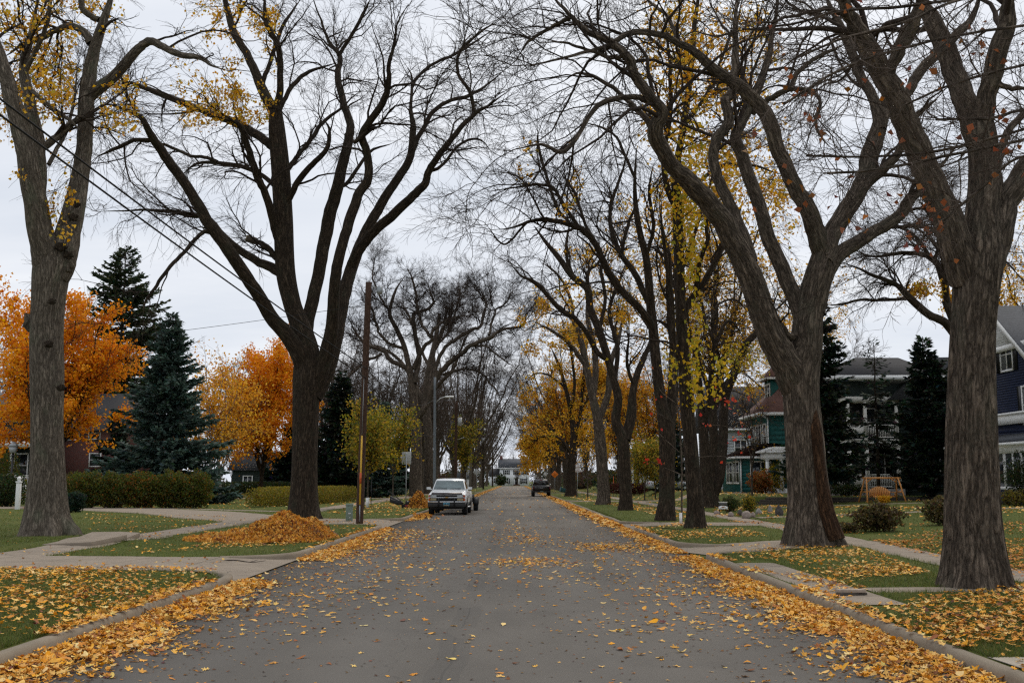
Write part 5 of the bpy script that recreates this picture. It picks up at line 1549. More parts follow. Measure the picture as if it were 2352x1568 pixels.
tag(mk('undergrowth', V, tris=T, mat=LEAF, smooth=False, attrs={'col': ('FLOAT_COLOR', c4)}), 'brown and dark green undergrowth of the far back yards', kind='stuff')

# the far wood that closes the view
rg = RNG(900)
parts, Lc = [], []
for k in range(64):
    x = rg.uniform(-150, 150); y = rg.uniform(395, 470)
    if k < 26: x = rg.choice([-1, 1]) * rg.uniform(60, 130); y = rg.uniform(150, 330)
    if k > 52: x = rg.uniform(-26, 26); y = rg.uniform(386, 410)
    Ht = rg.uniform(12, 19) * (0.8 if abs(x) < 30 else 1)
    tp, tr, LP, LR = auto_limbs(rg, (x, y, 0), Ht, 0.3, 3.5, 5.5, 6)
    P2, R2 = grow(LP, LR, rg, 0.7, 0.15, 2, 5, 0.5, 0.05, 0.09, 6, (25, 55), 0.2, 0.25, 0, 0.4)
    P3, R3 = grow(P2, R2, rg, 1.5, 0.1, 1, 2.4, 0.6, 0.03, 0.05, 4, (25, 55), 0.1, 0.25, 0, 0.5)
    parts += [tubes(tp[None], tr[None], 6, rg), tubes(LP, LR, 4, rg), tubes(P2, R2, 3, rg), tubes(P3, R3, 3, rg)]
V, Q, B = join(parts)
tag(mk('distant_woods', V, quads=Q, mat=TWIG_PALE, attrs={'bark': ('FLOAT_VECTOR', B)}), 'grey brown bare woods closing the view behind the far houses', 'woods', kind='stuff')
# ------------------------------------------------------------------ houses
CLAP = {}


def paint(name, col, rough=0.75):
    return plain(name, col, rough, var=0.10, scale=2.5, spec=0.25)


NAVY = paint('navy_siding', (0.018, 0.026, 0.060))
TEAL = paint('teal_siding', (0.020, 0.105, 0.095))
DGREEN = paint('dark_green_siding', (0.028, 0.040, 0.036))
GREYW = paint('pale_grey_siding', (0.50, 0.53, 0.56))
WSIDE = paint('white_siding', (0.74, 0.75, 0.75))
R_GREY = shingles('grey_shingles', (0.085, 0.09, 0.10))
R_DARK = shingles('dark_shingles', (0.035, 0.034, 0.036))
R_RED = shingles('red_brown_shingles', (0.115, 0.055, 0.042))
STONE = plain('ledge_stone', (0.22, 0.20, 0.18), 0.9, var=0.4, scale=5, bmp=0.02)
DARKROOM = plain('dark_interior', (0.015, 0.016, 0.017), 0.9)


def siding(mb, axis, c, a0, a1, z0, z1, out, step=0.16):
    """lap boards on a wall plane; out is the outward sign"""
    n = max(1, int(round((z1 - z0) / step)))
    s = (z1 - z0) / n
    for k in range(n):
        za, zb = z0 + k * s, z0 + (k + 1) * s
        if axis == 'x':
            mb.prism([(c, za), (c + out * 0.022, za), (c + out * 0.004, zb), (c, zb)], 'y', a0, a1)
        else:
            mb.add([(a0, c, za), (a0, c + out * 0.022, za), (a0, c + out * 0.004, zb), (a0, c, zb), (a1, c, za), (a1, c + out * 0.022, za), (a1, c + out * 0.004, zb), (a1, c, zb)],
                   [(0, 1, 2, 3), (7, 6, 5, 4), (1, 5, 6, 2), (0, 4, 5, 1), (2, 6, 7, 3)])


def window(root, face, c, a0, a1, z0, z1, out, trim=TRIM, bars=(1, 1), fr=0.10, name='window', shutter=None):
    """face 'x': wall of constant x; 'y': wall of constant y. A frame, its pane and the bars"""
    def bx(m, p0, p1, q0, q1, d0, d1):
        lo, hi = sorted((c + out * d0, c + out * d1))
        if face == 'x': m.box(lo, hi, p0, p1, q0, q1)
        else: m.box(p0, p1, lo, hi, q0, q1)
    m = MB()
    bx(m, a0 - fr, a0, z0 - fr, z1 + fr, 0.0, 0.06); bx(m, a1, a1 + fr, z0 - fr, z1 + fr, 0.0, 0.06)
    bx(m, a0, a1, z1, z1 + fr, 0.0, 0.055); bx(m, a0, a1, z0 - fr, z0, 0.0, 0.085)
    for i in range(1, bars[0] + 1):
        p = a0 + (a1 - a0) * i / (bars[0] + 1); bx(m, p - 0.04, p + 0.04, z0, z1, 0.0, 0.05)
    for i in range(1, bars[1] + 1):
        q = z0 + (z1 - z0) * i / (bars[1] + 1); bx(m, a0, a1, q - 0.03, q + 0.03, 0.0, 0.045)
    f = m.build(name, trim, root)
    g = MB(); bx(g, a0, a1, z0, z1, 0.0, 0.03)
    g.build('pane', PANE, f)
    if shutter:
        for p0, p1 in ((a0 - fr - 0.45, a0 - fr - 0.02), (a1 + fr + 0.02, a1 + fr + 0.45)):
            s = MB(); bx(s, p0, p1, z0 - fr, z1 + fr, 0.0, 0.05)
            s.build('shutter', shutter, f)
    return f


# ---- navy house at the right edge, gable to the street
gz = 0.5
hx0, hy0, hy1, hx1 = 27.0, 52.4, 63.6, 37.0
navy = empty('house', (0, 0, gz), 0, 'navy blue gabled house with white trim at the right edge', 'house')
m = MB(); m.box(hx0 + 0.03, hx1, hy0 + 0.03, hy1, -0.5, 6.5); m.prism([(hy0 + 0.03, 6.5), (hy1, 6.5), (58, 11.15 - gz + 0.0)], 'x', hx0 + 0.03, hx1)
siding(m, 'x', hx0 + 0.03, hy0, hy1, 0.3, 4.05, -1, 0.24); siding(m, 'x', hx0 + 0.03, hy0, hy1, 4.7, 8.0, -1, 0.14)
siding(m, 'y', hy0 + 0.03, hx0, hx1, 0.3, 6.4, -1, 0.2)
m.build('wall', NAVY, navy)
m = MB()
apex, half = 11.25 - gz, 5.9
for s in (-1, 1):
    e_ = (58 + s * (half + 0.4), 6.2 - gz + 0.3)
    a = (58, apex)
    m.prism([a, e_, (e_[0], e_[1] + 0.18), (a[0], a[1] + 0.22)], 'x', hx0 - 0.45, hx1 + 0.4)
m.build('roof', R_GREY, navy)
m = MB()
zg = 9.05 - gz
m.prism([(58 - (apex - zg) / 0.87, zg), (58 + (apex - zg) / 0.87, zg), (58, apex - 0.1)], 'x', hx0 - 0.12, hx0 - 0.02)
m.build('gable', shingles('white_shingles', (0.62, 0.62, 0.60), 0.9), navy)
m = MB()
m.box(hx0 - 0.22, hx0 - 0.01, hy0, hy1, zg - 0.30, zg)
m.box(hx0 - 0.26, hx0 - 0.01, hy0 - 0.1, hy1, 4.25, 4.75); m.box(hx0 - 0.34, hx0 - 0.01, hy0 - 0.1, hy1, 4.75, 4.87)
for s in (-1, 1):
    m.bar((hx0 - 0.42, 58, apex + 0.02), (hx0 - 0.42, 58 + s * half, 6.5 - gz + 0.15), 0.1, 0.28)
m.build('trim', WHITE, navy)
# place windows from the view
def wx(x, y): q = at_x(x, y, hx0); return q[1], q[2] - gz
(ya, zt), (yb, zb) = wx(2298, 783), wx(2327, 846)
window(navy, 'x', hx0, yb, ya, zb, zt, -1, WHITE, (1, 1), 0.11, shutter=BLACK)
(ya, zt), (yb, zb) = wx(2349, 890), wx(2378, 968)
window(navy, 'x', hx0, yb, ya, zb, zt, -1, WHITE, (1, 1), 0.11, shutter=BLACK)
# enclosed porch
px0 = 25.2
m = MB(); m.box(px0 + 0.04, hx0, 49.5, 60.5, 0.0, 0.78)
siding(m, 'x', px0 + 0.04, 49.5, 60.5, 0.05, 0.78, -1, 0.2)
m.build('porch_wall', NAVY, navy)
m = MB()
m.box(px0 - 0.02, hx0, 49.4, 60.5, 0.78, 0.93); m.box(px0 - 0.02, hx0, 49.4, 60.5, 2.62, 3.0)
m.box(px0 - 0.4, hx0, 49.1, 60.6, 3.0, 3.14)
for k in range(12):
    yy = 49.5 + k * 0.92
    w = 0.11 if k % 2 else 0.06
    m.box(px0, px0 + 0.12, yy - w, yy + w, 0.93, 2.62)
m.build('porch_frame', WHITE, navy)
m = MB(); m.box(px0 + 0.05, hx0 - 0.05, 49.5, 60.4, 0.93, 2.62); m.build('porch_pane', PANE, navy)
m = MB(); m.prism([(px0 - 0.4, 3.14), (hx0, 3.14), (hx0, 3.75)], 'y', 49.1, 60.6); m.build('porch_roof', R_GREY, navy)

# ---- dark green house with white two-storey porch
gz = 0.78
dg = empty('house', (0, 0, gz), 0, 'dark green house with white two storey balcony porch behind the spruces', 'house')
Y0 = 70.0
XA, XB = 22.3, 25.7
m = MB(); m.box(XB, 35, Y0 + 0.1, 82, -0.4, 6.4); siding(m, 'y', Y0 + 0.1, XB, 35, 0.2, 6.3, -1, 0.2); m.box(XA + 0.6, XB, Y0 + 2.0, 82, -0.4, 7.0)
m.build('wall', DGREEN, dg)
m = MB(); m.box(XA - 0.3, XB + 0.2, Y0 - 0.15, Y0 + 1.9, -0.6, 0.42); m.build('stone_base', STONE, dg)
m = MB(); m.box(XA, XB + 0.1, Y0, Y0 + 1.9, 3.15, 3.62); m.box(XA - 0.05, XB + 0.12, Y0 - 0.06, Y0 + 1.9, 3.62, 3.70); m.box(XA, XB + 0.1, Y0, Y0 + 1.9, 6.2, 6.55)
for X in (XA + 0.1, XA + 1.25, XB - 0.06):
    m.box(X - 0.11, X + 0.11, Y0 + 0.02, Y0 + 0.24, 0.42, 3.15); m.box(X - 0.09, X + 0.09, Y0 + 0.02, Y0 + 0.2, 3.7, 6.2)
m.build('porch_frame', TRIM, dg)
for z0 in (0.44, 3.72):
    r = MB(); r.box(XA + 1.36, XB - 0.17, Y0 + 0.07, Y0 + 0.15, z0 + 0.86, z0 + 0.95); r.box(XA + 1.36, XB - 0.17, Y0 + 0.07, Y0 + 0.15, z0 + 0.08, z0 + 0.15)
    for k in range(17):
        X = XA + 1.43 + k * 0.113
        r.box(X - 0.022, X + 0.022, Y0 + 0.09, Y0 + 0.13, z0 + 0.15, z0 + 0.86)
    if z0 < 1:
        r.box(XA + 0.22, XA + 1.14, Y0 + 0.05, Y0 + 0.13, z0 + 0.06, z0 + 0.92)
    else:
        r.box(XA + 0.2, XA + 1.15, Y0 + 0.05, Y0 + 0.13, z0 + 0.1, z0 + 0.9)
    r.build('railing', TRIM, dg)
r = MB()
r.box(XA - 1.25, XA - 0.02, Y0 + 0.07, Y0 + 0.13, 1.2, 1.28); r.box(XA - 1.25, XA - 0.02, Y0 + 0.07, Y0 + 0.13, 0.46, 0.52)
for k in range(11): r.box(XA - 1.22 + k * 0.11, XA - 1.185 + k * 0.11, Y0 + 0.08, Y0 + 0.12, 0.52, 1.2)
r.box(XA - 1.5, XA - 1.25, Y0, Y0 + 0.25, 0.42, 3.1)
r.build('railing', TRIM, dg)
m = MB(); m.box(XA - 1.6, XA - 0.3, Y0 - 0.15, Y0 + 1.9, -0.6, 0.42); m.build('stone_base', STONE, dg)
m = MB(); m.box(XA, XB, Y0 + 1.6, Y0 + 1.9, 0.42, 6.2); m.build('porch_back', DARKROOM, dg)
window(dg, 'y', Y0 + 1.6, XA + 0.4, XA + 1.2, 1.0, 2.7, -1, TRIM, (0, 1)); window(dg, 'y', Y0 + 1.6, XA + 1.9, XA + 2.9, 1.0, 2.7, -1, TRIM, (0, 1))
window(dg, 'y', Y0 + 1.6, XA + 1.7, XA + 2.4, 4.0, 5.8, -1, TRIM, (0, 1)); window(dg, 'y', Y0 + 0.1, XB + 2.7, XB + 3.4, 1.1, 2.9, -1, TRIM, (0, 1))
window(dg, 'y', Y0 + 0.1, XB + 3.2, XB + 4.1, 4.0, 5.5, -1, TRIM, (0, 1))
def hip(mb, x0, x1, y0, y1, z0, z1, inset):
    xm0, xm1 = x0 + inset, x1 - inset
    ym0, ym1 = y0 + inset, y1 - inset
    if xm0 > xm1: xm0 = xm1 = (x0 + x1) / 2
    if ym0 > ym1: ym0 = ym1 = (y0 + y1) / 2
    mb.add([(x0, y0, z0), (x1, y0, z0), (x1, y1, z0), (x0, y1, z0), (xm0, ym0, z1), (xm1, ym0, z1), (xm1, ym1, z1), (xm0, ym1, z1), (x0, y0, z0 - .12), (x1, y0, z0 - .12), (x1, y1, z0 - .12), (x0, y1, z0 - .12)],
           [(0, 1, 5, 4), (1, 2, 6, 5), (2, 3, 7, 6), (3, 0, 4, 7), (4, 5, 6, 7), (8, 11, 10, 9), (0, 8, 9, 1), (1, 9, 10, 2), (2, 10, 11, 3), (3, 11, 8, 0)])
m = MB(); hip(m, XA - 0.9, XB + 3.0, Y0 - 0.6, 83, 7.95, 9.35, 2.2); m.build('roof', R_DARK, dg)
m = MB(); m.box(XA - 0.95, XB + 3.05, Y0 - 0.66, Y0 - 0.6, 7.62, 7.92); m.box(XA - 0.97, XA - 0.9, Y0 - 0.66, 83, 7.62, 7.92); m.box(XA - 0.9, XB + 3, Y0 - 0.6, 83, 7.62, 7.68); m.build('trim', WHITE, dg)
m = MB(); m.box(XA - 0.1, XB + 2.4, Y0 + 0.15, 82, 6.55, 7.62); m.build('upper_wall', DGREEN, dg)
m = MB(); m.prism([(XB - 0.7, 6.3), (36.2, 6.3), (36.2, 9.3), (XB + 2.6, 9.15)], 'y', Y0 - 0.3, 82.6); m.build('lower_roof', shingles('slate_shingles', (0.05, 0.052, 0.055)), dg)

# pots on the ledge
for k, X in enumerate((XA - 1.05, XA - 0.15)):
    p = empty('flower_pot', (X, Y0 + 0.0 - 0.0, gz + 0.42), 0, ['black flower pot with dry stems, left end of the stone ledge', 'black flower pot with dry stems beside the white porch post'][k], 'flower pot', 'black pots on the porch ledge')
    m = MB(); m.loft([[(r * math.cos(a), r * math.sin(a), z) for a in np.linspace(0, 2 * math.pi, 14, endpoint=False)] for r, z in ((0.14, 0.0), (0.20, 0.40), (0.22, 0.42), (0.22, 0.46), (0.17, 0.46), (0.16, 0.40))]); m.build('pot', BLACK, p)
    rg = RNG(60 + k); m = MB()
    for _ in range(9):
        a = rg.uniform(0, 6.28); m.tube([(0.05 * math.cos(a), 0.05 * math.sin(a), 0.38), (0.16 * math.cos(a), 0.16 * math.sin(a), 0.75), (0.3 * math.cos(a), 0.3 * math.sin(a), 0.92)], 0.012, 5)
    m.build('stems', TWIG, p)

# ---- teal house
gz = 0.70
te = empty('house', (0, 0, gz), 0, 'teal house with red brown roof and white columned side porch', 'house')
X0, X1, Y0, Y1 = 21.35, 30.0, 88.0, 94.6
m = MB(); m.box(X0 + .03, X1, Y0 + .03, Y1, -0.4, 6.5); siding(m, 'y', Y0 + .03, X0, X1, 0.2, 6.45, -1, 0.42); siding(m, 'x', X0 + .03, Y0, Y1, 0.2, 6.45, -1, 0.42)
m.build('wall', TEAL, te)
m = MB(); hip(m, X0 - 0.75, X1 + 0.7, Y0 - 0.75, Y1 + 0.75, 6.68, 10.6, 4.0); m.build('roof', R_RED, te)
m = MB(); m.box(X0 - 0.8, X1 + 0.7, Y0 - 0.84, Y0 - 0.75, 6.48, 6.70); m.box(X0 - 0.84, X0 - 0.75, Y0 - 0.84, Y1 + 0.8, 6.48, 6.70); m.box(X0 - 0.75, X1 + 0.7, Y0 - 0.75, Y0 + 0.02, 6.46, 6.50); m.box(X0 - 0.75, X0 + 0.02, Y0, Y1, 6.46, 6.50)
m.bar((X0 - 0.02, Y0 - 0.04, 6.3), (X0 - 0.02, Y0 - 0.04, 3.2), 0.09); m.bar((X0 - 0.7, Y0 - 0.7, 6.5), (X0 - 0.02, Y0 - 0.04, 6.2), 0.09)
m.build('trim', WHITE, te)
for a, b in ((Y0 + 0.6, Y0 + 1.6), (Y0 + 2.4, Y0 + 4.2), (Y0 + 5.0, Y0 + 6.0)):
    window(te, 'x', X0, a, b, 3.9, 5.7, -1, TRIM, (1 if b - a > 1.5 else 0, 1), 0.16)
# dormer on the street side of the roof
d = MB(); d.box(X0 + 0.9, X0 + 4.5, Y0 + 2.1, Y0 + 4.5, 7.6, 9.75); d.build('dormer', TEAL, te)
d = MB(); hip(d, X0 + 0.4, X0 + 4.8, Y0 + 1.6, Y0 + 5.0, 9.85, 11.7, 1.7); d.build('dormer_roof', R_RED, te)
d = MB(); d.box(X0 + 0.34, X0 + 4.8, Y0 + 1.54, Y0 + 1.6, 9.68, 9.86); d.box(X0 + 0.34, X0 + 0.4, Y0 + 1.54, Y0 + 5.0, 9.68, 9.86); d.build('dormer_trim', WHITE, te)
window(te, 'x', X0 + 0.9, Y0 + 2.5, Y0 + 4.1, 7.9, 9.3, -1, TRIM, (1, 1), 0.14)
# enclosed front porch, lower roof
m = MB(); m.box(X0 - 2.6, X0, Y0 - 1.2, Y1, -0.4, 2.95); siding(m, 'y', Y0 - 1.2, X0 - 2.6, X0 + 1.4, 0.2, 2.9, -1, 0.3); m.box(X0, X0 + 1.4, Y0 - 1.2, Y0, -0.4, 2.95); m.build('porch_wall', TEAL, te)
m = MB(); m.add([(X0 - 3.1, Y0 - 1.7, 3.0), (X0 + 1.8, Y0 - 1.7, 3.0), (X0 + 1.8, Y0, 4.0), (X0, Y0, 4.2), (X0, Y1, 4.2), (X0 - 3.1, Y1, 3.0)], [(0, 1, 2, 3), (0, 3, 4, 5), (0, 5, 4, 3, 2, 1)]); m.build('porch_roof', R_RED, te)
m = MB(); m.box(X0 - 3.16, X0 + 1.8, Y0 - 1.78, Y0 - 1.7, 2.84, 3.02); m.box(X0 - 3.18, X0 - 3.1, Y0 - 1.78, Y1, 2.84, 3.02); m.bar((X0 - 2.64, Y0 - 1.24, 2.9), (X0 - 2.64, Y0 - 1.24, 0.1), 0.1); m.bar((X0 - 2.64, Y0 - 1.24, 0.1), (X0 - 3.6, Y0 - 1.6, -0.02), 0.09); m.build('porch_trim', WHITE, te)
window(te, 'y', Y0 - 1.2, X0 - 2.1 + 0.35, X0 - 0.55 + 0.35, 1.0, 2.55, -1, TRIM, (1, 1), 0.12)
window(te, 'x', X0 - 2.6, Y0 - 0.4, Y0 + 1.7, 0.9, 2.55, -1, TRIM, (1, 1), 0.14); window(te, 'x', X0 - 2.6, Y0 + 2.3, Y0 + 4.6, 0.9, 2.55, -1, TRIM, (1, 1), 0.14)
XP = X0 - 1.85
# white columned portico
m = MB(); m.box(XP + 0.75, XP + 5.2, Y0 - 3.4, Y0 - 1.22, 2.75, 3.25); m.box(XP + 0.45, XP + 5.4, Y0 - 3.6, Y0 - 1.22, 3.25, 3.40); m.prism([(XP + 0.45, 3.40), (XP + 5.4, 3.40), (XP + 5.4, 3.75), (XP + 1.5, 3.75)], 'y', Y0 - 3.6, Y0 - 1.22)
m.build('portico', WHITE, te)
m = MB(); m.box(XP + 1.6, XP + 5.2, Y0 - 3.4, Y0 - 1.22, -0.3, 0.42); m.build('porch_floor', WHITE, te)
for X, Yc in ((XP + 0.95, Y0 - 3.2), (XP + 2.05, Y0 - 3.2), (XP + 3.2, Y0 - 3.2), (XP + 4.9, Y0 - 3.2)):
    c = MB(); zb = 0.42 if X > XP + 1.6 else 0.0
    c.tube([(X, Yc, zb), (X, Yc, zb + 0.08)], 0.23, 14); c.tube([(X, Yc, zb + 0.08), (X, Yc, 1.4), (X, Yc, 2.65)], [0.18, 0.175, 0.145], 14); c.tube([(X, Yc, 2.65), (X, Yc, 2.75)], 0.2, 14)
    c.build('column', WHITE, te)
m = MB()
for k in range(4): m.box(XP + 0.55 + k * 0.28, XP + 1.6, Y0 - 3.1, Y0 - 1.6, -0.3 if k == 0 else -0.05 + k * 0.105 - 0.02, 0.0 + (k + 1) * 0.1)
m.build('steps', WHITE, te)
r = MB()
for Yr in (Y0 - 3.12, Y0 - 1.6):
    r.bar((XP + 0.4, Yr, 0.85), (XP + 2.0, Yr, 1.40), 0.06); r.bar((XP + 0.4, Yr, 0.12), (XP + 2.0, Yr, 0.60), 0.05)
    for k in range(9):
        f = k / 8; r.bar((XP + 0.4 + 1.6 * f, Yr, 0.08 + 0.48 * f), (XP + 0.4 + 1.6 * f, Yr, 0.86 + 0.55 * f), 0.035)
    r.bar((XP + 0.4, Yr, -0.1), (XP + 0.4, Yr, 0.98), 0.08)
r.build('stair_railing', WHITE, te)
# barbecue on legs near the corner
bq = empty('barbecue', (X0 - 1.7, Y0 - 2.3, float(hgt(X0 - 1.7, Y0 - 2.3))), 0, 'black barbecue grill standing by the teal house corner', 'grill')
m = MB(); m.loft([[(w * math.cos(a) * 0.5, 0.26 * math.sin(a), z) for a in np.linspace(0, 2 * math.pi, 12, endpoint=False)] for w, z in ((0.7, 0.72), (0.95, 0.82), (0.95, 0.95), (0.7, 1.08))]); m.build('lid', BLACK, bq)
for sx in (-0.35, 0.35):
    m = MB(); m.bar((sx, -0.2, 0), (sx, -0.2, 0.75), 0.04); m.bar((sx, 0.2, 0), (sx, 0.2, 0.75), 0.04); m.build('leg', BLACK, bq)

# ---- grey white house behind the teal one
gh = empty('house', (0, 0, 0.6), 0, 'pale grey house with a broad dark roof left of the teal house', 'house')
Y0 = 112
m = MB(); m.box(21.5, 32, Y0, 122, -0.5, 6.6); siding(m, 'y', Y0, 21.5, 32, 0.2, 6.5, -1, 0.3); siding(m, 'x', 21.5, Y0, 122, 0.2, 6.5, -1, 0.3); m.build('wall', GREYW, gh)
m = MB(); m.prism([(Y0 - 0.6, 6.6), (Y0 + 5, 11.6), (122.6, 6.6)], 'x', 20.9, 33); m.build('roof', R_DARK, gh)
m = MB(); m.box(20.9, 33, Y0 - 0.72, Y0 - 0.6, 6.42, 6.64); m.box(21.3, 21.5, Y0 - 0.06, Y0 + 0.14, 0, 6.42); m.build('trim', WHITE, gh)
m = MB(); m.box(22.1, 22.9, Y0 + 4.2, Y0 + 5.0, 10.2, 12.4); m.build('chimney', BRICK, gh)
window(gh, 'y', Y0 - 0.02, 23.6, 24.8, 3.9, 5.4, -1, WHITE); window(gh, 'x', 21.48, Y0 + 2, Y0 + 3.4, 3.9, 5.4, -1, WHITE)

# ---- white porch house far right, glimpsed between trunks
fh = empty('house', (0, 0, 0.3), 0, 'small white porch house glimpsed behind the dark red hedge', 'house')
m = MB(); m.box(15.5, 24, 150, 158, -0.3, 4.0); m.build('wall', WSIDE, fh)
m = MB(); m.prism([(14.9, 3.9), (24.6, 3.9), (19.8, 7.0)], 'y', 147.6, 158.4); m.build('roof', R_GREY, fh)
for k in range(4):
    c = MB(); c.tube([(15.6 + k * 1.1, 148.0, 0), (15.6 + k * 1.1, 148.0, 3.9)], 0.13, 8); c.build('column', WHITE, fh)
window(fh, 'y', 149.98, 16.6, 17.8, 1.0, 2.6, -1, TRIM, (1, 1)); window(fh, 'x', 15.48, 152, 153.4, 1.0, 2.6, -1, TRIM, (1, 1))

# ---- white house closing the street
ch = empty('house', (0, 0, 0.12), 0, 'white two storey house with dark shutters closing the street end', 'house')
Y0 = 374
m = MB(); m.box(-5.0, 5.5, Y0, Y0 + 8, -0.2, 6.1); m.build('wall', WSIDE, ch)
m = MB(); m.prism([(Y0 - 0.5, 6.1), (Y0 + 4, 9.5), (Y0 + 8.5, 6.1)], 'x', -5.5, 6.0); m.build('roof', R_GREY, ch)
m = MB(); m.box(-5.6, 6.1, Y0 - 0.62, Y0 - 0.5, 5.9, 6.15); m.build('trim', WHITE, ch)
m = MB(); m.box(-8.6, -5.0, Y0 + 0.6, Y0 + 7, -0.2, 3.3); m.build('side_wing', WSIDE, ch)
m = MB(); m.prism([(Y0 + 0.2, 3.3), (Y0 + 3.8, 6.0), (Y0 + 7.2, 3.3)], 'x', -9.0, -5.01); m.build('wing_roof', R_DARK, ch)
for X in (-2.6, 1.0, 3.9):
    window(ch, 'y', Y0, X - 0.6, X + 0.6, 3.9, 5.3, -1, WHITE, (1, 1), 0.12, shutter=BLACK)
for X in (-2.6, 3.6):
    window(ch, 'y', Y0, X - 0.65, X + 0.65, 0.7, 2.4, -1, WHITE, (1, 1), 0.12, shutter=BLACK)
window(ch, 'y', Y0 + 0.6, -7.2, -6.0, 0.9, 2.5, -1, WHITE, (1, 1), 0.12)
m = MB(); m.box(0.5, 1.5, Y0 - 0.1, Y0 - 0.01, 0.3, 2.4); m.build('door', BLACK, ch)
m = MB(); m.box(0.2, 0.42, Y0 - 0.4, Y0 - 0.02, 0.0, 2.7); m.box(1.6, 1.82, Y0 - 0.4, Y0 - 0.02, 0.0, 2.7); m.prism([(-0.1, 2.7), (2.1, 2.7), (1.0, 3.5)], 'y', Y0 - 0.8, Y0 - 0.02); m.build('porch', WHITE, ch)
m = MB(); m.box(-0.2, 2.2, Y0 - 1.4, Y0 - 0.45, -0.1, 0.3); m.build('steps', BRICK, ch)
m = MB(); m.box(-5.0, -4.0, Y0 + 3.6, Y0 + 4.6, 8.6, 10.6); m.build('chimney', BRICK, ch)

# ---- left houses
bh = empty('house', (0, 0, 0.12), 0, 'dark red brick house behind the orange maple and spruces', 'house')
Y0 = 98
m = MB(); m.box(-46, -34, Y0, 108, -0.2, 6.2); m.build('wall', BRICK, bh)
m = MB(); hip(m, -46.6, -33.4, Y0 - 0.6, 108.6, 6.3, 10.0, 4.0); m.build('roof', R_DARK, bh)
for x, yt, yb in ((208, 990, 1008), (212, 1046, 1070), (160, 990, 1010)):
    X = XY(x, Y0); zt = 1.72 + (1104 - yt) / 2400 * Y0 - 0.12; zb = 1.72 + (1104 - yb) / 2400 * Y0 - 0.12
    window(bh, 'y', Y0, X, X + 0.95, max(zb, 0.9), max(zt, zb + 1.1), -1, WHITE, (0, 1), 0.1)
wp = empty('house', (0, 0, 0.9), 0, 'house with white porch columns and brown shingled roof at the left edge', 'house')
Y0 = 92
m = MB(); m.box(-52, -42.6, Y0 + 2.4, 104, -1, 6.0); m.build('wall', DGREEN, wp)
m = MB(); m.add([(-52.5, Y0 - 0.4, 4.2), (-42.2, Y0 - 0.4, 4.2), (-42.2, Y0 + 2.4, 5.4), (-52.5, Y0 + 2.4, 5.4), (-52.5, Y0 - 0.4, 4.1), (-42.2, Y0 - 0.4, 4.1), (-42.2, Y0 + 2.4, 4.1), (-52.5, Y0 + 2.4, 4.1)], [(0, 1, 2, 3), (4, 7, 6, 5), (0, 4, 5, 1), (1, 5, 6, 2), (3, 2, 6, 7), (0, 3, 7, 4)])
m.prism([(Y0 + 2.0, 6.0), (Y0 + 7.5, 9.0), (104.5, 6.0)], 'x', -52.6, -42.0); m.build('roof', shingles('brown_shingles', (0.10, 0.075, 0.055)), wp)
m = MB(); m.box(-52.6, -42.1, Y0 - 0.5, Y0 - 0.4, 3.75, 4.25); m.box(-52.4, -42.3, Y0 - 0.2, Y0 + 2.3, -0.9, 0.45); m.build('trim', WHITE, wp)
for X in (-44.0, -45.6, -48.0):
    c = MB(); c.box(X - 0.28, X + 0.28, Y0 - 0.15, Y0 + 0.4, 0.45, 1.5); c.box(X - 0.16, X + 0.16, Y0, Y0 + 0.3, 1.5, 3.75); c.build('column', WHITE, wp)
r = MB(); r.box(-45.3, -42.4, Y0 + 0.0, Y0 + 0.06, 1.25, 1.32)
for k in range(18): r.box(-45.2 + k * 0.16, -45.16 + k * 0.16, Y0 + 0.01, Y0 + 0.05, 0.45, 1.25)
r.build('railing', WHITE, wp)
window(wp, 'y', Y0 + 2.4, -47.4, -46.2, 1.2, 3.2, -1, WHITE, (0, 1)); window(wp, 'y', Y0 + 2.4, -44.9, -43.7, 1.2, 3.2, -1, WHITE, (0, 1))
gn = empty('house', (0, 0, 0.12), 0, 'low dark green house behind the upright orange maple', 'house')
Y0 = 142
m = MB(); m.box(-38, -26, Y0, 150, -0.2, 3.0); siding(m, 'y', Y0, -38, -26, 0.2, 3.0, -1, 0.25); m.build('wall', DGREEN, gn)
m = MB(); m.prism([(Y0 - 0.5, 3.0), (Y0 + 4, 5.6), (150.5, 3.0)], 'x', -38.6, -25.4); m.build('roof', R_DARK, gn)
for X in (-36.4, -32.0, -29.0): window(gn, 'y', Y0 - 0.02, X, X + 1.1, 0.9, 2.2, -1, WHITE, (1, 0), 0.12)
ga = empty('garage', (0, 0, 0.12), 0, 'small white garage glimpsed beyond the white pickup', 'garage')
m = MB(); m.box(-15.5, -10.6, 262, 269, -0.2, 2.3); m.build('wall', WSIDE, ga)
m = MB(); m.prism([(-16, 2.3), (-10.2, 2.3), (-13.05, 4.1)], 'y', 261.5, 269.5); m.build('roof', R_GREY, ga)
m = MB(); m.box(-14.8, -11.3, 261.93, 261.99, 0, 2.0); m.build('door', WHITE, ga)

# ------------------------------------------------------------------ yard things
wl = empty('retaining_wall', (0, 63.9, 0), 0, 'low wall of grey timbers holding up the teal house lawn', 'wall')
rg = RNG(31)
for k in range(4):
    x = 14.2 + 0.35 * k
    z0 = 0.22 + k * 0.135
    m = MB(); 
    while x < 33:
        l = rg.uniform(2.2, 3.0); m.box(x, min(x + l - 0.012, 33), -0.10 + 0.012 * k + rg.uniform(-.01, .01), 0.14, z0, z0 + 0.128); x += l
    m.build('timber', TIMBER, wl, bevel=0.01)

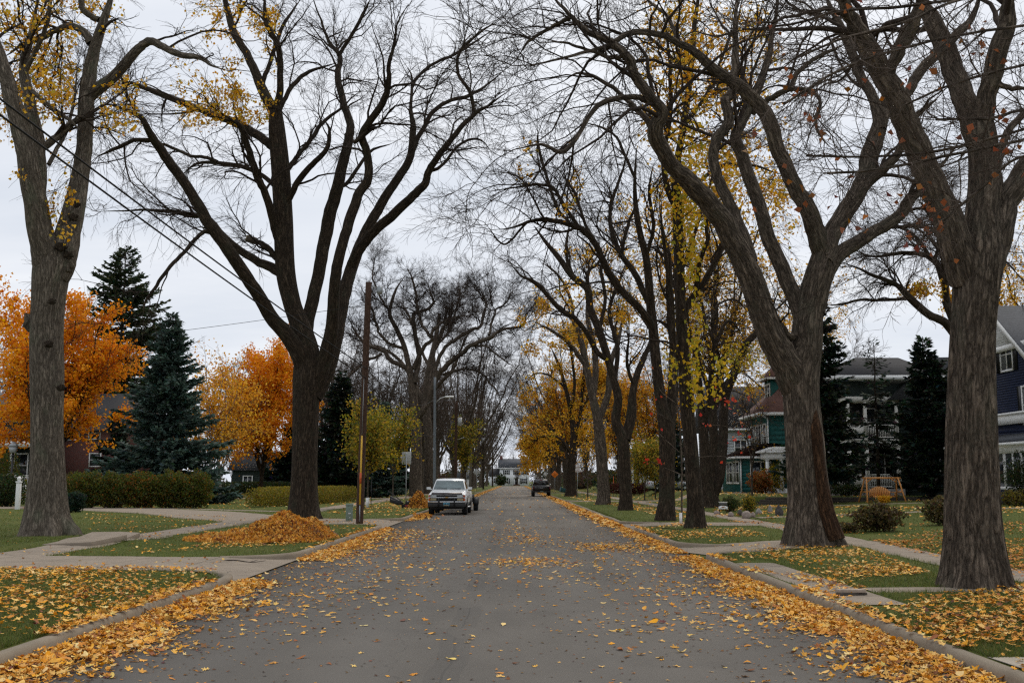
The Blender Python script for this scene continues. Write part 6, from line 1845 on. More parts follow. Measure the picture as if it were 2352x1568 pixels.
# log swing
sw = empty('garden_swing', G(21.4, 61.4), 0.12, 'honey coloured log A frame porch swing with slatted bench', 'garden swing')
sw.scale = (0.92, 0.92, 0.95)
for s in (-1, 1):
    for a in (-1, 1):
        m = MB(); m.tube([(s * 1.22 + s * 0.05, a * 0.62, -0.03), (s * 1.05, a * 0.10, 1.50)], [0.055, 0.045], 9); m.build('leg', CEDAR, sw)
    m = MB(); m.tube([(s * 1.16, -0.42, 0.62), (s * 1.16, 0.42, 0.62)], 0.04, 8); m.tube([(s * 1.04, 0, 1.16), (s * 0.62, 0, 1.44)], 0.035, 8); m.build('brace', CEDAR, sw)
m = MB(); m.tube([(-1.28, 0, 1.46), (1.28, 0, 1.46)], 0.055, 10); m.build('top_beam', CEDAR, sw)
m = MB()
for k in range(5): m.box(-0.72, 0.72, -0.30 + k * 0.115, -0.20 + k * 0.115, 0.36, 0.39)
m.bar((-0.74, -0.3, 0.33), (0.74, -0.3, 0.33), 0.06); m.bar((-0.74, 0.25, 0.33), (0.74, 0.25, 0.33), 0.06); m.build('seat', CEDAR, sw)
m = MB()
for k in range(12):
    x = -0.66 + k * 0.12
    m.bar((x, 0.26, 0.40), (x * 1.03, 0.40, 0.40 + 0.55 - 0.30 * (x / 0.7) ** 2), 0.10, 0.025, up=(0, 1, 0))
m.build('backrest', CEDAR, sw)
for s in (-1, 1):
    m = MB(); m.box(s * 0.74 - 0.05, s * 0.74 + 0.05, -0.34, 0.30, 0.58, 0.61); m.bar((s * 0.74, -0.26, 0.36), (s * 0.74, -0.26, 0.58), 0.05); m.build('armrest', CEDAR, sw)
    m = MB(); m.tube([(s * 0.76, -0.25, 0.60), (s * 0.80, 0, 1.42)], 0.008, 5); m.tube([(s * 0.76, 0.25, 0.60), (s * 0.80, 0, 1.42)], 0.008, 5); m.build('chain', STEEL, sw)

# boulders of the garden bed
ROCK = plain('pink_granite', (0.27, 0.215, 0.185), 0.9, var=0.3, scale=12, bmp=0.02)
ROCKD = plain('dark_fieldstone', (0.075, 0.065, 0.06), 0.9, var=0.3, scale=9, bmp=0.02)
ROCKG = plain('grey_fieldstone', (0.24, 0.225, 0.205), 0.9, var=0.3, scale=9, bmp=0.02)
def boulder(label, x, y, w, h, d, mat, seed, pointy=0.0):
    g = gp(x, y); D = g[1]
    rg = RNG(seed)
    import bmesh
    bm = bmesh.new(); bmesh.ops.create_icosphere(bm, subdivisions=3, radius=1)
    ph = rg.uniform(0, 6, 6)
    for v in bm.verts:
        c = v.co
        f = 1 + 0.10 * math.sin(3 * c.x + ph[0]) * math.sin(3 * c.y + ph[1]) + 0.07 * math.sin(5 * c.z + ph[2] + 4 * c.x) + 0.03 * math.sin(11 * c.x + ph[3]) * math.sin(9 * c.y)
        t = max(0, c.z) * pointy
        v.co = Vector((c.x * f * w * (1 - t * 0.8), c.y * f * d * (1 - t * 0.6), c.z * f * h))
    me = bpy.data.meshes.new('boulder'); bm.to_mesh(me); bm.free(); me.materials.append(mat)
    for p in me.polygons: p.use_smooth = True
    o = bpy.data.objects.new('boulder', me); COL.objects.link(o); o.location = (g[0], g[1], g[2] + h * 0.55); o.rotation_euler = (0, 0, rg.uniform(0, 6))
    tag(o, label, 'boulder', 'boulders of the right garden bed')
def RX(z): return (1500 + z / 3.672) / 1.0884
def RY(z): return (1000 + z / 3.672) / 1.0884
boulder('flat pinkish boulder left of the garden sign', RX(1072), RY(1048), 0.17, 0.13, 0.14, ROCK, 1)
boulder('round pinkish boulder right below the garden sign', RX(1202), RY(1070), 0.16, 0.14, 0.14, ROCK, 2)
boulder('dark fieldstone between the two pink boulders', RX(1288), RY(1058), 0.13, 0.18, 0.13, ROCKD, 3)
boulder('largest round pink boulder of the garden bed', RX(1343), RY(1086), 0.22, 0.22, 0.2, ROCK, 4)
boulder('small boulder touching the right of the largest one', RX(1404), RY(1074), 0.12, 0.14, 0.12, ROCK, 5)
boulder('grey sloped stone right of the boulders', RX(1458), RY(1046), 0.17, 0.18, 0.15, ROCKG, 6, 0.5)
boulder('pale upright stone in the garden bed', RX(1562), RY(1035), 0.12, 0.24, 0.1, ROCKG, 7, 0.3)
boulder('dark pointed slab leaning in the garden bed', RX(1645), RY(1058), 0.20, 0.33, 0.10, ROCKD, 8, 1.0)

def text(body, size, mat, parent, loc, rot=(math.pi / 2, 0, 0), name='lettering', sx=1.0):
    cu = bpy.data.curves.new(name, 'FONT'); cu.body = body; cu.size = size; cu.align_x = 'CENTER'; cu.align_y = 'CENTER'; cu.extrude = 0.001
    cu.materials.append(mat)
    tmp = bpy.data.objects.new(name, cu); COL.objects.link(tmp)
    bpy.context.view_layer.update()
    me = bpy.data.meshes.new_from_object(tmp.evaluated_get(bpy.context.evaluated_depsgraph_get()))
    bpy.data.objects.remove(tmp)
    o = bpy.data.objects.new(name, me); COL.objects.link(o); o.parent = parent; o.location = loc; o.rotation_euler = rot; o.scale = (sx, 1, 1)
    return o

# garden sign: two little boards on a post
g = gp(RX(1132), RY(1046))
gs = empty('garden_sign', tuple(g), 0, 'small garden sign of a dark board over a white plate with a painted bird', 'sign')
for sx in (-0.17, 0.17):
    m = MB(); m.bar((sx, 0.02, -0.05), (sx, 0.02, 0.60), 0.03); m.build('post', BLACK, gs)
m = MB(); m.box(-0.21, 0.21, -0.02, 0.02, 0.56, 0.60); m.build('top_rail', TRIM, gs)
m = MB(); m.box(-0.19, 0.19, -0.015, 0.012, 0.44, 0.558); m.build('board', plain('sign_grey', (0.10, 0.10, 0.095), 0.7), gs)
m = MB(); m.prism([(-0.22, 0.24), (0.22, 0.24), (0.22, 0.36), (0.10, 0.40), (-0.08, 0.41), (-0.22, 0.37)], 'y', -0.02, 0.01)
pl = m.build('plate', WHITE, gs)
m = MB(); m.prism([(-0.11, 0.325), (-0.03, 0.385), (0.07, 0.375), (0.13, 0.345), (0.03, 0.34), (0.0, 0.32)], 'y', -0.025, -0.0205); m.build('painted_motif', plain('ochre_paint', (0.32, 0.15, 0.04), 0.7), pl)

# two boards by the kerb
g = gp(1955, 1367)
for k, (dx, dz, rz, lab, mt) in enumerate([(0, 0.022, 0.25, 'brown weathered plank lying lowest on the strip behind the curb', TIMBER), (-0.02, 0.068, 0.02, 'pale short plank lying on top of the brown one', plain('pale_plank', (0.34, 0.27, 0.21), 0.85, var=0.2, scale=12))]):
    m = MB(); m.box(-0.21 + 0.03 * k, 0.21, -0.075, 0.075, -0.022, 0.022)
    o = m.build('plank', mt, bevel=0.004); o.location = (g[0] + dx, g[1], g[2] + dz); o.rotation_euler = (0, 0, rz)
    tag(o, lab, 'plank', 'planks by the right curb')

# white gate post, yard lamp
g = G(XY(53, 60), 60)
wpst = empty('fence_post', g, 0, 'white square post with a ball cap left of the grey forked trunk', 'post')
m = MB(); m.box(-0.11, 0.11, -0.11, 0.11, -0.1, 1.50); m.box(-0.14, 0.14, -0.14, 0.14, 1.50, 1.58); m.build('shaft', WHITE, wpst, bevel=0.01)
m = MB(); m.loft([[(r * math.cos(a), r * math.sin(a), z) for a in np.linspace(0, 6.2832, 12, endpoint=False)] for r, z in ((0.09, 1.58), (0.08, 1.63), (0.12, 1.70), (0.11, 1.78), (0.03, 1.86))]); m.build('cap', WHITE, wpst)
lp = empty('yard_lamp', G(XY(35, 74), 74), 0, 'black lantern lamp post before the white columned porch', 'lamp post')
m = MB(); m.tube([(0, 0, -0.1), (0, 0, 3.55)], 0.075, 10); m.tube([(0, 0, 3.3), (0, 0, 3.42)], 0.11, 10); m.build('post', BLACK, lp)
m = MB(); m.loft([[(s * a, s * b, z) for a, b in ((-1, -1), (1, -1), (1, 1), (-1, 1))] for s, z in ((0.15, 3.55), (0.24, 4.0))]); m.build('lantern', glass_pane('lamp_glass', (0.30, 0.31, 0.32)), lp)
m = MB(); m.loft([[(s * a, s * b, z) for a, b in ((-1, -1), (1, -1), (1, 1), (-1, 1))] for s, z in ((0.28, 4.0), (0.15, 4.22), (0.05, 4.36))]); m.build('lantern_cap', STEEL, lp)

# ------------------------------------------------------------------ street furniture
def pole(name, label, cat, base_px, D, top_px, r0, r1, mat, group=None):
    b = at(base_px[0], base_px[1], D); b[2] = float(hgt(b[0], b[1]))
    tpt = at(top_px[0], top_px[1], D)
    root = empty(name, tuple(b), 0, label, cat, group)
    P = np.linspace(b - np.array([0, 0, 0.3]), tpt, 14); R = np.linspace(r0, r1, 14)
    V, Q, B = trunk_tube(P, R, RNG(5), 16, 1.0, 0, 0.006)
    n = len(P)
    o = mk('pole_shaft', V, quads=Q, polys=[[(n - 1) * 16 + i for i in range(16)]], mat=mat, parent=root, attrs={'bark': ('FLOAT_VECTOR', B)})
    return root, b, tpt


PG = 'poles along the left curb'
up1, ub, ut = pole('utility_pole', 'nearest brown wooden utility pole leaning right, yellow guard on its foot', 'utility pole', (825, 1199), 40.4, (847, 648), 0.15, 0.115, WOODPOLE, PG)
YG = plain('yellow_guard', (0.62, 0.36, 0.025), 0.5)
m = MB()
pa, pb = at(831.2, 1000, 40.2) - ub, at(826.5, 1158, 40.2) - ub
m.tube([pa, pb], 0.035, 8); m.build('cable_guard', YG, up1)
m = MB(); m.tube([at(827.6, 1110, 40.17) - ub, at(828.3, 1085, 40.17) - ub], 0.04, 8); m.build('guard_label', plain('orange_label', (0.55, 0.10, 0.02), 0.5), up1)
m = MB(); m.tube([at(826.4, 1160, 40.2) - ub, at(826, 1197, 40.2) - ub], 0.02, 8); m.build('conduit', STEEL, up1)
m = MB(); m.tube([at(836, 870, 40.2) - ub, at(831.2, 1000, 40.2) - ub], 0.010, 6); m.build('ground_wire', STEEL, up1)
m = MB(); pl_ = at(872, 664, 40.4) - ub; m.tube([ut - ub - [0, 0, 0.12], pl_], 0.02, 8); m.build('lamp_arm', STEEL, up1)
m = MB(); m.loft([[(pl_[0] + r * math.cos(a), pl_[1] + r * math.sin(a), pl_[2] + z) for a in np.linspace(0, 6.2832, 12, endpoint=False)] for r, z in ((0.09, -0.20), (0.13, -0.1), (0.12, 0.05), (0.05, 0.12))]); m.build('lamp_head', STEEL, up1)

sp, sb, st_ = pole('street_lamp', 'grey steel lamp pole with white cobra head above the white pickup', 'street lamp', (998, 1150), 78, (999, 866), 0.13, 0.085, POLEGREY, PG)
a0, a1, a2, a3 = [at(x, y, 78) - sb for x, y in ((1000, 925), (1012, 914), (1023, 911), (1042, 912.5))]
m = MB(); m.tube([a0, a1, a2], 0.03, 8); m.build('lamp_arm', ALU, sp)
m = MB(); m.loft([[(x, a2[1] + w * math.cos(a), a2[2] + 0.07 * math.sin(a)) for a in np.linspace(0, 6.2832, 10, endpoint=False)] for x, w in ((a2[0] - 0.02, 0.05), (a2[0] + 0.2, 0.14), (a2[0] + 0.55, 0.15), (a3[0], 0.05))]); m.build('lamp_head', WHITE, sp)
p3, b3, t3 = pole('utility_pole', 'reddish wooden pole carrying a grey transformer behind the lamp pole', 'utility pole', (1046, 1137), 113, (1048, 922), 0.16, 0.13, WOODPOLE, PG)
q = at(1056, 968, 113) - b3
m = MB(); m.tube([(q[0], q[1], q[2] - 0.45), (q[0], q[1], q[2] + 0.45)], 0.24, 12); m.build('transformer', ALU, p3)
m = MB(); m.tube([at(1049, 1010, 113) - b3, at(1066, 1004, 113) - b3], 0.03, 6); m.build('lamp_arm', ALU, p3)
p4, b4, t4 = pole('utility_pole', 'grey wooden pole with a wide crossarm and street light', 'utility pole', (1079, 1130), 147, (1085, 942), 0.17, 0.14, WOODGREY, PG)
m = MB(); c = at(1085, 948, 147) - b4; m.bar((c[0] - 1.35, c[1] - 0.2, c[2]), (c[0] + 1.35, c[1] - 0.2, c[2]), 0.14, 0.16); m.build('crossarm', WOODPOLE, p4)
m = MB(); m.tube([at(1086, 990, 147) - b4, at(1096, 986, 147) - b4, at(1105, 985, 147) - b4], 0.05, 8); m.build('lamp_arm', ALU, p4)
m = MB(); q0, q1 = at(1105, 985, 147) - b4, at(1117, 986, 147) - b4; m.tube([q0, (q0 + q1) / 2, q1], [0.1, 0.16, 0.06], 8); m.build('lamp_head', ALU, p4)
p5, b5, t5 = pole('utility_pole', 'thin dark pole with a small grey transformer, fourth along the left', 'utility pole', (1110, 1121), 205, (1110, 960), 0.20, 0.16, BARK_DARK, PG)
q = at(1111, 1012, 205) - b5
m = MB(); m.tube([(q[0], q[1] - 0.4, q[2] - 0.6), (q[0], q[1] - 0.4, q[2] + 0.6)], 0.34, 12); m.build('transformer', ALU, p5)
pole('utility_pole', 'farthest dark pole near the white house', 'utility pole', (1131, 1117), 290, (1131, 1030), 0.22, 0.18, BARK_DARK, PG)

# overhead wires
def wire(label, A, B, sag, r, group='overhead wires', mat=None):
    A, B = np.array(A, float), np.array(B, float)
    t = np.linspace(0, 1, 40)[:, None]
    P = A + (B - A) * t; P[:, 2] -= 4 * sag * (t * (1 - t))[:, 0]
    m = MB(); m.tube(P, r, 6); o = m.build('utility_wire', mat or RUBBER, smooth=True)
    tag(o, label, 'wire', group)
w1 = at(-150, 112, 16); w2 = at(-150, 152, 15.5)
wire('upper thick black cable running from the top left to the leaning pole', w1, at(842, 846, 40.3), 0.12, 0.020)
wire('lower thick black cable beside the upper one to the leaning pole', w2, at(841, 868, 40.3), 0.10, 0.020)
wire('thin wire crossing the orange maple near level', at(-200, 816, 50), at(838, 700, 41), 0.25, 0.010)
wire('cable sagging from the leaning pole to the steel lamp pole, upper', at(842, 846, 40.3), at(999, 915, 78), 0.9, 0.016)
wire('cable sagging from the leaning pole to the steel lamp pole, lower', at(841, 868, 40.3), at(998, 1000, 78), 0.7, 0.014)
wire('cable from the steel lamp pole to the transformer pole', at(999, 935, 78), at(1048, 985, 113), 0.5, 0.016)
wire('cable from the transformer pole to the crossarm pole', at(1048, 985, 113), at(1084, 1000, 147), 0.6, 0.02)
wire('thin wire high between the leaning pole and the sky top left', at(700, 240, 22), at(846, 700, 40.4), 0.2, 0.005)

def sign(name, label, base, h, plates, back=False, group=None, lean=0.0, postr=0.03, post_mat=STEEL):
    """plates: (kind, width, height, z centre, material, [(text, size, dz, mat)])"""
    root = empty(name, base, 0, label, 'sign', group)
    m = MB(); m.tube([(0, 0, -0.2), (lean, 0, h)], postr, 8); m.build('post', post_mat, root)
    for kind, w, hh, z, mat, txt in plates:
        y = 0.045 if back else -0.045
        x = lean * z / h
        m = MB()
        if kind == 'diamond': m.prism([(x, z - hh / 2), (x + w / 2, z), (x, z + hh / 2), (x - w / 2, z)], 'y', y - 0.008, y + 0.008)
        else: m.prism([(x - w / 2, z - hh / 2), (x + w / 2, z - hh / 2), (x + w / 2, z + hh / 2), (x - w / 2, z + hh / 2)], 'y', y - 0.008, y + 0.008)
        pl = m.build('sign_plate', mat, root, bevel=0.003)
        if isinstance(txt, str):      # two worn lines of letters too far away to be read
            rg = RNG(3)
            mm = MB()
            big = txt == 'MARKS_D'
            for dz, wl, ch in (((0.10, 0.42, 6), (-0.13, 0.40, 5)) if big else ((0.07, 0.36, 8), (-0.07, 0.32, 9))):
                cw = wl / ch
                for k in range(ch):
                    cx = x - wl / 2 + (k + 0.5) * cw; hh2 = 0.055 if big else 0.035
                    mm.box(cx - cw * 0.36, cx - cw * 0.18, y - 0.0115, y - 0.0085, z + dz - hh2, z + dz + hh2)
                    mm.box(cx - cw * 0.15, cx + cw * 0.3, y - 0.0115, y - 0.0085, z + dz + rg.choice([-0.8, 0, 0.8]) * hh2 - hh2 * 0.18, z + dz + rg.choice([0.8, 0.8, 0.1]) * hh2 + hh2 * 0.0 + 0.012)
            mm.build('lettering', BLK_INK if big else RED_INK, pl)
        else:
            for body, s, dz, tm, sx in txt:
                text(body, s, tm, pl, (x, y - 0.012, z + dz), sx=sx)
    return root


SB = 'blank backs of street signs'
sign('street_sign', 'blank grey back of a rectangular sign beside the lawn mower', G(XY(935, 65), 65), 3.35, [('rect', 0.58, 0.78, 3.0, ALU, [])], True, SB)
sign('street_sign', 'blank grey back of a small sign beside the crossarm pole', G(XY(1073, 140), 140), 3.4, [('rect', 0.55, 0.9, 2.9, ALU, [])], True, SB)
sign('street_sign', 'grey diamond shaped back of a sign right of the crossarm pole', G(XY(1095, 160), 160), 3.4, [('diamond', 1.10, 1.10, 2.95, ALU, [])], True, SB)
RED_INK = plain('sign_red', (0.30, 0.025, 0.03), 0.5)
BLK_INK = plain('sign_black', (0.015, 0.015, 0.015), 0.5)
SIGNW = plain('sign_white', (0.68, 0.67, 0.65), 0.45, var=0.04)
OR_SIGN = plain('sign_orange', (0.80, 0.19, 0.01), 0.45, var=0.05)
sign('street_sign', 'white no parking sign with red letters on two stacked plates', G(XY(1324, 103), 103), 3.25,
     [('rect', 0.42, 0.40, 3.0, SIGNW, [('NO', 0.13, 0.11, RED_INK, 1.0), ('PARKING', 0.13, -0.08, RED_INK, 0.62)]),
      ('rect', 0.44, 0.30, 2.62, SIGNW, 'MARKS')], False, None, 0.10)
sign('street_sign', 'orange diamond warning sign right of the black pickup', G(XY(1273.5, 140), 140), 2.95, [('diamond', 0.96, 0.96, 2.5, OR_SIGN, 'MARKS_D')], False)
sign('street_sign', 'small white sign seen just above the black pickup', G(XY(1252, 176), 176), 3.2, [('rect', 0.46, 0.62, 2.75, SIGNW, [])], False)
sign('street_sign', 'small pale sign farthest down the right curb', G(XY(1229.5, 225), 225), 3.0, [('rect', 0.40, 0.55, 2.6, SIGNW, []), ('rect', 0.36, 0.36, 1.7, RED_INK, [])], False)
mk_ = empty('marker_stake', G(10.6, 112), 0, 'thin orange marker stake beside the grey trunk', 'stake')
m = MB(); m.tube([(0, 0, -0.1), (0, 0, 2.1)], 0.022, 6); m.build('rod', plain('orange_rod', (0.7, 0.12, 0.02), 0.5), mk_)
m = MB(); m.tube([(0, 0, 2.1), (0, 0, 2.16)], 0.035, 6); m.build('rod_cap', BLACK, mk_)

g = gp(802, 1197)
pd = empty('utility_pedestal', tuple(g), 0.1, 'pale green utility pedestal left of the leaning pole', 'utility box')
PGREEN = plain('pedestal_green', (0.155, 0.205, 0.165), 0.6)
m = MB(); m.box(-0.135, 0.135, -0.11, 0.11, -0.05, 0.62); m.build('cabinet', PGREEN, pd, bevel=0.015)
m = MB(); m.box(-0.15, 0.15, -0.125, 0.125, 0.62, 0.70); m.build('cap', PGREEN, pd, bevel=0.02)
m = MB(); m.box(-0.04, 0.06, -0.116, -0.112, 0.30, 0.34); m.box(0.0, 0.05, -0.116, -0.112, 0.14, 0.17); m.build('sticker', SIGNW, pd)

# tipped teal bin on the far right boulevard
g = gp(1300, 1131)
bn = empty('garbage_bin', (g[0] - 0.3, g[1], g[2]), 0.2, 'teal wheeled garbage bin tipped over beside a trunk', 'garbage bin')
TB = plain('teal_plastic', (0.012, 0.060, 0.060), 0.5)
m = MB(); m.loft([[(x, s * a, 0.32 + s * b) for a, b in ((-1, -1), (1, -1), (1, 1), (-1, 1))] for x, s in ((-0.45, 0.31), (0.5, 0.25))]); o = m.build('body', TB, bn, bevel=0.03); o.rotation_euler = (0, 0.22, 0)
m = MB(); m.box(-0.58, -0.46, -0.34, 0.34, 0.02, 0.70); o = m.build('lid', TB, bn, bevel=0.02); o.rotation_euler = (0, 0.22, 0)
for s in (-1, 1):
    m = MB(); m.tube([(0.5, s * 0.24, 0.13), (0.5, s * 0.30, 0.13)], 0.12, 12); m.build('wheel', RUBBER, bn)
# ------------------------------------------------------------------ vehicles (built facing -Y, nose at y = 0)
def wheel(root, x, y, r, w, name='wheel', rim=None):
    s = 1 if x > 0 else -1
    m = MB()
    prof = [(r * 0.62, -w / 2), (r * 0.93, -w / 2), (r, -w * 0.32), (r, w * 0.32), (r * 0.93, w / 2), (r * 0.62, w / 2)]
    n = 28
    rings = [[(x + b, y + a * math.cos(t), r + a * math.sin(t)) for a, b in prof] for t in np.linspace(0, 2 * math.pi, n, endpoint=False)]
    k = len(prof)
    v = [p for rr in rings for p in rr]; f = []
    for i in range(n):
        for j in range(k):
            f.append((i * k + j, i * k + (j + 1) % k, ((i + 1) % n) * k + (j + 1) % k, ((i + 1) % n) * k + j))
    m.add(v, f)
    t_ = m.build(name, RUBBER, root, smooth=True)
    d = MB(); d.tube([(x - s * w * 0.2, y, r), (x + s * w * 0.34, y, r)], [r * 0.63, r * 0.60], 20); d.tube([(x + s * w * 0.34, y, r), (x + s * w * 0.48, y, r)], [r * 0.22, r * 0.16], 12)
    for q in range(5):
        a = q * 2 * math.pi / 5
        d.tube([(x + s * w * 0.34, y + 0.42 * r * math.cos(a), r + 0.42 * r * math.sin(a)), (x + s * w * 0.36, y + 0.42 * r * math.cos(a), r + 0.42 * r * math.sin(a))], r * 0.09, 8)
    d.build('rim', rim or CHROME, t_, smooth=False)
    return t_


def sect(y, hw, zb, zs, zt, hwt=None, tuck=0.05, crown=0.03):
    """a body cross-section: rocker, side, shoulder, crowned top"""
    hwt = hwt or hw - 0.10
    half = [(hw - tuck, zb), (hw, zb + 0.18), (hw + 0.005, (zb + zs) / 2), (hw - 0.01, zs), (hw - 0.05, zs + (zt - zs) * 0.6), (hwt, zt), (hwt * 0.5, zt + crown)]
    pts = [(x, y, z) for x, z in half] + [(-x, y, z) for x, z in half[::-1]]
    return pts


PAINT_W = plain('white_car_paint', (0.70, 0.72, 0.73), 0.28, var=0.03, scale=3, spec=0.5, coat=0.6)
PAINT_K = plain('black_car_paint', (0.010, 0.010, 0.012), 0.22, var=0.15, scale=3, spec=0.5, coat=0.5)
PAINT_S = plain('silver_car_paint', (0.36, 0.37, 0.39), 0.3, 0.4, var=0.04, scale=3, coat=0.5)
WSCREEN = glass_pane('windscreen', (0.115, 0.150, 0.155))
DGLASS = glass_pane('dark_glass', (0.012, 0.013, 0.015))
LAMP = plain('headlamp_glass', (0.42, 0.45, 0.46), 0.12, 0.3, var=0.15, scale=30)
AMBER = plain('amber_lens', (0.45, 0.085, 0.012), 0.25, var=0.1)
REDL = plain('red_lens', (0.30, 0.012, 0.014), 0.25, var=0.1)
TRIMK = plain('black_trim', (0.014, 0.014, 0.015), 0.6, var=0.2)
WORN = plain('worn_chrome', (0.50, 0.51, 0.52), 0.3, 0.9, var=0.08)

# ---- white pickup
wp_ = empty('pickup_truck', (-3.40, 53.6, 0), math.radians(-1.0), 'white full size pickup parked at the left curb facing the camera', 'pickup truck')
m = MB()
m.loft([sect(0.06, 0.93, 0.50, 0.98, 1.02, 0.86, crown=0.01), sect(0.16, 0.96, 0.48, 1.02, 1.07, 0.86), sect(0.7, 0.975, 0.46, 1.07, 1.15, 0.87), sect(1.30, 0.98, 0.46, 1.12, 1.22, 0.88), sect(1.42, 0.98, 0.46, 1.13, 1.23, 0.90), sect(3.15, 0.98, 0.46, 1.13, 1.20, 0.92), sect(3.2, 0.98, 0.46, 1.14, 1.18, 0.94, crown=0), sect(5.35, 0.98, 0.50, 1.14, 1.18, 0.94, crown=0), sect(5.42, 0.95, 0.52, 1.10, 1.14, 0.92, crown=0)])
body = m.build('body', PAINT_W, wp_, smooth=True)
m = MB()
def cab(y, hw, z): return [(hw, y, z), (-hw, y, z)]
m.loft([[(0.89, 1.40, 1.20), (-0.89, 1.40, 1.20), (-0.89, 3.12, 1.18), (0.89, 3.12, 1.18)], [(0.86, 1.55, 1.32), (-0.86, 1.55, 1.32), (-0.86, 3.10, 1.32), (0.86, 3.10, 1.32)],
        [(0.735, 2.02, 1.76), (-0.735, 2.02, 1.76), (-0.735, 3.02, 1.76), (0.735, 3.02, 1.76)], [(0.69, 2.12, 1.825), (-0.69, 2.12, 1.825), (-0.69, 2.96, 1.825), (0.69, 2.96, 1.825)], [(0.4, 2.30, 1.855), (-0.4, 2.30, 1.855), (-0.4, 2.85, 1.855), (0.4, 2.85, 1.855)]])
m.build('cab', PAINT_W, wp_)
m = MB(); m.add([(-0.82, 1.515, 1.30), (0.82, 1.515, 1.30), (0.70, 1.985, 1.735), (-0.70, 1.985, 1.735)], [(0, 1, 2, 3)]); m.add([(-0.83, 1.50, 1.283), (0.83, 1.50, 1.283), (0.82, 1.53, 1.30), (-0.82, 1.53, 1.30)], [(0, 1, 2, 3)])
ws = m.build('windscreen', WSCREEN, wp_)
for x0, x1 in ((-0.62, -0.12), (0.05, 0.60)):
    m = MB(); m.bar((x0, 1.525, 1.312), (x1, 1.535, 1.345), 0.018, 0.016); m.bar(((x0 + x1) / 2, 1.52, 1.335), (x1, 1.49, 1.285), 0.014); m.build('wiper', TRIMK, ws)
for s in (-1, 1):
    m = MB(); m.add([(s * 0.885, 1.72, 1.30), (s * 0.88, 2.95, 1.30), (s * 0.755, 2.90, 1.70), (s * 0.765, 2.10, 1.70)], [(0, 1, 2, 3)]); m.build('side_window', DGLASS, wp_)
    m = MB(); m.box(min(s * 0.95, s * 0.99), max(s * 0.95, s * 0.99), 1.55, 2.95, 0.62, 0.66); m.box(min(s * 0.975, s * 0.99), max(s * 0.975, s * 0.99), 2.72, 2.84, 0.98, 1.01); m.build('side_moulding', WORN, wp_)
    m = MB(); m.box(min(s * 0.90, s * 1.06), max(s * 0.90, s * 1.06), 1.45, 3.0, 0.36, 0.42); m.build('running_board', WORN, wp_)
    m = MB(); m.tube([(s * 0.92, 1.72, 1.30), (s * 1.02, 1.68, 1.29)], 0.025, 8); m.box(min(s * 0.98, s * 1.19), max(s * 0.98, s * 1.19), 1.62, 1.72, 1.27, 1.40); m.build('wing_mirror', PAINT_W, wp_, bevel=0.03)
    for yw in (1.02, 4.30):
        a = MB(); n = 16
        a.add([(s * 0.988, yw + 0.49 * math.cos(t), 0.40 + 0.47 * math.sin(t)) for t in np.linspace(-0.15, math.pi + 0.15, n)], [tuple(range(n))]); a.build('wheel_arch', TRIMK, wp_)
        wheel(wp_, s * 0.86, yw, 0.375, 0.25)
m = MB(); m.loft([[(x, y, z) for x, y, z in ((-w, yy, z0), (w, yy, z0), (w * 0.96, yy + 0.11, z0 + 0.105), (-w * 0.96, yy + 0.11, z0 + 0.105))] for w, yy, z0 in ((0.80, 0.0, 1.035), (0.80, 0.02, 1.03))]); m.build('hood_deflector', plain('smoked_plastic', (0.045, 0.035, 0.035), 0.3), wp_)
m = MB(); m.box(-0.88, 0.88, 0.03, 0.12, 0.70, 1.03); g_ = m.build('grille', TRIMK, wp_)
for z in (1.012, 0.865): 
    m = MB(); m.box(-0.90, 0.90, -0.005, 0.05, z, z + (0.018 if z > 1 else 0.045)); m.build('grille_bar', WORN, g_)
for z in (0.93, 0.97, 0.78, 0.815):
    m = MB(); m.box(-0.50, 0.50, 0.012, 0.04, z, z + 0.010); m.build('grille_bar', TRIMK, g_)
m = MB(); m.prism([(-0.11, 0.875), (-0.045, 0.875), (-0.045, 0.855), (0.045, 0.855), (0.045, 0.875), (0.11, 0.875), (0.09, 0.905), (0.045, 0.905), (0.045, 0.925), (-0.045, 0.925), (-0.045, 0.905), (-0.09, 0.905)], 'y', -0.018, -0.006); m.build('emblem', plain('gold_emblem', (0.42, 0.25, 0.07), 0.35, 0.6), g_)
for s in (-1, 1):
    for z0, z1 in ((0.915, 1.005), (0.735, 0.85)):
        m = MB(); m.box(min(s * 0.53, s * 0.83), max(s * 0.53, s * 0.83), -0.002, 0.06, z0, z1); m.build('headlight', LAMP if z0 > 0.8 else plain('parking_lens', (0.30, 0.25, 0.14), 0.2, var=0.2, scale=30), wp_, bevel=0.01)
        m = MB(); m.box(min(s * 0.84, s * 0.935), max(s * 0.84, s * 0.935), 0.01, 0.16, z0 - 0.01, z1); m.build('turn_signal', AMBER, wp_, bevel=0.008)
    m = MB(); m.bar((s * 0.40, -0.16, 0.44), (s * 0.40, -0.16, 0.82), 0.075, 0.06); m.build('bumper_guard', TRIMK, wp_)
m = MB(); m.loft([[(x * 1.0, y, z) for x, y, z in ((-w, yy, 0.64), (w, yy, 0.64), (w, yy, 0.70), (-w, yy, 0.70))] for w, yy in ((0.97, 0.02), (0.95, -0.12))]); m.build('bumper', CHROME, wp_, bevel=0.015)
m = MB(); m.box(-0.96, 0.96, -0.09, 0.05, 0.42, 0.64); m.build('bumper_lower', plain('grey_bumper', (0.025, 0.025, 0.025), 0.5), wp_, bevel=0.03)
m = MB(); m.box(-0.155, 0.155, -0.155, -0.145, 0.47, 0.63); lp_ = m.build('license_plate', plain('plate_blue', (0.10, 0.30, 0.40), 0.4, var=0.25, scale=16), wp_)
m = MB()
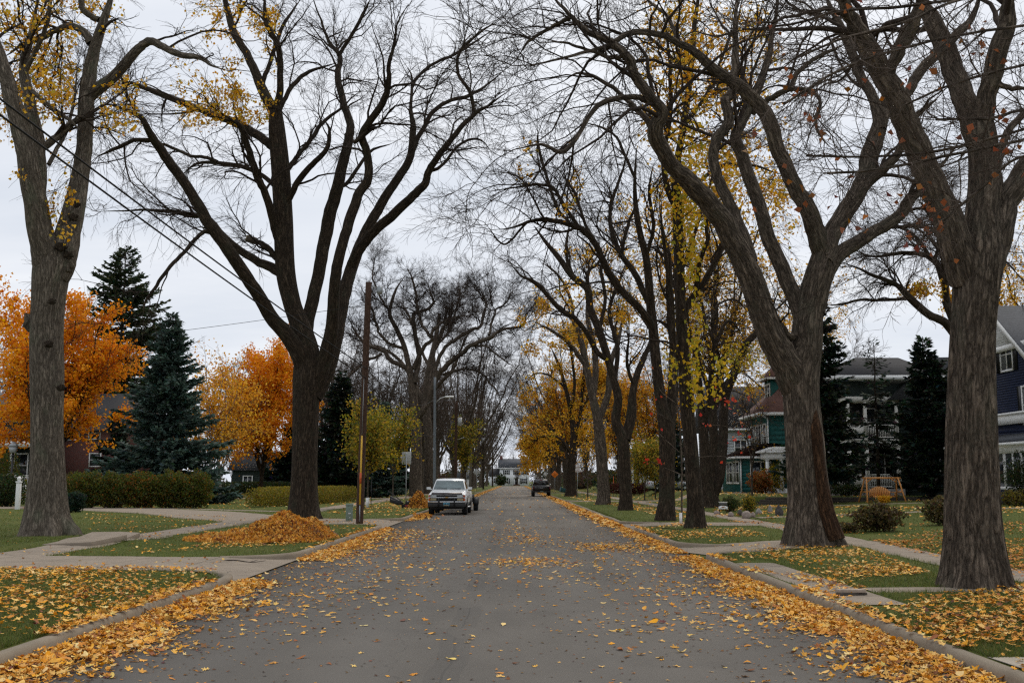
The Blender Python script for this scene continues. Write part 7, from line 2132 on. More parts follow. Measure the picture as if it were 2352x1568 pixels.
for k, (x, w) in enumerate(((-0.10, 0.03), (-0.06, 0.03), (-0.02, 0.03), (0.04, 0.03), (0.08, 0.03), (0.115, 0.025))): m.box(x - w / 2, x + w / 2, -0.158, -0.1555, 0.54, 0.60)
m.build('lettering', plain('plate_ink', (0.02, 0.05, 0.10), 0.5), lp_)
m = MB(); m.box(-0.14, 0.14, -0.157, -0.1555, 0.475, 0.51); m.build('plate_band', plain('plate_ochre', (0.35, 0.22, 0.08), 0.5), lp_)
m = MB(); m.box(-0.85, 0.85, 0.1, 5.3, 0.30, 0.55); m.build('chassis', TRIMK, wp_)

# ---- flat trailer behind it
tr = empty('utility_trailer', (-3.28, 59.6, 0), math.radians(-1.0), 'black flat trailer with fat tyres parked behind the white pickup', 'trailer')
m = MB(); m.box(-0.85, 0.85, 0.9, 3.9, 0.52, 0.62); m.bar((0, -0.6, 0.5), (0, 1.0, 0.55), 0.10); m.box(-0.85, -0.79, 0.9, 3.9, 0.62, 0.95); m.box(0.79, 0.85, 0.9, 3.9, 0.62, 0.95); m.box(-0.79, 0.79, 0.9, 0.96, 0.62, 0.95); m.build('frame', TRIMK, tr)
for s in (-1, 1):
    wheel(tr, s * 1.02, 2.3, 0.36, 0.26, rim=TRIMK)
    m = MB(); n = 10
    ring = [(2.3 + 0.43 * math.cos(t), 0.36 + 0.43 * math.sin(t)) for t in np.linspace(0, math.pi, n)]; ring += [(2.3 + 0.40 * math.cos(t), 0.36 + 0.40 * math.sin(t)) for t in np.linspace(math.pi, 0, n)]
    m.prism(ring, 'x', s * 0.87 if s > 0 else -1.17, s * 1.17 if s > 0 else -0.87); m.build('fender', TRIMK, tr)
    m = MB(); m.tube([(s * 0.80, 0.86, 0.84), (s * 0.80, 0.90, 0.84)], 0.05, 10); m.build('marker_light', AMBER, tr)

# ---- black pickup, tail towards the camera
bp = empty('pickup_truck', (3.10, 117.0, 0), math.radians(0.6), 'black crew cab pickup parked far down the right curb, seen from behind', 'pickup truck')
m = MB(); m.loft([sect(0.02, 0.97, 0.62, 1.12, 1.18, 0.93, crown=0), sect(0.08, 1.0, 0.56, 1.15, 1.22, 0.94, crown=0), sect(1.9, 1.01, 0.55, 1.15, 1.22, 0.94, crown=0), sect(1.95, 1.01, 0.5, 1.15, 1.22, 0.9), sect(4.4, 1.0, 0.5, 1.12, 1.2, 0.88), sect(5.7, 0.97, 0.52, 1.0, 1.1, 0.84)]); m.build('body', PAINT_K, bp, smooth=True)
m = MB(); m.loft([[(s0, y0, z) for s0, y0 in ((-w, ya), (w, ya), (w, yb), (-w, yb))] for w, ya, yb, z in ((0.90, 1.95, 4.6, 1.18), (0.74, 2.15, 3.9, 1.84), (0.66, 2.3, 3.7, 1.90))]); m.build('cab', PAINT_K, bp)
m = MB(); m.add([(-0.80, 1.985, 1.28), (0.80, 1.985, 1.28), (0.72, 2.13, 1.76), (-0.72, 2.13, 1.76)], [(0, 1, 2, 3)]); m.build('rear_window', DGLASS, bp)
m = MB(); m.box(-0.16, 0.16, 2.12, 2.16, 1.80, 1.85); m.build('brake_light', REDL, bp)
m = MB(); m.box(-0.80, 0.80, -0.012, 0.02, 0.72, 1.17); tg = m.build('tailgate', PAINT_K, bp, bevel=0.01)
m = MB(); m.box(-0.17, 0.17, -0.02, -0.012, 0.93, 0.99); m.build('emblem', WORN, tg)
m = MB(); m.box(-0.96, 0.96, -0.16, 0.05, 0.46, 0.64); m.build('bumper', TRIMK, bp, bevel=0.03)
m = MB(); m.box(-0.16, 0.16, -0.172, -0.162, 0.50, 0.62); m.build('license_plate', plain('plate_green', (0.16, 0.24, 0.22), 0.5), bp)
for s in (-1, 1):
    m = MB(); m.box(min(s * 0.84, s * 0.985), max(s * 0.84, s * 0.985), -0.01, 0.08, 0.72, 1.12); m.build('tail_light', plain('smoked_red', (0.10, 0.008, 0.010), 0.2), bp)
    m = MB(); m.tube([(s * 0.9, 3.8, 1.28), (s * 1.05, 3.76, 1.27)], 0.03, 8); m.box(min(s * 1.02, s * 1.22), max(s * 1.02, s * 1.22), 3.7, 3.84, 1.18, 1.42); m.build('wing_mirror', PAINT_K, bp, bevel=0.03)
    m = MB(); m.box(min(s * 1.04, s * 1.20), max(s * 1.04, s * 1.20), 3.69, 3.699, 1.20, 1.40); m.build('mirror_glass', CHROME, bp)
    for yw in (1.15, 4.75): wheel(bp, s * 0.88, yw, 0.40, 0.28)

# ---- silver car glimpsed between the trunks on the right
g = G(17.6, 104)
sc_ = empty('car', (g[0], g[1], g[2] - 0.02), math.radians(96), 'silver car parked in the yard, glimpsed between the right trunks', 'car')
m = MB(); m.loft([sect(0.0, 0.72, 0.35, 0.60, 0.66, 0.6), sect(0.35, 0.86, 0.25, 0.72, 0.80, 0.72), sect(1.3, 0.89, 0.22, 0.82, 0.93, 0.78), sect(3.7, 0.89, 0.22, 0.86, 0.98, 0.78), sect(4.4, 0.84, 0.28, 0.84, 0.96, 0.72), sect(4.6, 0.72, 0.40, 0.74, 0.8, 0.6)]); m.build('body', PAINT_S, sc_, smooth=True)
m = MB(); m.loft([[(s0, y0, z) for s0, y0 in ((-w, ya), (w, ya), (w, yb), (-w, yb))] for w, ya, yb, z in ((0.78, 1.2, 4.2, 0.94), (0.62, 1.95, 3.6, 1.36), (0.5, 2.2, 3.4, 1.42))]); m.build('cabin', DGLASS, sc_, smooth=False)
m = MB(); m.loft([[(s0, y0, z) for s0, y0 in ((-w, ya), (w, ya), (w, yb), (-w, yb))] for w, ya, yb, z in ((0.63, 1.93, 3.62, 1.355), (0.5, 2.18, 3.42, 1.43))]); m.build('roof_panel', PAINT_S, sc_)
for s in (-1, 1):
    for yw in (0.95, 3.65): wheel(sc_, s * 0.80, yw, 0.31, 0.2)
    m = MB(); m.box(min(s * 0.45, s * 0.78), max(s * 0.45, s * 0.78), 0.10, 0.3, 0.55, 0.68); m.build('headlight', LAMP, sc_, bevel=0.02)
    m = MB(); m.box(min(s * 0.5, s * 0.80), max(s * 0.5, s * 0.80), 4.42, 4.55, 0.68, 0.82); m.build('tail_light', REDL, sc_, bevel=0.02)
m = MB(); m.box(-0.2, 0.2, 4.58, 4.62, 0.45, 0.6); m.build('license_plate', SIGNW, sc_)

# ---- lawn mower: deck to the right, bag and handle to the left
g = G(-6.35, 63.3)
lm = empty('lawn_mower', g, 0.0, 'red walk behind lawn mower with a black grass bag beside the blank sign', 'lawn mower')
MRED = plain('mower_red', (0.19, 0.010, 0.010), 0.35, var=0.15)
m = MB(); m.loft([[(x, s * b, z) for s, b in ((-1, w), (1, w))] + [(x + dx, w * 0.7, z + h), (x + dx, -w * 0.7, z + h)] for x, w, z, h, dx in ((-0.28, 0.24, 0.07, 0.10, 0.03), (0.0, 0.27, 0.06, 0.15, 0.0), (0.34, 0.24, 0.06, 0.12, -0.04))]); m.build('deck', MRED, lm, bevel=0.015)
m = MB(); m.box(-0.14, 0.16, -0.14, 0.14, 0.19, 0.37); m.tube([(0.01, 0, 0.37), (0.01, 0, 0.42)], 0.11, 12); m.build('engine', TRIMK, lm, bevel=0.02)
m = MB(); m.box(-0.02, 0.07, -0.145, -0.141, 0.375, 0.41); m.build('engine_label', SIGNW, lm)
for x, y in ((0.36, -0.27), (0.36, 0.27), (-0.24, -0.27), (-0.24, 0.27)):
    m = MB(); m.tube([(x, y - 0.03, 0.11), (x, y + 0.03, 0.11)], 0.11, 14); m.build('wheel', RUBBER, lm)
m = MB(); m.loft([[(x, -w, z0), (x, w, z0), (x, w * 0.9, z1), (x, -w * 0.9, z1)] for x, w, z0, z1 in ((-0.30, 0.20, 0.16, 0.36), (-0.60, 0.25, 0.18, 0.50), (-1.05, 0.26, 0.34, 0.72))]); m.build('grass_bag', BLACK, lm, bevel=0.03)
m = MB(); m.box(-0.92, -0.66, -0.262, -0.257, 0.46, 0.50); m.box(-0.98, -0.88, -0.266, -0.261, 0.50, 0.56); m.build('bag_mark', plain('bag_print', (0.22, 0.19, 0.19), 0.7), lm)
m = MB()
for y in (-0.22, 0.22): m.tube([(-0.18, y, 0.20), (-0.60, y, 0.58), (-1.18, y, 1.02)], 0.016, 7)
m.tube([(-1.18, -0.22, 1.02), (-1.18, 0.22, 1.02)], 0.016, 7); m.tube([(-1.08, -0.22, 1.0), (-1.10, 0.22, 1.0)], 0.009, 6); m.build('handle', TRIMK, lm)
# ------------------------------------------------------------------ fallen leaves and grass
FAL = [(6, (0.80, 0.39, 0.06)), (6, (0.84, 0.50, 0.14)), (4, (0.80, 0.34, 0.02)), (3, (0.58, 0.23, 0.03)), (2, (0.34, 0.125, 0.035)), (1, (0.17, 0.07, 0.03)), (2, (0.86, 0.60, 0.25))]
FALB = [(4, (0.66, 0.27, 0.03)), (3, (0.54, 0.20, 0.025)), (3, (0.70, 0.34, 0.05)), (3, (0.34, 0.12, 0.028)), (1, (0.16, 0.06, 0.025))]
# maple outline: radius at angles measured from the tip, right half
OUT = [(0, 1.0), (14, 0.60), (24, 0.52), (40, 0.86), (52, 0.92), (62, 0.55), (78, 0.46), (98, 0.72), (112, 0.70), (128, 0.40), (150, 0.34), (172, 0.20)]
OUT = OUT + [(360 - a, r) for a, r in OUT[:0:-1]]
TPL = np.array([(r * math.sin(math.radians(a)), r * math.cos(math.radians(a))) for a, r in OUT])
TPL = TPL * 0.55
OV = np.array([(0.28 * math.sin(a) * (1 - 0.25 * math.cos(a)), 0.55 * math.cos(a)) for a in np.linspace(0, 2 * math.pi, 10, endpoint=False)])
DI = np.array([(0, 0.5), (0.36, 0.12), (0.26, -0.36), (-0.26, -0.36), (-0.36, 0.12)])


def fallen(xy, z, size, rg, pal, tilt=0.25, curl=0.5, shape='maple', jit=0.14):
    """flat-lying leaves, curled and tilted: vertices, faces, colours"""
    n = len(xy)
    if n == 0: return np.zeros((0, 3)), np.zeros((0, 3), int), np.zeros((0, 4))
    T = {'maple': TPL, 'oval': OV, 'simple': DI}[shape]
    k = len(T)
    base = np.vstack([[0, 0], T])
    s = size * rg.uniform(0.5, 1.3, n)
    X = base[None, :, 0] * s[:, None] * rg.uniform(0.8, 1.1, (n, 1)); Y = base[None, :, 1] * s[:, None]
    c1, c2 = rg.normal(0.9, 0.9, (n, 1)) * curl, rg.normal(0.7, 0.9, (n, 1)) * curl
    Z = (c1 * X ** 2 + c2 * Y ** 2 + rg.normal(0, 0.8, (n, 1)) * curl * X * Y) / s[:, None]
    Z = Z + rg.normal(0, 0.03, Z.shape) * s[:, None]
    Z = np.clip(Z, -0.12 * s[:, None], 0.34 * s[:, None])
    ax = rg.normal(0, tilt, n); ay = rg.normal(0, tilt, n)
    Y2 = Y * np.cos(ax)[:, None] - Z * np.sin(ax)[:, None]; Z2 = Y * np.sin(ax)[:, None] + Z * np.cos(ax)[:, None]
    X2 = X * np.cos(ay)[:, None] + Z2 * np.sin(ay)[:, None]; Z3 = -X * np.sin(ay)[:, None] + Z2 * np.cos(ay)[:, None]
    a = rg.uniform(0, 2 * np.pi, n)[:, None]
    P = np.stack([xy[:, :1] + X2 * np.cos(a) - Y2 * np.sin(a), xy[:, 1:2] + X2 * np.sin(a) + Y2 * np.cos(a), np.zeros_like(Z3)], -1)
    Z3 = Z3 - Z3.min(1, keepdims=True) * 0.85
    P[..., 2] = z[:, None] + Z3 + 0.004
    o = np.arange(n)[:, None, None] * (k + 1)
    i = np.arange(k)
    F = np.stack([np.zeros(k, int), 1 + i, 1 + (i + 1) % k], -1)[None] + o
    col = np.repeat(np.concatenate([palette(rg, n, pal, jit), np.ones((n, 1))], 1), k + 1, 0)
    return P.reshape(-1, 3), F.reshape(-1, 3), col


class Scatter:
    def __init__(self): self.p = []

    def add(self, xy, z, size, rg, pal, **kw):
        near = xy[:, 1] < 30
        for m, shp in ((near & (rg.random(len(xy)) < 0.78), 'maple'), (near, 'oval'), (~near, 'simple')):
            if shp == 'oval': m = near & ~self._m
            if shp == 'maple': self._m = m
            if m.any(): self.p.append(fallen(xy[m], z[m], size, rg, pal, shape=shp, **kw))

    def build(self, name, label, group=None):
        V, F, C_, o = [], [], [], 0
        for v, f, c in self.p:
            V.append(v); F.append(f + o); C_.append(c); o += len(v)
        ob = mk(name, np.concatenate(V), tris=np.concatenate(F), mat=FALLEN, smooth=False, attrs={'col': ('FLOAT_COLOR', np.concatenate(C_))})
        return tag(ob, label, None, group, 'stuff')


def surf(xy):
    return hgt(xy[:, 0], xy[:, 1]) + np.where((xy[:, 0] > XR) | (xy[:, 0] < XL), 0.012, 0.0)


def gutter(rg, side, y0, y1, wfun, dens, pile):
    """leaves drifted against a kerb; wfun gives the width of the drift"""
    n = int((y1 - y0) * 1.5 * dens)
    y = rg.uniform(y0, y1, n)
    w = wfun(y) * (1 + 0.25 * np.sin(y * 1.9 + side) + 0.18 * np.sin(y * 4.7))
    d = np.abs(rg.normal(0, 0.47, n)) * w
    keep = d < w * 1.35
    y, d, w = y[keep], d[keep], w[keep]
    x = (XL + d + 0.03) if side < 0 else (XR - d - 0.03)
    z = rg.random(len(y)) ** 1.3 * pile * np.clip(1 - d / (w * 1.1), 0, 1) * np.clip(w / 0.8, 0.3, 1.3)
    return np.stack([x, y], -1), z


S = Scatter(); rg = RNG(1001)
# on the road: thin all over, thicker in patches
n = 2300
y = 6.5 + 42 * rg.random(n) ** 1.7
x = rg.uniform(XL + 0.2, XR - 0.2, n)
dn = 0.42 + 0.30 * np.sin(x * 1.3 + y * 0.35) * np.sin(y * 0.5 - 0.4 * x) + 0.3 * np.clip(np.abs(x) / 4.5, 0, 1) ** 2
k = rg.random(n) < dn
S.add(np.stack([x, y], -1)[k], np.zeros(k.sum()), 0.092, rg, FAL, curl=0.34, tilt=0.12)
for px_, py_, sx, sy, m in [(1200, 1240, 0.5, 1.9, 260), (1215, 1292, 0.6, 0.8, 300), (1400, 1256, 0.58, 1.0, 480), (1430, 1262, 0.8, 0.7, 120), (1180, 1215, 0.5, 2.2, 80), (905, 1235, 0.85, 1.2, 360), (860, 1255, 0.8, 1.4, 330), (930, 1222, 0.6, 1.2, 190),
                             (1500, 1290, 0.7, 1.2, 110), (800, 1280, 1.0, 1.4, 230), (760, 1330, 1.2, 1.8, 230), (690, 1380, 0.8, 1.2, 140), (1270, 1330, 0.5, 0.6, 40), (1700, 1380, 1.0, 1.2, 170), (1100, 1300, 1.6, 1.6, 110), (1650, 1440, 1.0, 0.9, 110), (1560, 1340, 1.2, 1.2, 130)]:
    g = gp(px_, py_)
    q = np.stack([rg.normal(g[0], sx, m), rg.normal(g[1], sy, m)], -1)
    q = q[(q[:, 0] > XL + .05) & (q[:, 0] < XR - .05)]
    S.add(q, np.zeros(len(q)) + 0.012 * rg.random(len(q)), 0.096, rg, FAL, curl=0.38, tilt=0.18)
y = rg.uniform(45, 340, 900); x = rg.uniform(XL + .1, XR - .1, 900)
S.add(np.stack([x, y], -1), np.zeros(900), 0.15, rg, FAL, curl=0.3)
CRUMB = [(4, (0.20, 0.085, 0.03)), (3, (0.10, 0.05, 0.025)), (3, (0.42, 0.20, 0.05)), (2, (0.60, 0.36, 0.12))]
m_ = 9000
yy = 6.5 + 32 * rg.random(m_) ** 1.6; sd = rg.random(m_)
xx = np.where(sd < 0.33, XL + np.abs(rg.normal(0, 1.0, m_)) + 0.05, np.where(sd < 0.72, XR - np.abs(rg.normal(0, 1.0, m_)) - 0.05, rg.uniform(XL + .1, XR - .1, m_)))
k = (xx > XL) & (xx < XR)
S.p.append(fallen(np.stack([xx, yy], -1)[k], np.zeros(k.sum()), 0.038, rg, CRUMB, shape='simple', curl=0.4, tilt=0.2))
S.build('fallen_leaves', 'yellow and brown leaves scattered over the road')

S = Scatter(); rg = RNG(1002)
for side, y0, y1, wf, dens, pile in [(-1, 6.5, 18.6, lambda y: np.interp(y, [6, 11, 16, 19], [1.3, 1.02, 0.80, 0.42]), 370, 0.055), (-1, 23.0, 39.0, lambda y: np.interp(y, [23, 27, 33, 39], [0.8, 0.85, 0.62, 0.2]), 250, 0.05),
                                    (-1, 45.5, 75.0, lambda y: 0.42 + 0 * y, 110, 0.06), (-1, 75, 340, lambda y: 0.5 + 0.0006 * y, 22, 0.05),
                                    (1, 6.0, 24.3, lambda y: np.interp(y, [6, 10, 17, 24], [1.0, 0.92, 0.70, 0.45]), 350, 0.055), (1, 25.2, 40.0, lambda y: np.interp(y, [25, 32, 40], [0.5, 0.55, 0.40]), 230, 0.05),
                                    (1, 40.0, 90.0, lambda y: 0.55 + 0 * y, 120, 0.07), (1, 90, 340, lambda y: 0.6 + 0 * y, 24, 0.05)]:
    xy, z = gutter(rg, side, y0, y1, wf, dens, pile)
    S.add(xy, z, 0.088 if y1 < 80 else 0.17, rg, FAL, curl=0.5, tilt=0.27)
for side, y0, y1, m in ((-1, 7, 18, 900), (-1, 25, 38, 300), (1, 10, 23, 700), (1, 28, 38, 250)):
    yy = rg.uniform(y0, y1, m); keep = np.sin(yy * 1.7 + side) + np.sin(yy * 0.6) > -0.5; yy = yy[keep]; dd = rg.uniform(0.0, 0.30, len(yy))
    S.add(np.stack([(XL - dd) if side < 0 else (XR + dd), yy], -1), np.full(len(yy), 0.148), 0.098, rg, FAL, curl=0.5, tilt=0.25)
S.build('gutter_leaves', 'thick drifts of yellow leaves lying in both gutters')

S = Scatter(); rg = RNG(1003)
def lawn_patch(poly, n, size=0.084, lift=0.03, pal=FAL, thin=0.5, sc=0.9):
    P = np.array([gp(a, b)[:2] for a, b in poly])
    lo, hi = P.min(0), P.max(0)
    q = lo + (hi - lo) * rg.random((n * 3, 2))
    q = q[inpoly(q[:, 0], q[:, 1], P)]
    dn = thin + (1 - thin) * (np.sin(q[:, 0] * 2.1 * sc + 1.3) * np.sin(q[:, 1] * 1.3 * sc + q[:, 0] * 0.7) + np.sin(q[:, 0] * 0.8 - q[:, 1] * 0.9))
    q = q[rg.random(len(q)) < dn][:n]
    S.add(q, surf(q) + lift * rg.random(len(q)), size, rg, pal, curl=0.45, tilt=0.24)
lawn_patch([(-260, 1310), (500, 1312), (380, 1380), (110, 1455), (-260, 1560)], 2900, lift=0.05, thin=0.6)
lawn_patch([(-150, 1310), (420, 1312), (200, 1380), (-150, 1430)], 700, lift=0.05, thin=0.8)
lawn_patch([(2010, 1395), (2360, 1345), (2460, 1500), (2200, 1480)], 1250, lift=0.05, thin=0.8)
lawn_patch([(2100, 1370), (2500, 1340), (2600, 1500), (2160, 1470)], 1250, lift=0.05, thin=0.7, pal=FALB)
lawn_patch([(1760, 1275), (1990, 1262), (2140, 1318), (1990, 1330), (1900, 1325)], 950, lift=0.04, thin=0.7)
lawn_patch([(1620, 1252), (1960, 1255), (2130, 1320), (1960, 1340), (1720, 1290)], 620, lift=0.04, thin=0.45)
lawn_patch([(2000, 1243), (2180, 1236), (2352, 1240), (2352, 1330), (2170, 1290)], 1500, lift=0.04, thin=0.7, pal=FALB)
lawn_patch([(2230, 1240), (2600, 1230), (2600, 1330), (2330, 1335)], 900, lift=0.04, thin=0.7, pal=FALB)
lawn_patch([(300, 1272), (420, 1262), (560, 1215), (700, 1200), (690, 1262), (640, 1270)], 1200, lift=0.03)
lawn_patch([(190, 1180), (540, 1185), (480, 1215), (290, 1250), (190, 1215)], 1200, lift=0.03, thin=0.35)
lawn_patch([(0, 1170), (60, 1170), (40, 1255), (180, 1260), (0, 1262)], 420, lift=0.03, thin=0.5)
lawn_patch([(1480, 1215), (1560, 1200), (1700, 1212), (1770, 1232), (1560, 1240)], 900, lift=0.03, thin=0.5)
lawn_patch([(1660, 1196), (2100, 1203), (2352, 1200), (2352, 1232), (1950, 1235), (1720, 1205)], 1600, lift=0.03, thin=0.5, pal=FALB)
lawn_patch([(1640, 1160), (2352, 1165), (2352, 1190), (1640, 1186)], 1700, lift=0.03, thin=0.5, size=0.13)
lawn_patch([(1300, 1140), (1600, 1150), (1560, 1195), (1400, 1160)], 1700, lift=0.03, thin=0.5, size=0.13)
lawn_patch([(1380, 1125), (1800, 1130), (1780, 1160), (1500, 1150)], 1300, lift=0.03, thin=0.5, size=0.15)
lawn_patch([(740, 1178), (900, 1152), (975, 1168), (930, 1186)], 700, lift=0.03, thin=0.5, size=0.12)
lawn_patch([(490, 1140), (830, 1130), (820, 1160), (500, 1168)], 900, lift=0.02, thin=0.5, size=0.13)
lawn_patch([(700, 1195), (860, 1200), (860, 1210), (760, 1232)], 260, lift=0.03, thin=0.5)
for poly, n in (([(0, 1262), (300, 1240), (560, 1190), (640, 1180), (600, 1280), (500, 1310), (0, 1310)], 420), ([(1600, 1180), (1780, 1215), (2000, 1240), (2352, 1350), (2352, 1290), (1960, 1235)], 300), ([(1690, 1290), (1760, 1292), (2000, 1350), (1980, 1380)], 260), ([(2190, 1495), (2400, 1495), (2500, 1600), (2300, 1600)], 26),
                ([(740, 1190), (930, 1190), (860, 1206)], 60)):
    lawn_patch(poly, n, lift=0.0, thin=0.5)
q = np.stack([rg.uniform(-60, -6, 5000), rg.uniform(60, 200, 5000)], -1)
S.add(q, surf(q) + 0.02, 0.17, rg, FAL, curl=0.4)
q = np.stack([rg.uniform(5.2, 60, 5000), rg.uniform(60, 200, 5000)], -1)
S.add(q, surf(q) + 0.02, 0.17, rg, FAL, curl=0.4)
S.build('lawn_leaves', 'fallen yellow and brown leaves lying over the lawns and paths')


def pile(label, cx, cy_, rx, ry, h, n, seed, size=0.12):
    """a heap of raked leaves: a mound under a skin of tumbled leaves, one thing"""
    rg = RNG(seed)
    def top(x, y):
        u = ((x - cx) / rx) ** 2 + ((y - cy_) / ry) ** 2
        an = np.arctan2(y - cy_, x - cx)
        u = u * (1 + 0.30 * np.sin(an * 2 + seed) + 0.22 * np.sin(an * 5 + 2 * seed) + 0.10 * np.sin(an * 9))
        b = np.clip(1 - u ** 0.8, 0, 1) ** 1.25
        lump = 1 + 0.22 * np.sin(x * 2.6 + seed) * np.sin(y * 2.1 + 1) + 0.12 * np.sin(x * 6 + y * 5)
        return hgt(x, y) + h * b * lump
    gx = np.linspace(cx - rx, cx + rx, 34); gy = np.linspace(cy_ - ry, cy_ + ry, 34)
    X, Y = np.meshgrid(gx, gy); Z = top(X, Y) - 0.03
    V = np.stack([X, Y, Z], -1).reshape(-1, 3)
    i = (np.arange(33)[:, None] * 34 + np.arange(33)[None]).ravel()
    Q = np.stack([i, i + 1, i + 35, i + 34], -1)
    root = empty('leaf_pile', (cx, cy_, float(hgt(cx, cy_))), 0, label, 'leaf pile', 'raked leaf piles')
    c0 = np.tile([0.20, 0.085, 0.025, 1.0], (len(V), 1))
    r = np.sqrt(rg.random(n)) ** 0.9; a = rg.uniform(0, 6.2832, n)
    q = np.stack([cx + rx * 1.08 * r * np.cos(a), cy_ + ry * 1.08 * r * np.sin(a)], -1)
    v, f, c = fallen(q, top(q[:, 0], q[:, 1]) - 0.01, size, rg, FALB + [(8, (0.76, 0.37, 0.055)), (4, (0.80, 0.46, 0.11)), (2, (0.22, 0.085, 0.025))], tilt=0.75, curl=0.9, shape='maple' if cy_ < 40 else 'simple')
    mk('mound', V, quads=Q, mat=FALLEN, parent=root, attrs={'col': ('FLOAT_COLOR', c0)})
    mk('leaf_skin', v, tris=f, mat=FALLEN, parent=root, smooth=False, attrs={'col': ('FLOAT_COLOR', c)})


g = gp(672, 1238)
pile('biggest heap of raked orange leaves, spilling over the left curb', g[0] - 0.25, g[1] + 0.3, 1.35, 2.3, 0.68, 7600, 21, 0.095)
pile('lower heap of raked leaves left of the biggest one', g[0] - 1.35, g[1] + 0.2, 1.5, 2.0, 0.24, 2600, 22, 0.095)
pile('heap of raked orange leaves between the lawn mower and the white pickup', -5.75, 63.5, 0.62, 0.9, 0.85, 1500, 23, 0.13)
pile('small heap of leaves in the gutter before the white pickup', -4.35, 50.5, 0.4, 1.6, 0.12, 500, 24, 0.13)

# grass blades, thick where the camera is close
rg = RNG(1100)
def blades(xy, hmin, hmax, wid):
    n = len(xy)
    z = hgt(xy[:, 0], xy[:, 1]) - 0.01
    a = rg.uniform(0, 6.2832, n); lean = rg.normal(0, 0.45, (n, 2)); hh = rg.uniform(hmin, hmax, n)
    b = np.stack([xy[:, 0], xy[:, 1], z], -1)
    s = np.stack([np.cos(a), np.sin(a), 0 * a], -1) * wid
    t = b + np.stack([lean[:, 0] * hh, lean[:, 1] * hh, hh], -1)
    V = np.stack([b - s, b + s, t], 1).reshape(-1, 3)
    F = np.arange(n * 3).reshape(-1, 3)
    c = palette(rg, n, [(4, (0.095, 0.128, 0.024)), (3, (0.135, 0.165, 0.036)), (2, (0.068, 0.096, 0.02)), (2, (0.21, 0.18, 0.06))], 0.2)
    return V, F, np.repeat(np.concatenate([c, np.ones((n, 1))], 1), 3, 0)
def clear_of_paving(q):
    """False where a path, a driveway or the road lies"""
    ok = np.ones(len(q), bool)
    for P, w in PAVED:
        lo, hi = P.min(0) - 3, P.max(0) + 3
        idx = np.where(ok & (q[:, 0] > lo[0]) & (q[:, 0] < hi[0]) & (q[:, 1] > lo[1]) & (q[:, 1] < hi[1]))[0]
        for st in range(0, len(idx), 20000):
            ii = idx[st:st + 20000]
            PP, ww = P[::2], w[::2]
            d = np.hypot(q[ii, None, 0] - PP[None, :, 0], q[ii, None, 1] - PP[None, :, 1])
            k = d.argmin(1)
            T = np.gradient(PP, axis=0); T /= np.linalg.norm(T, axis=1, keepdims=True)
            rel = q[ii] - PP[k]
            lat = np.abs(rel[:, 0] * -T[k, 1] + rel[:, 1] * T[k, 0]); lon = np.abs((rel * T[k]).sum(1))
            ok[ii[(lat < ww[k] / 2 - 0.02) & (lon < 1.0)]] = False
    return ok & ((q[:, 0] < XL - 0.19) | (q[:, 0] > XR + 0.19))
n = 520000
u = rg.random(n)
y = 1.0 / (1 / 8.5 + u * (1 / 75.0 - 1 / 8.5))
x = (rg.uniform(-0.56, 0.56, n)) * y
q = np.stack([x, y], -1)[(x < XL - .19) | (x > XR + .19)]
dens = np.clip(0.75 + 0.35 * np.sin(q[:, 0] * 0.9 + 2) * np.sin(q[:, 1] * 0.5), 0.3, 1)
q = q[rg.random(len(q)) < dens]
q = q[clear_of_paving(q)]
L = []
for lo, hi, h0, h1, w in ((8, 16, 0.035, 0.085, 0.0035), (16, 26, 0.035, 0.08, 0.005), (26, 42, 0.035, 0.075, 0.008), (42, 76, 0.03, 0.07, 0.014)):
    L.append(blades(q[(q[:, 1] >= lo) & (q[:, 1] < hi)], h0, h1, w))
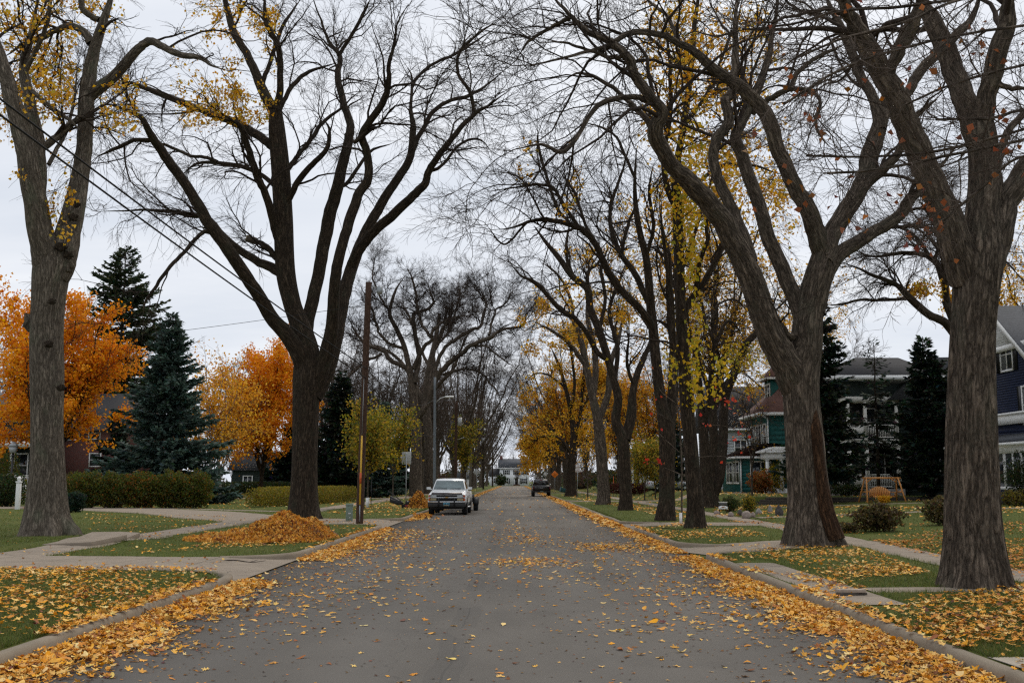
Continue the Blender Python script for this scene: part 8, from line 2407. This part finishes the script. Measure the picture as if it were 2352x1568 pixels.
# ragged tufts along the kerbs, paths and trunk feet
e = []
for P, w in PAVED:
    if P[:, 1].min() > 70: continue
    T = np.gradient(P, axis=0); T /= np.linalg.norm(T, axis=1, keepdims=True)
    O = np.stack([-T[:, 1], T[:, 0]], -1)
    for sd in (-1, 1):
        k = rg.integers(0, len(P), 26 * len(P)); e.append(P[k] + O[k] * (sd * (w[k] / 2 + rg.normal(-0.015, 0.035, len(k))))[:, None] + T[k] * rg.uniform(-0.2, 0.2, len(k))[:, None])
for s_, X in ((-1, XL - 0.20), (1, XR + 0.20)):
    yy = rg.uniform(7, 60, 9000); yy = yy[~np.any([(yy > a_ - 1.8) & (yy < b_ + 1.8) for c_, a_, b_, _ in DRIVES if c_ == s_], axis=0)]
    e.append(np.stack([X + s_ * np.abs(rg.normal(0, 0.03, len(yy))), yy], -1))
e = np.concatenate(e); e = e[clear_of_paving(e)]; e = e[~((e[:, 0] > 4.1) & (e[:, 0] < 4.5) & (e[:, 1] > 13.5) & (e[:, 1] < 21.3))]; e = e[(e[:, 1] > 7) & (e[:, 1] < 60) & ((e[:, 0] < XL - 0.17) | (e[:, 0] > XR + 0.17))]
L.append(blades(e, 0.04, 0.11, 0.005))
V = np.concatenate([a for a, _, _ in L]); o = 0; F_ = []
for a, b, c in L: F_.append(b + o); o += len(a)
tag(mk('grass', V, tris=np.concatenate(F_), mat=GRASS, smooth=False, attrs={'col': ('FLOAT_COLOR', np.concatenate([c for _, _, c in L]))}), 'short green grass of the lawns', kind='stuff')

# fallen twigs
rg = RNG(1200)
for k, (x, y, l, lab) in enumerate([(560, 1292, 0.9, 'dead stick lying across the near left driveway'), (2280, 1425, 1.3, 'thin curved stick on the leafy grass at the right edge'), (2135, 1262, 0.5, 'short bent twig on the right sidewalk'), (1545, 1216, 0.8, 'bundle like dry stick in the right gutter')]):
    g = gp(x, y); a = rg.uniform(-0.4, 0.4)
    P = [(g[0] + math.cos(a) * l * (t - 0.5), g[1] + math.sin(a) * l * (t - 0.5) + 0.05 * math.sin(5 * t + k), g[2] + 0.035 + 0.02 * math.sin(7 * t)) for t in np.linspace(0, 1, 9)]
    m = MB(); m.tube(P, np.linspace(0.014, 0.005, 9), 6)
    m.tube([P[5], (P[5][0] + 0.12, P[5][1] + 0.12, P[5][2] + 0.03)], 0.005, 5)
    tag(m.build('fallen_stick', TWIG, smooth=True), lab, 'stick', 'fallen sticks')
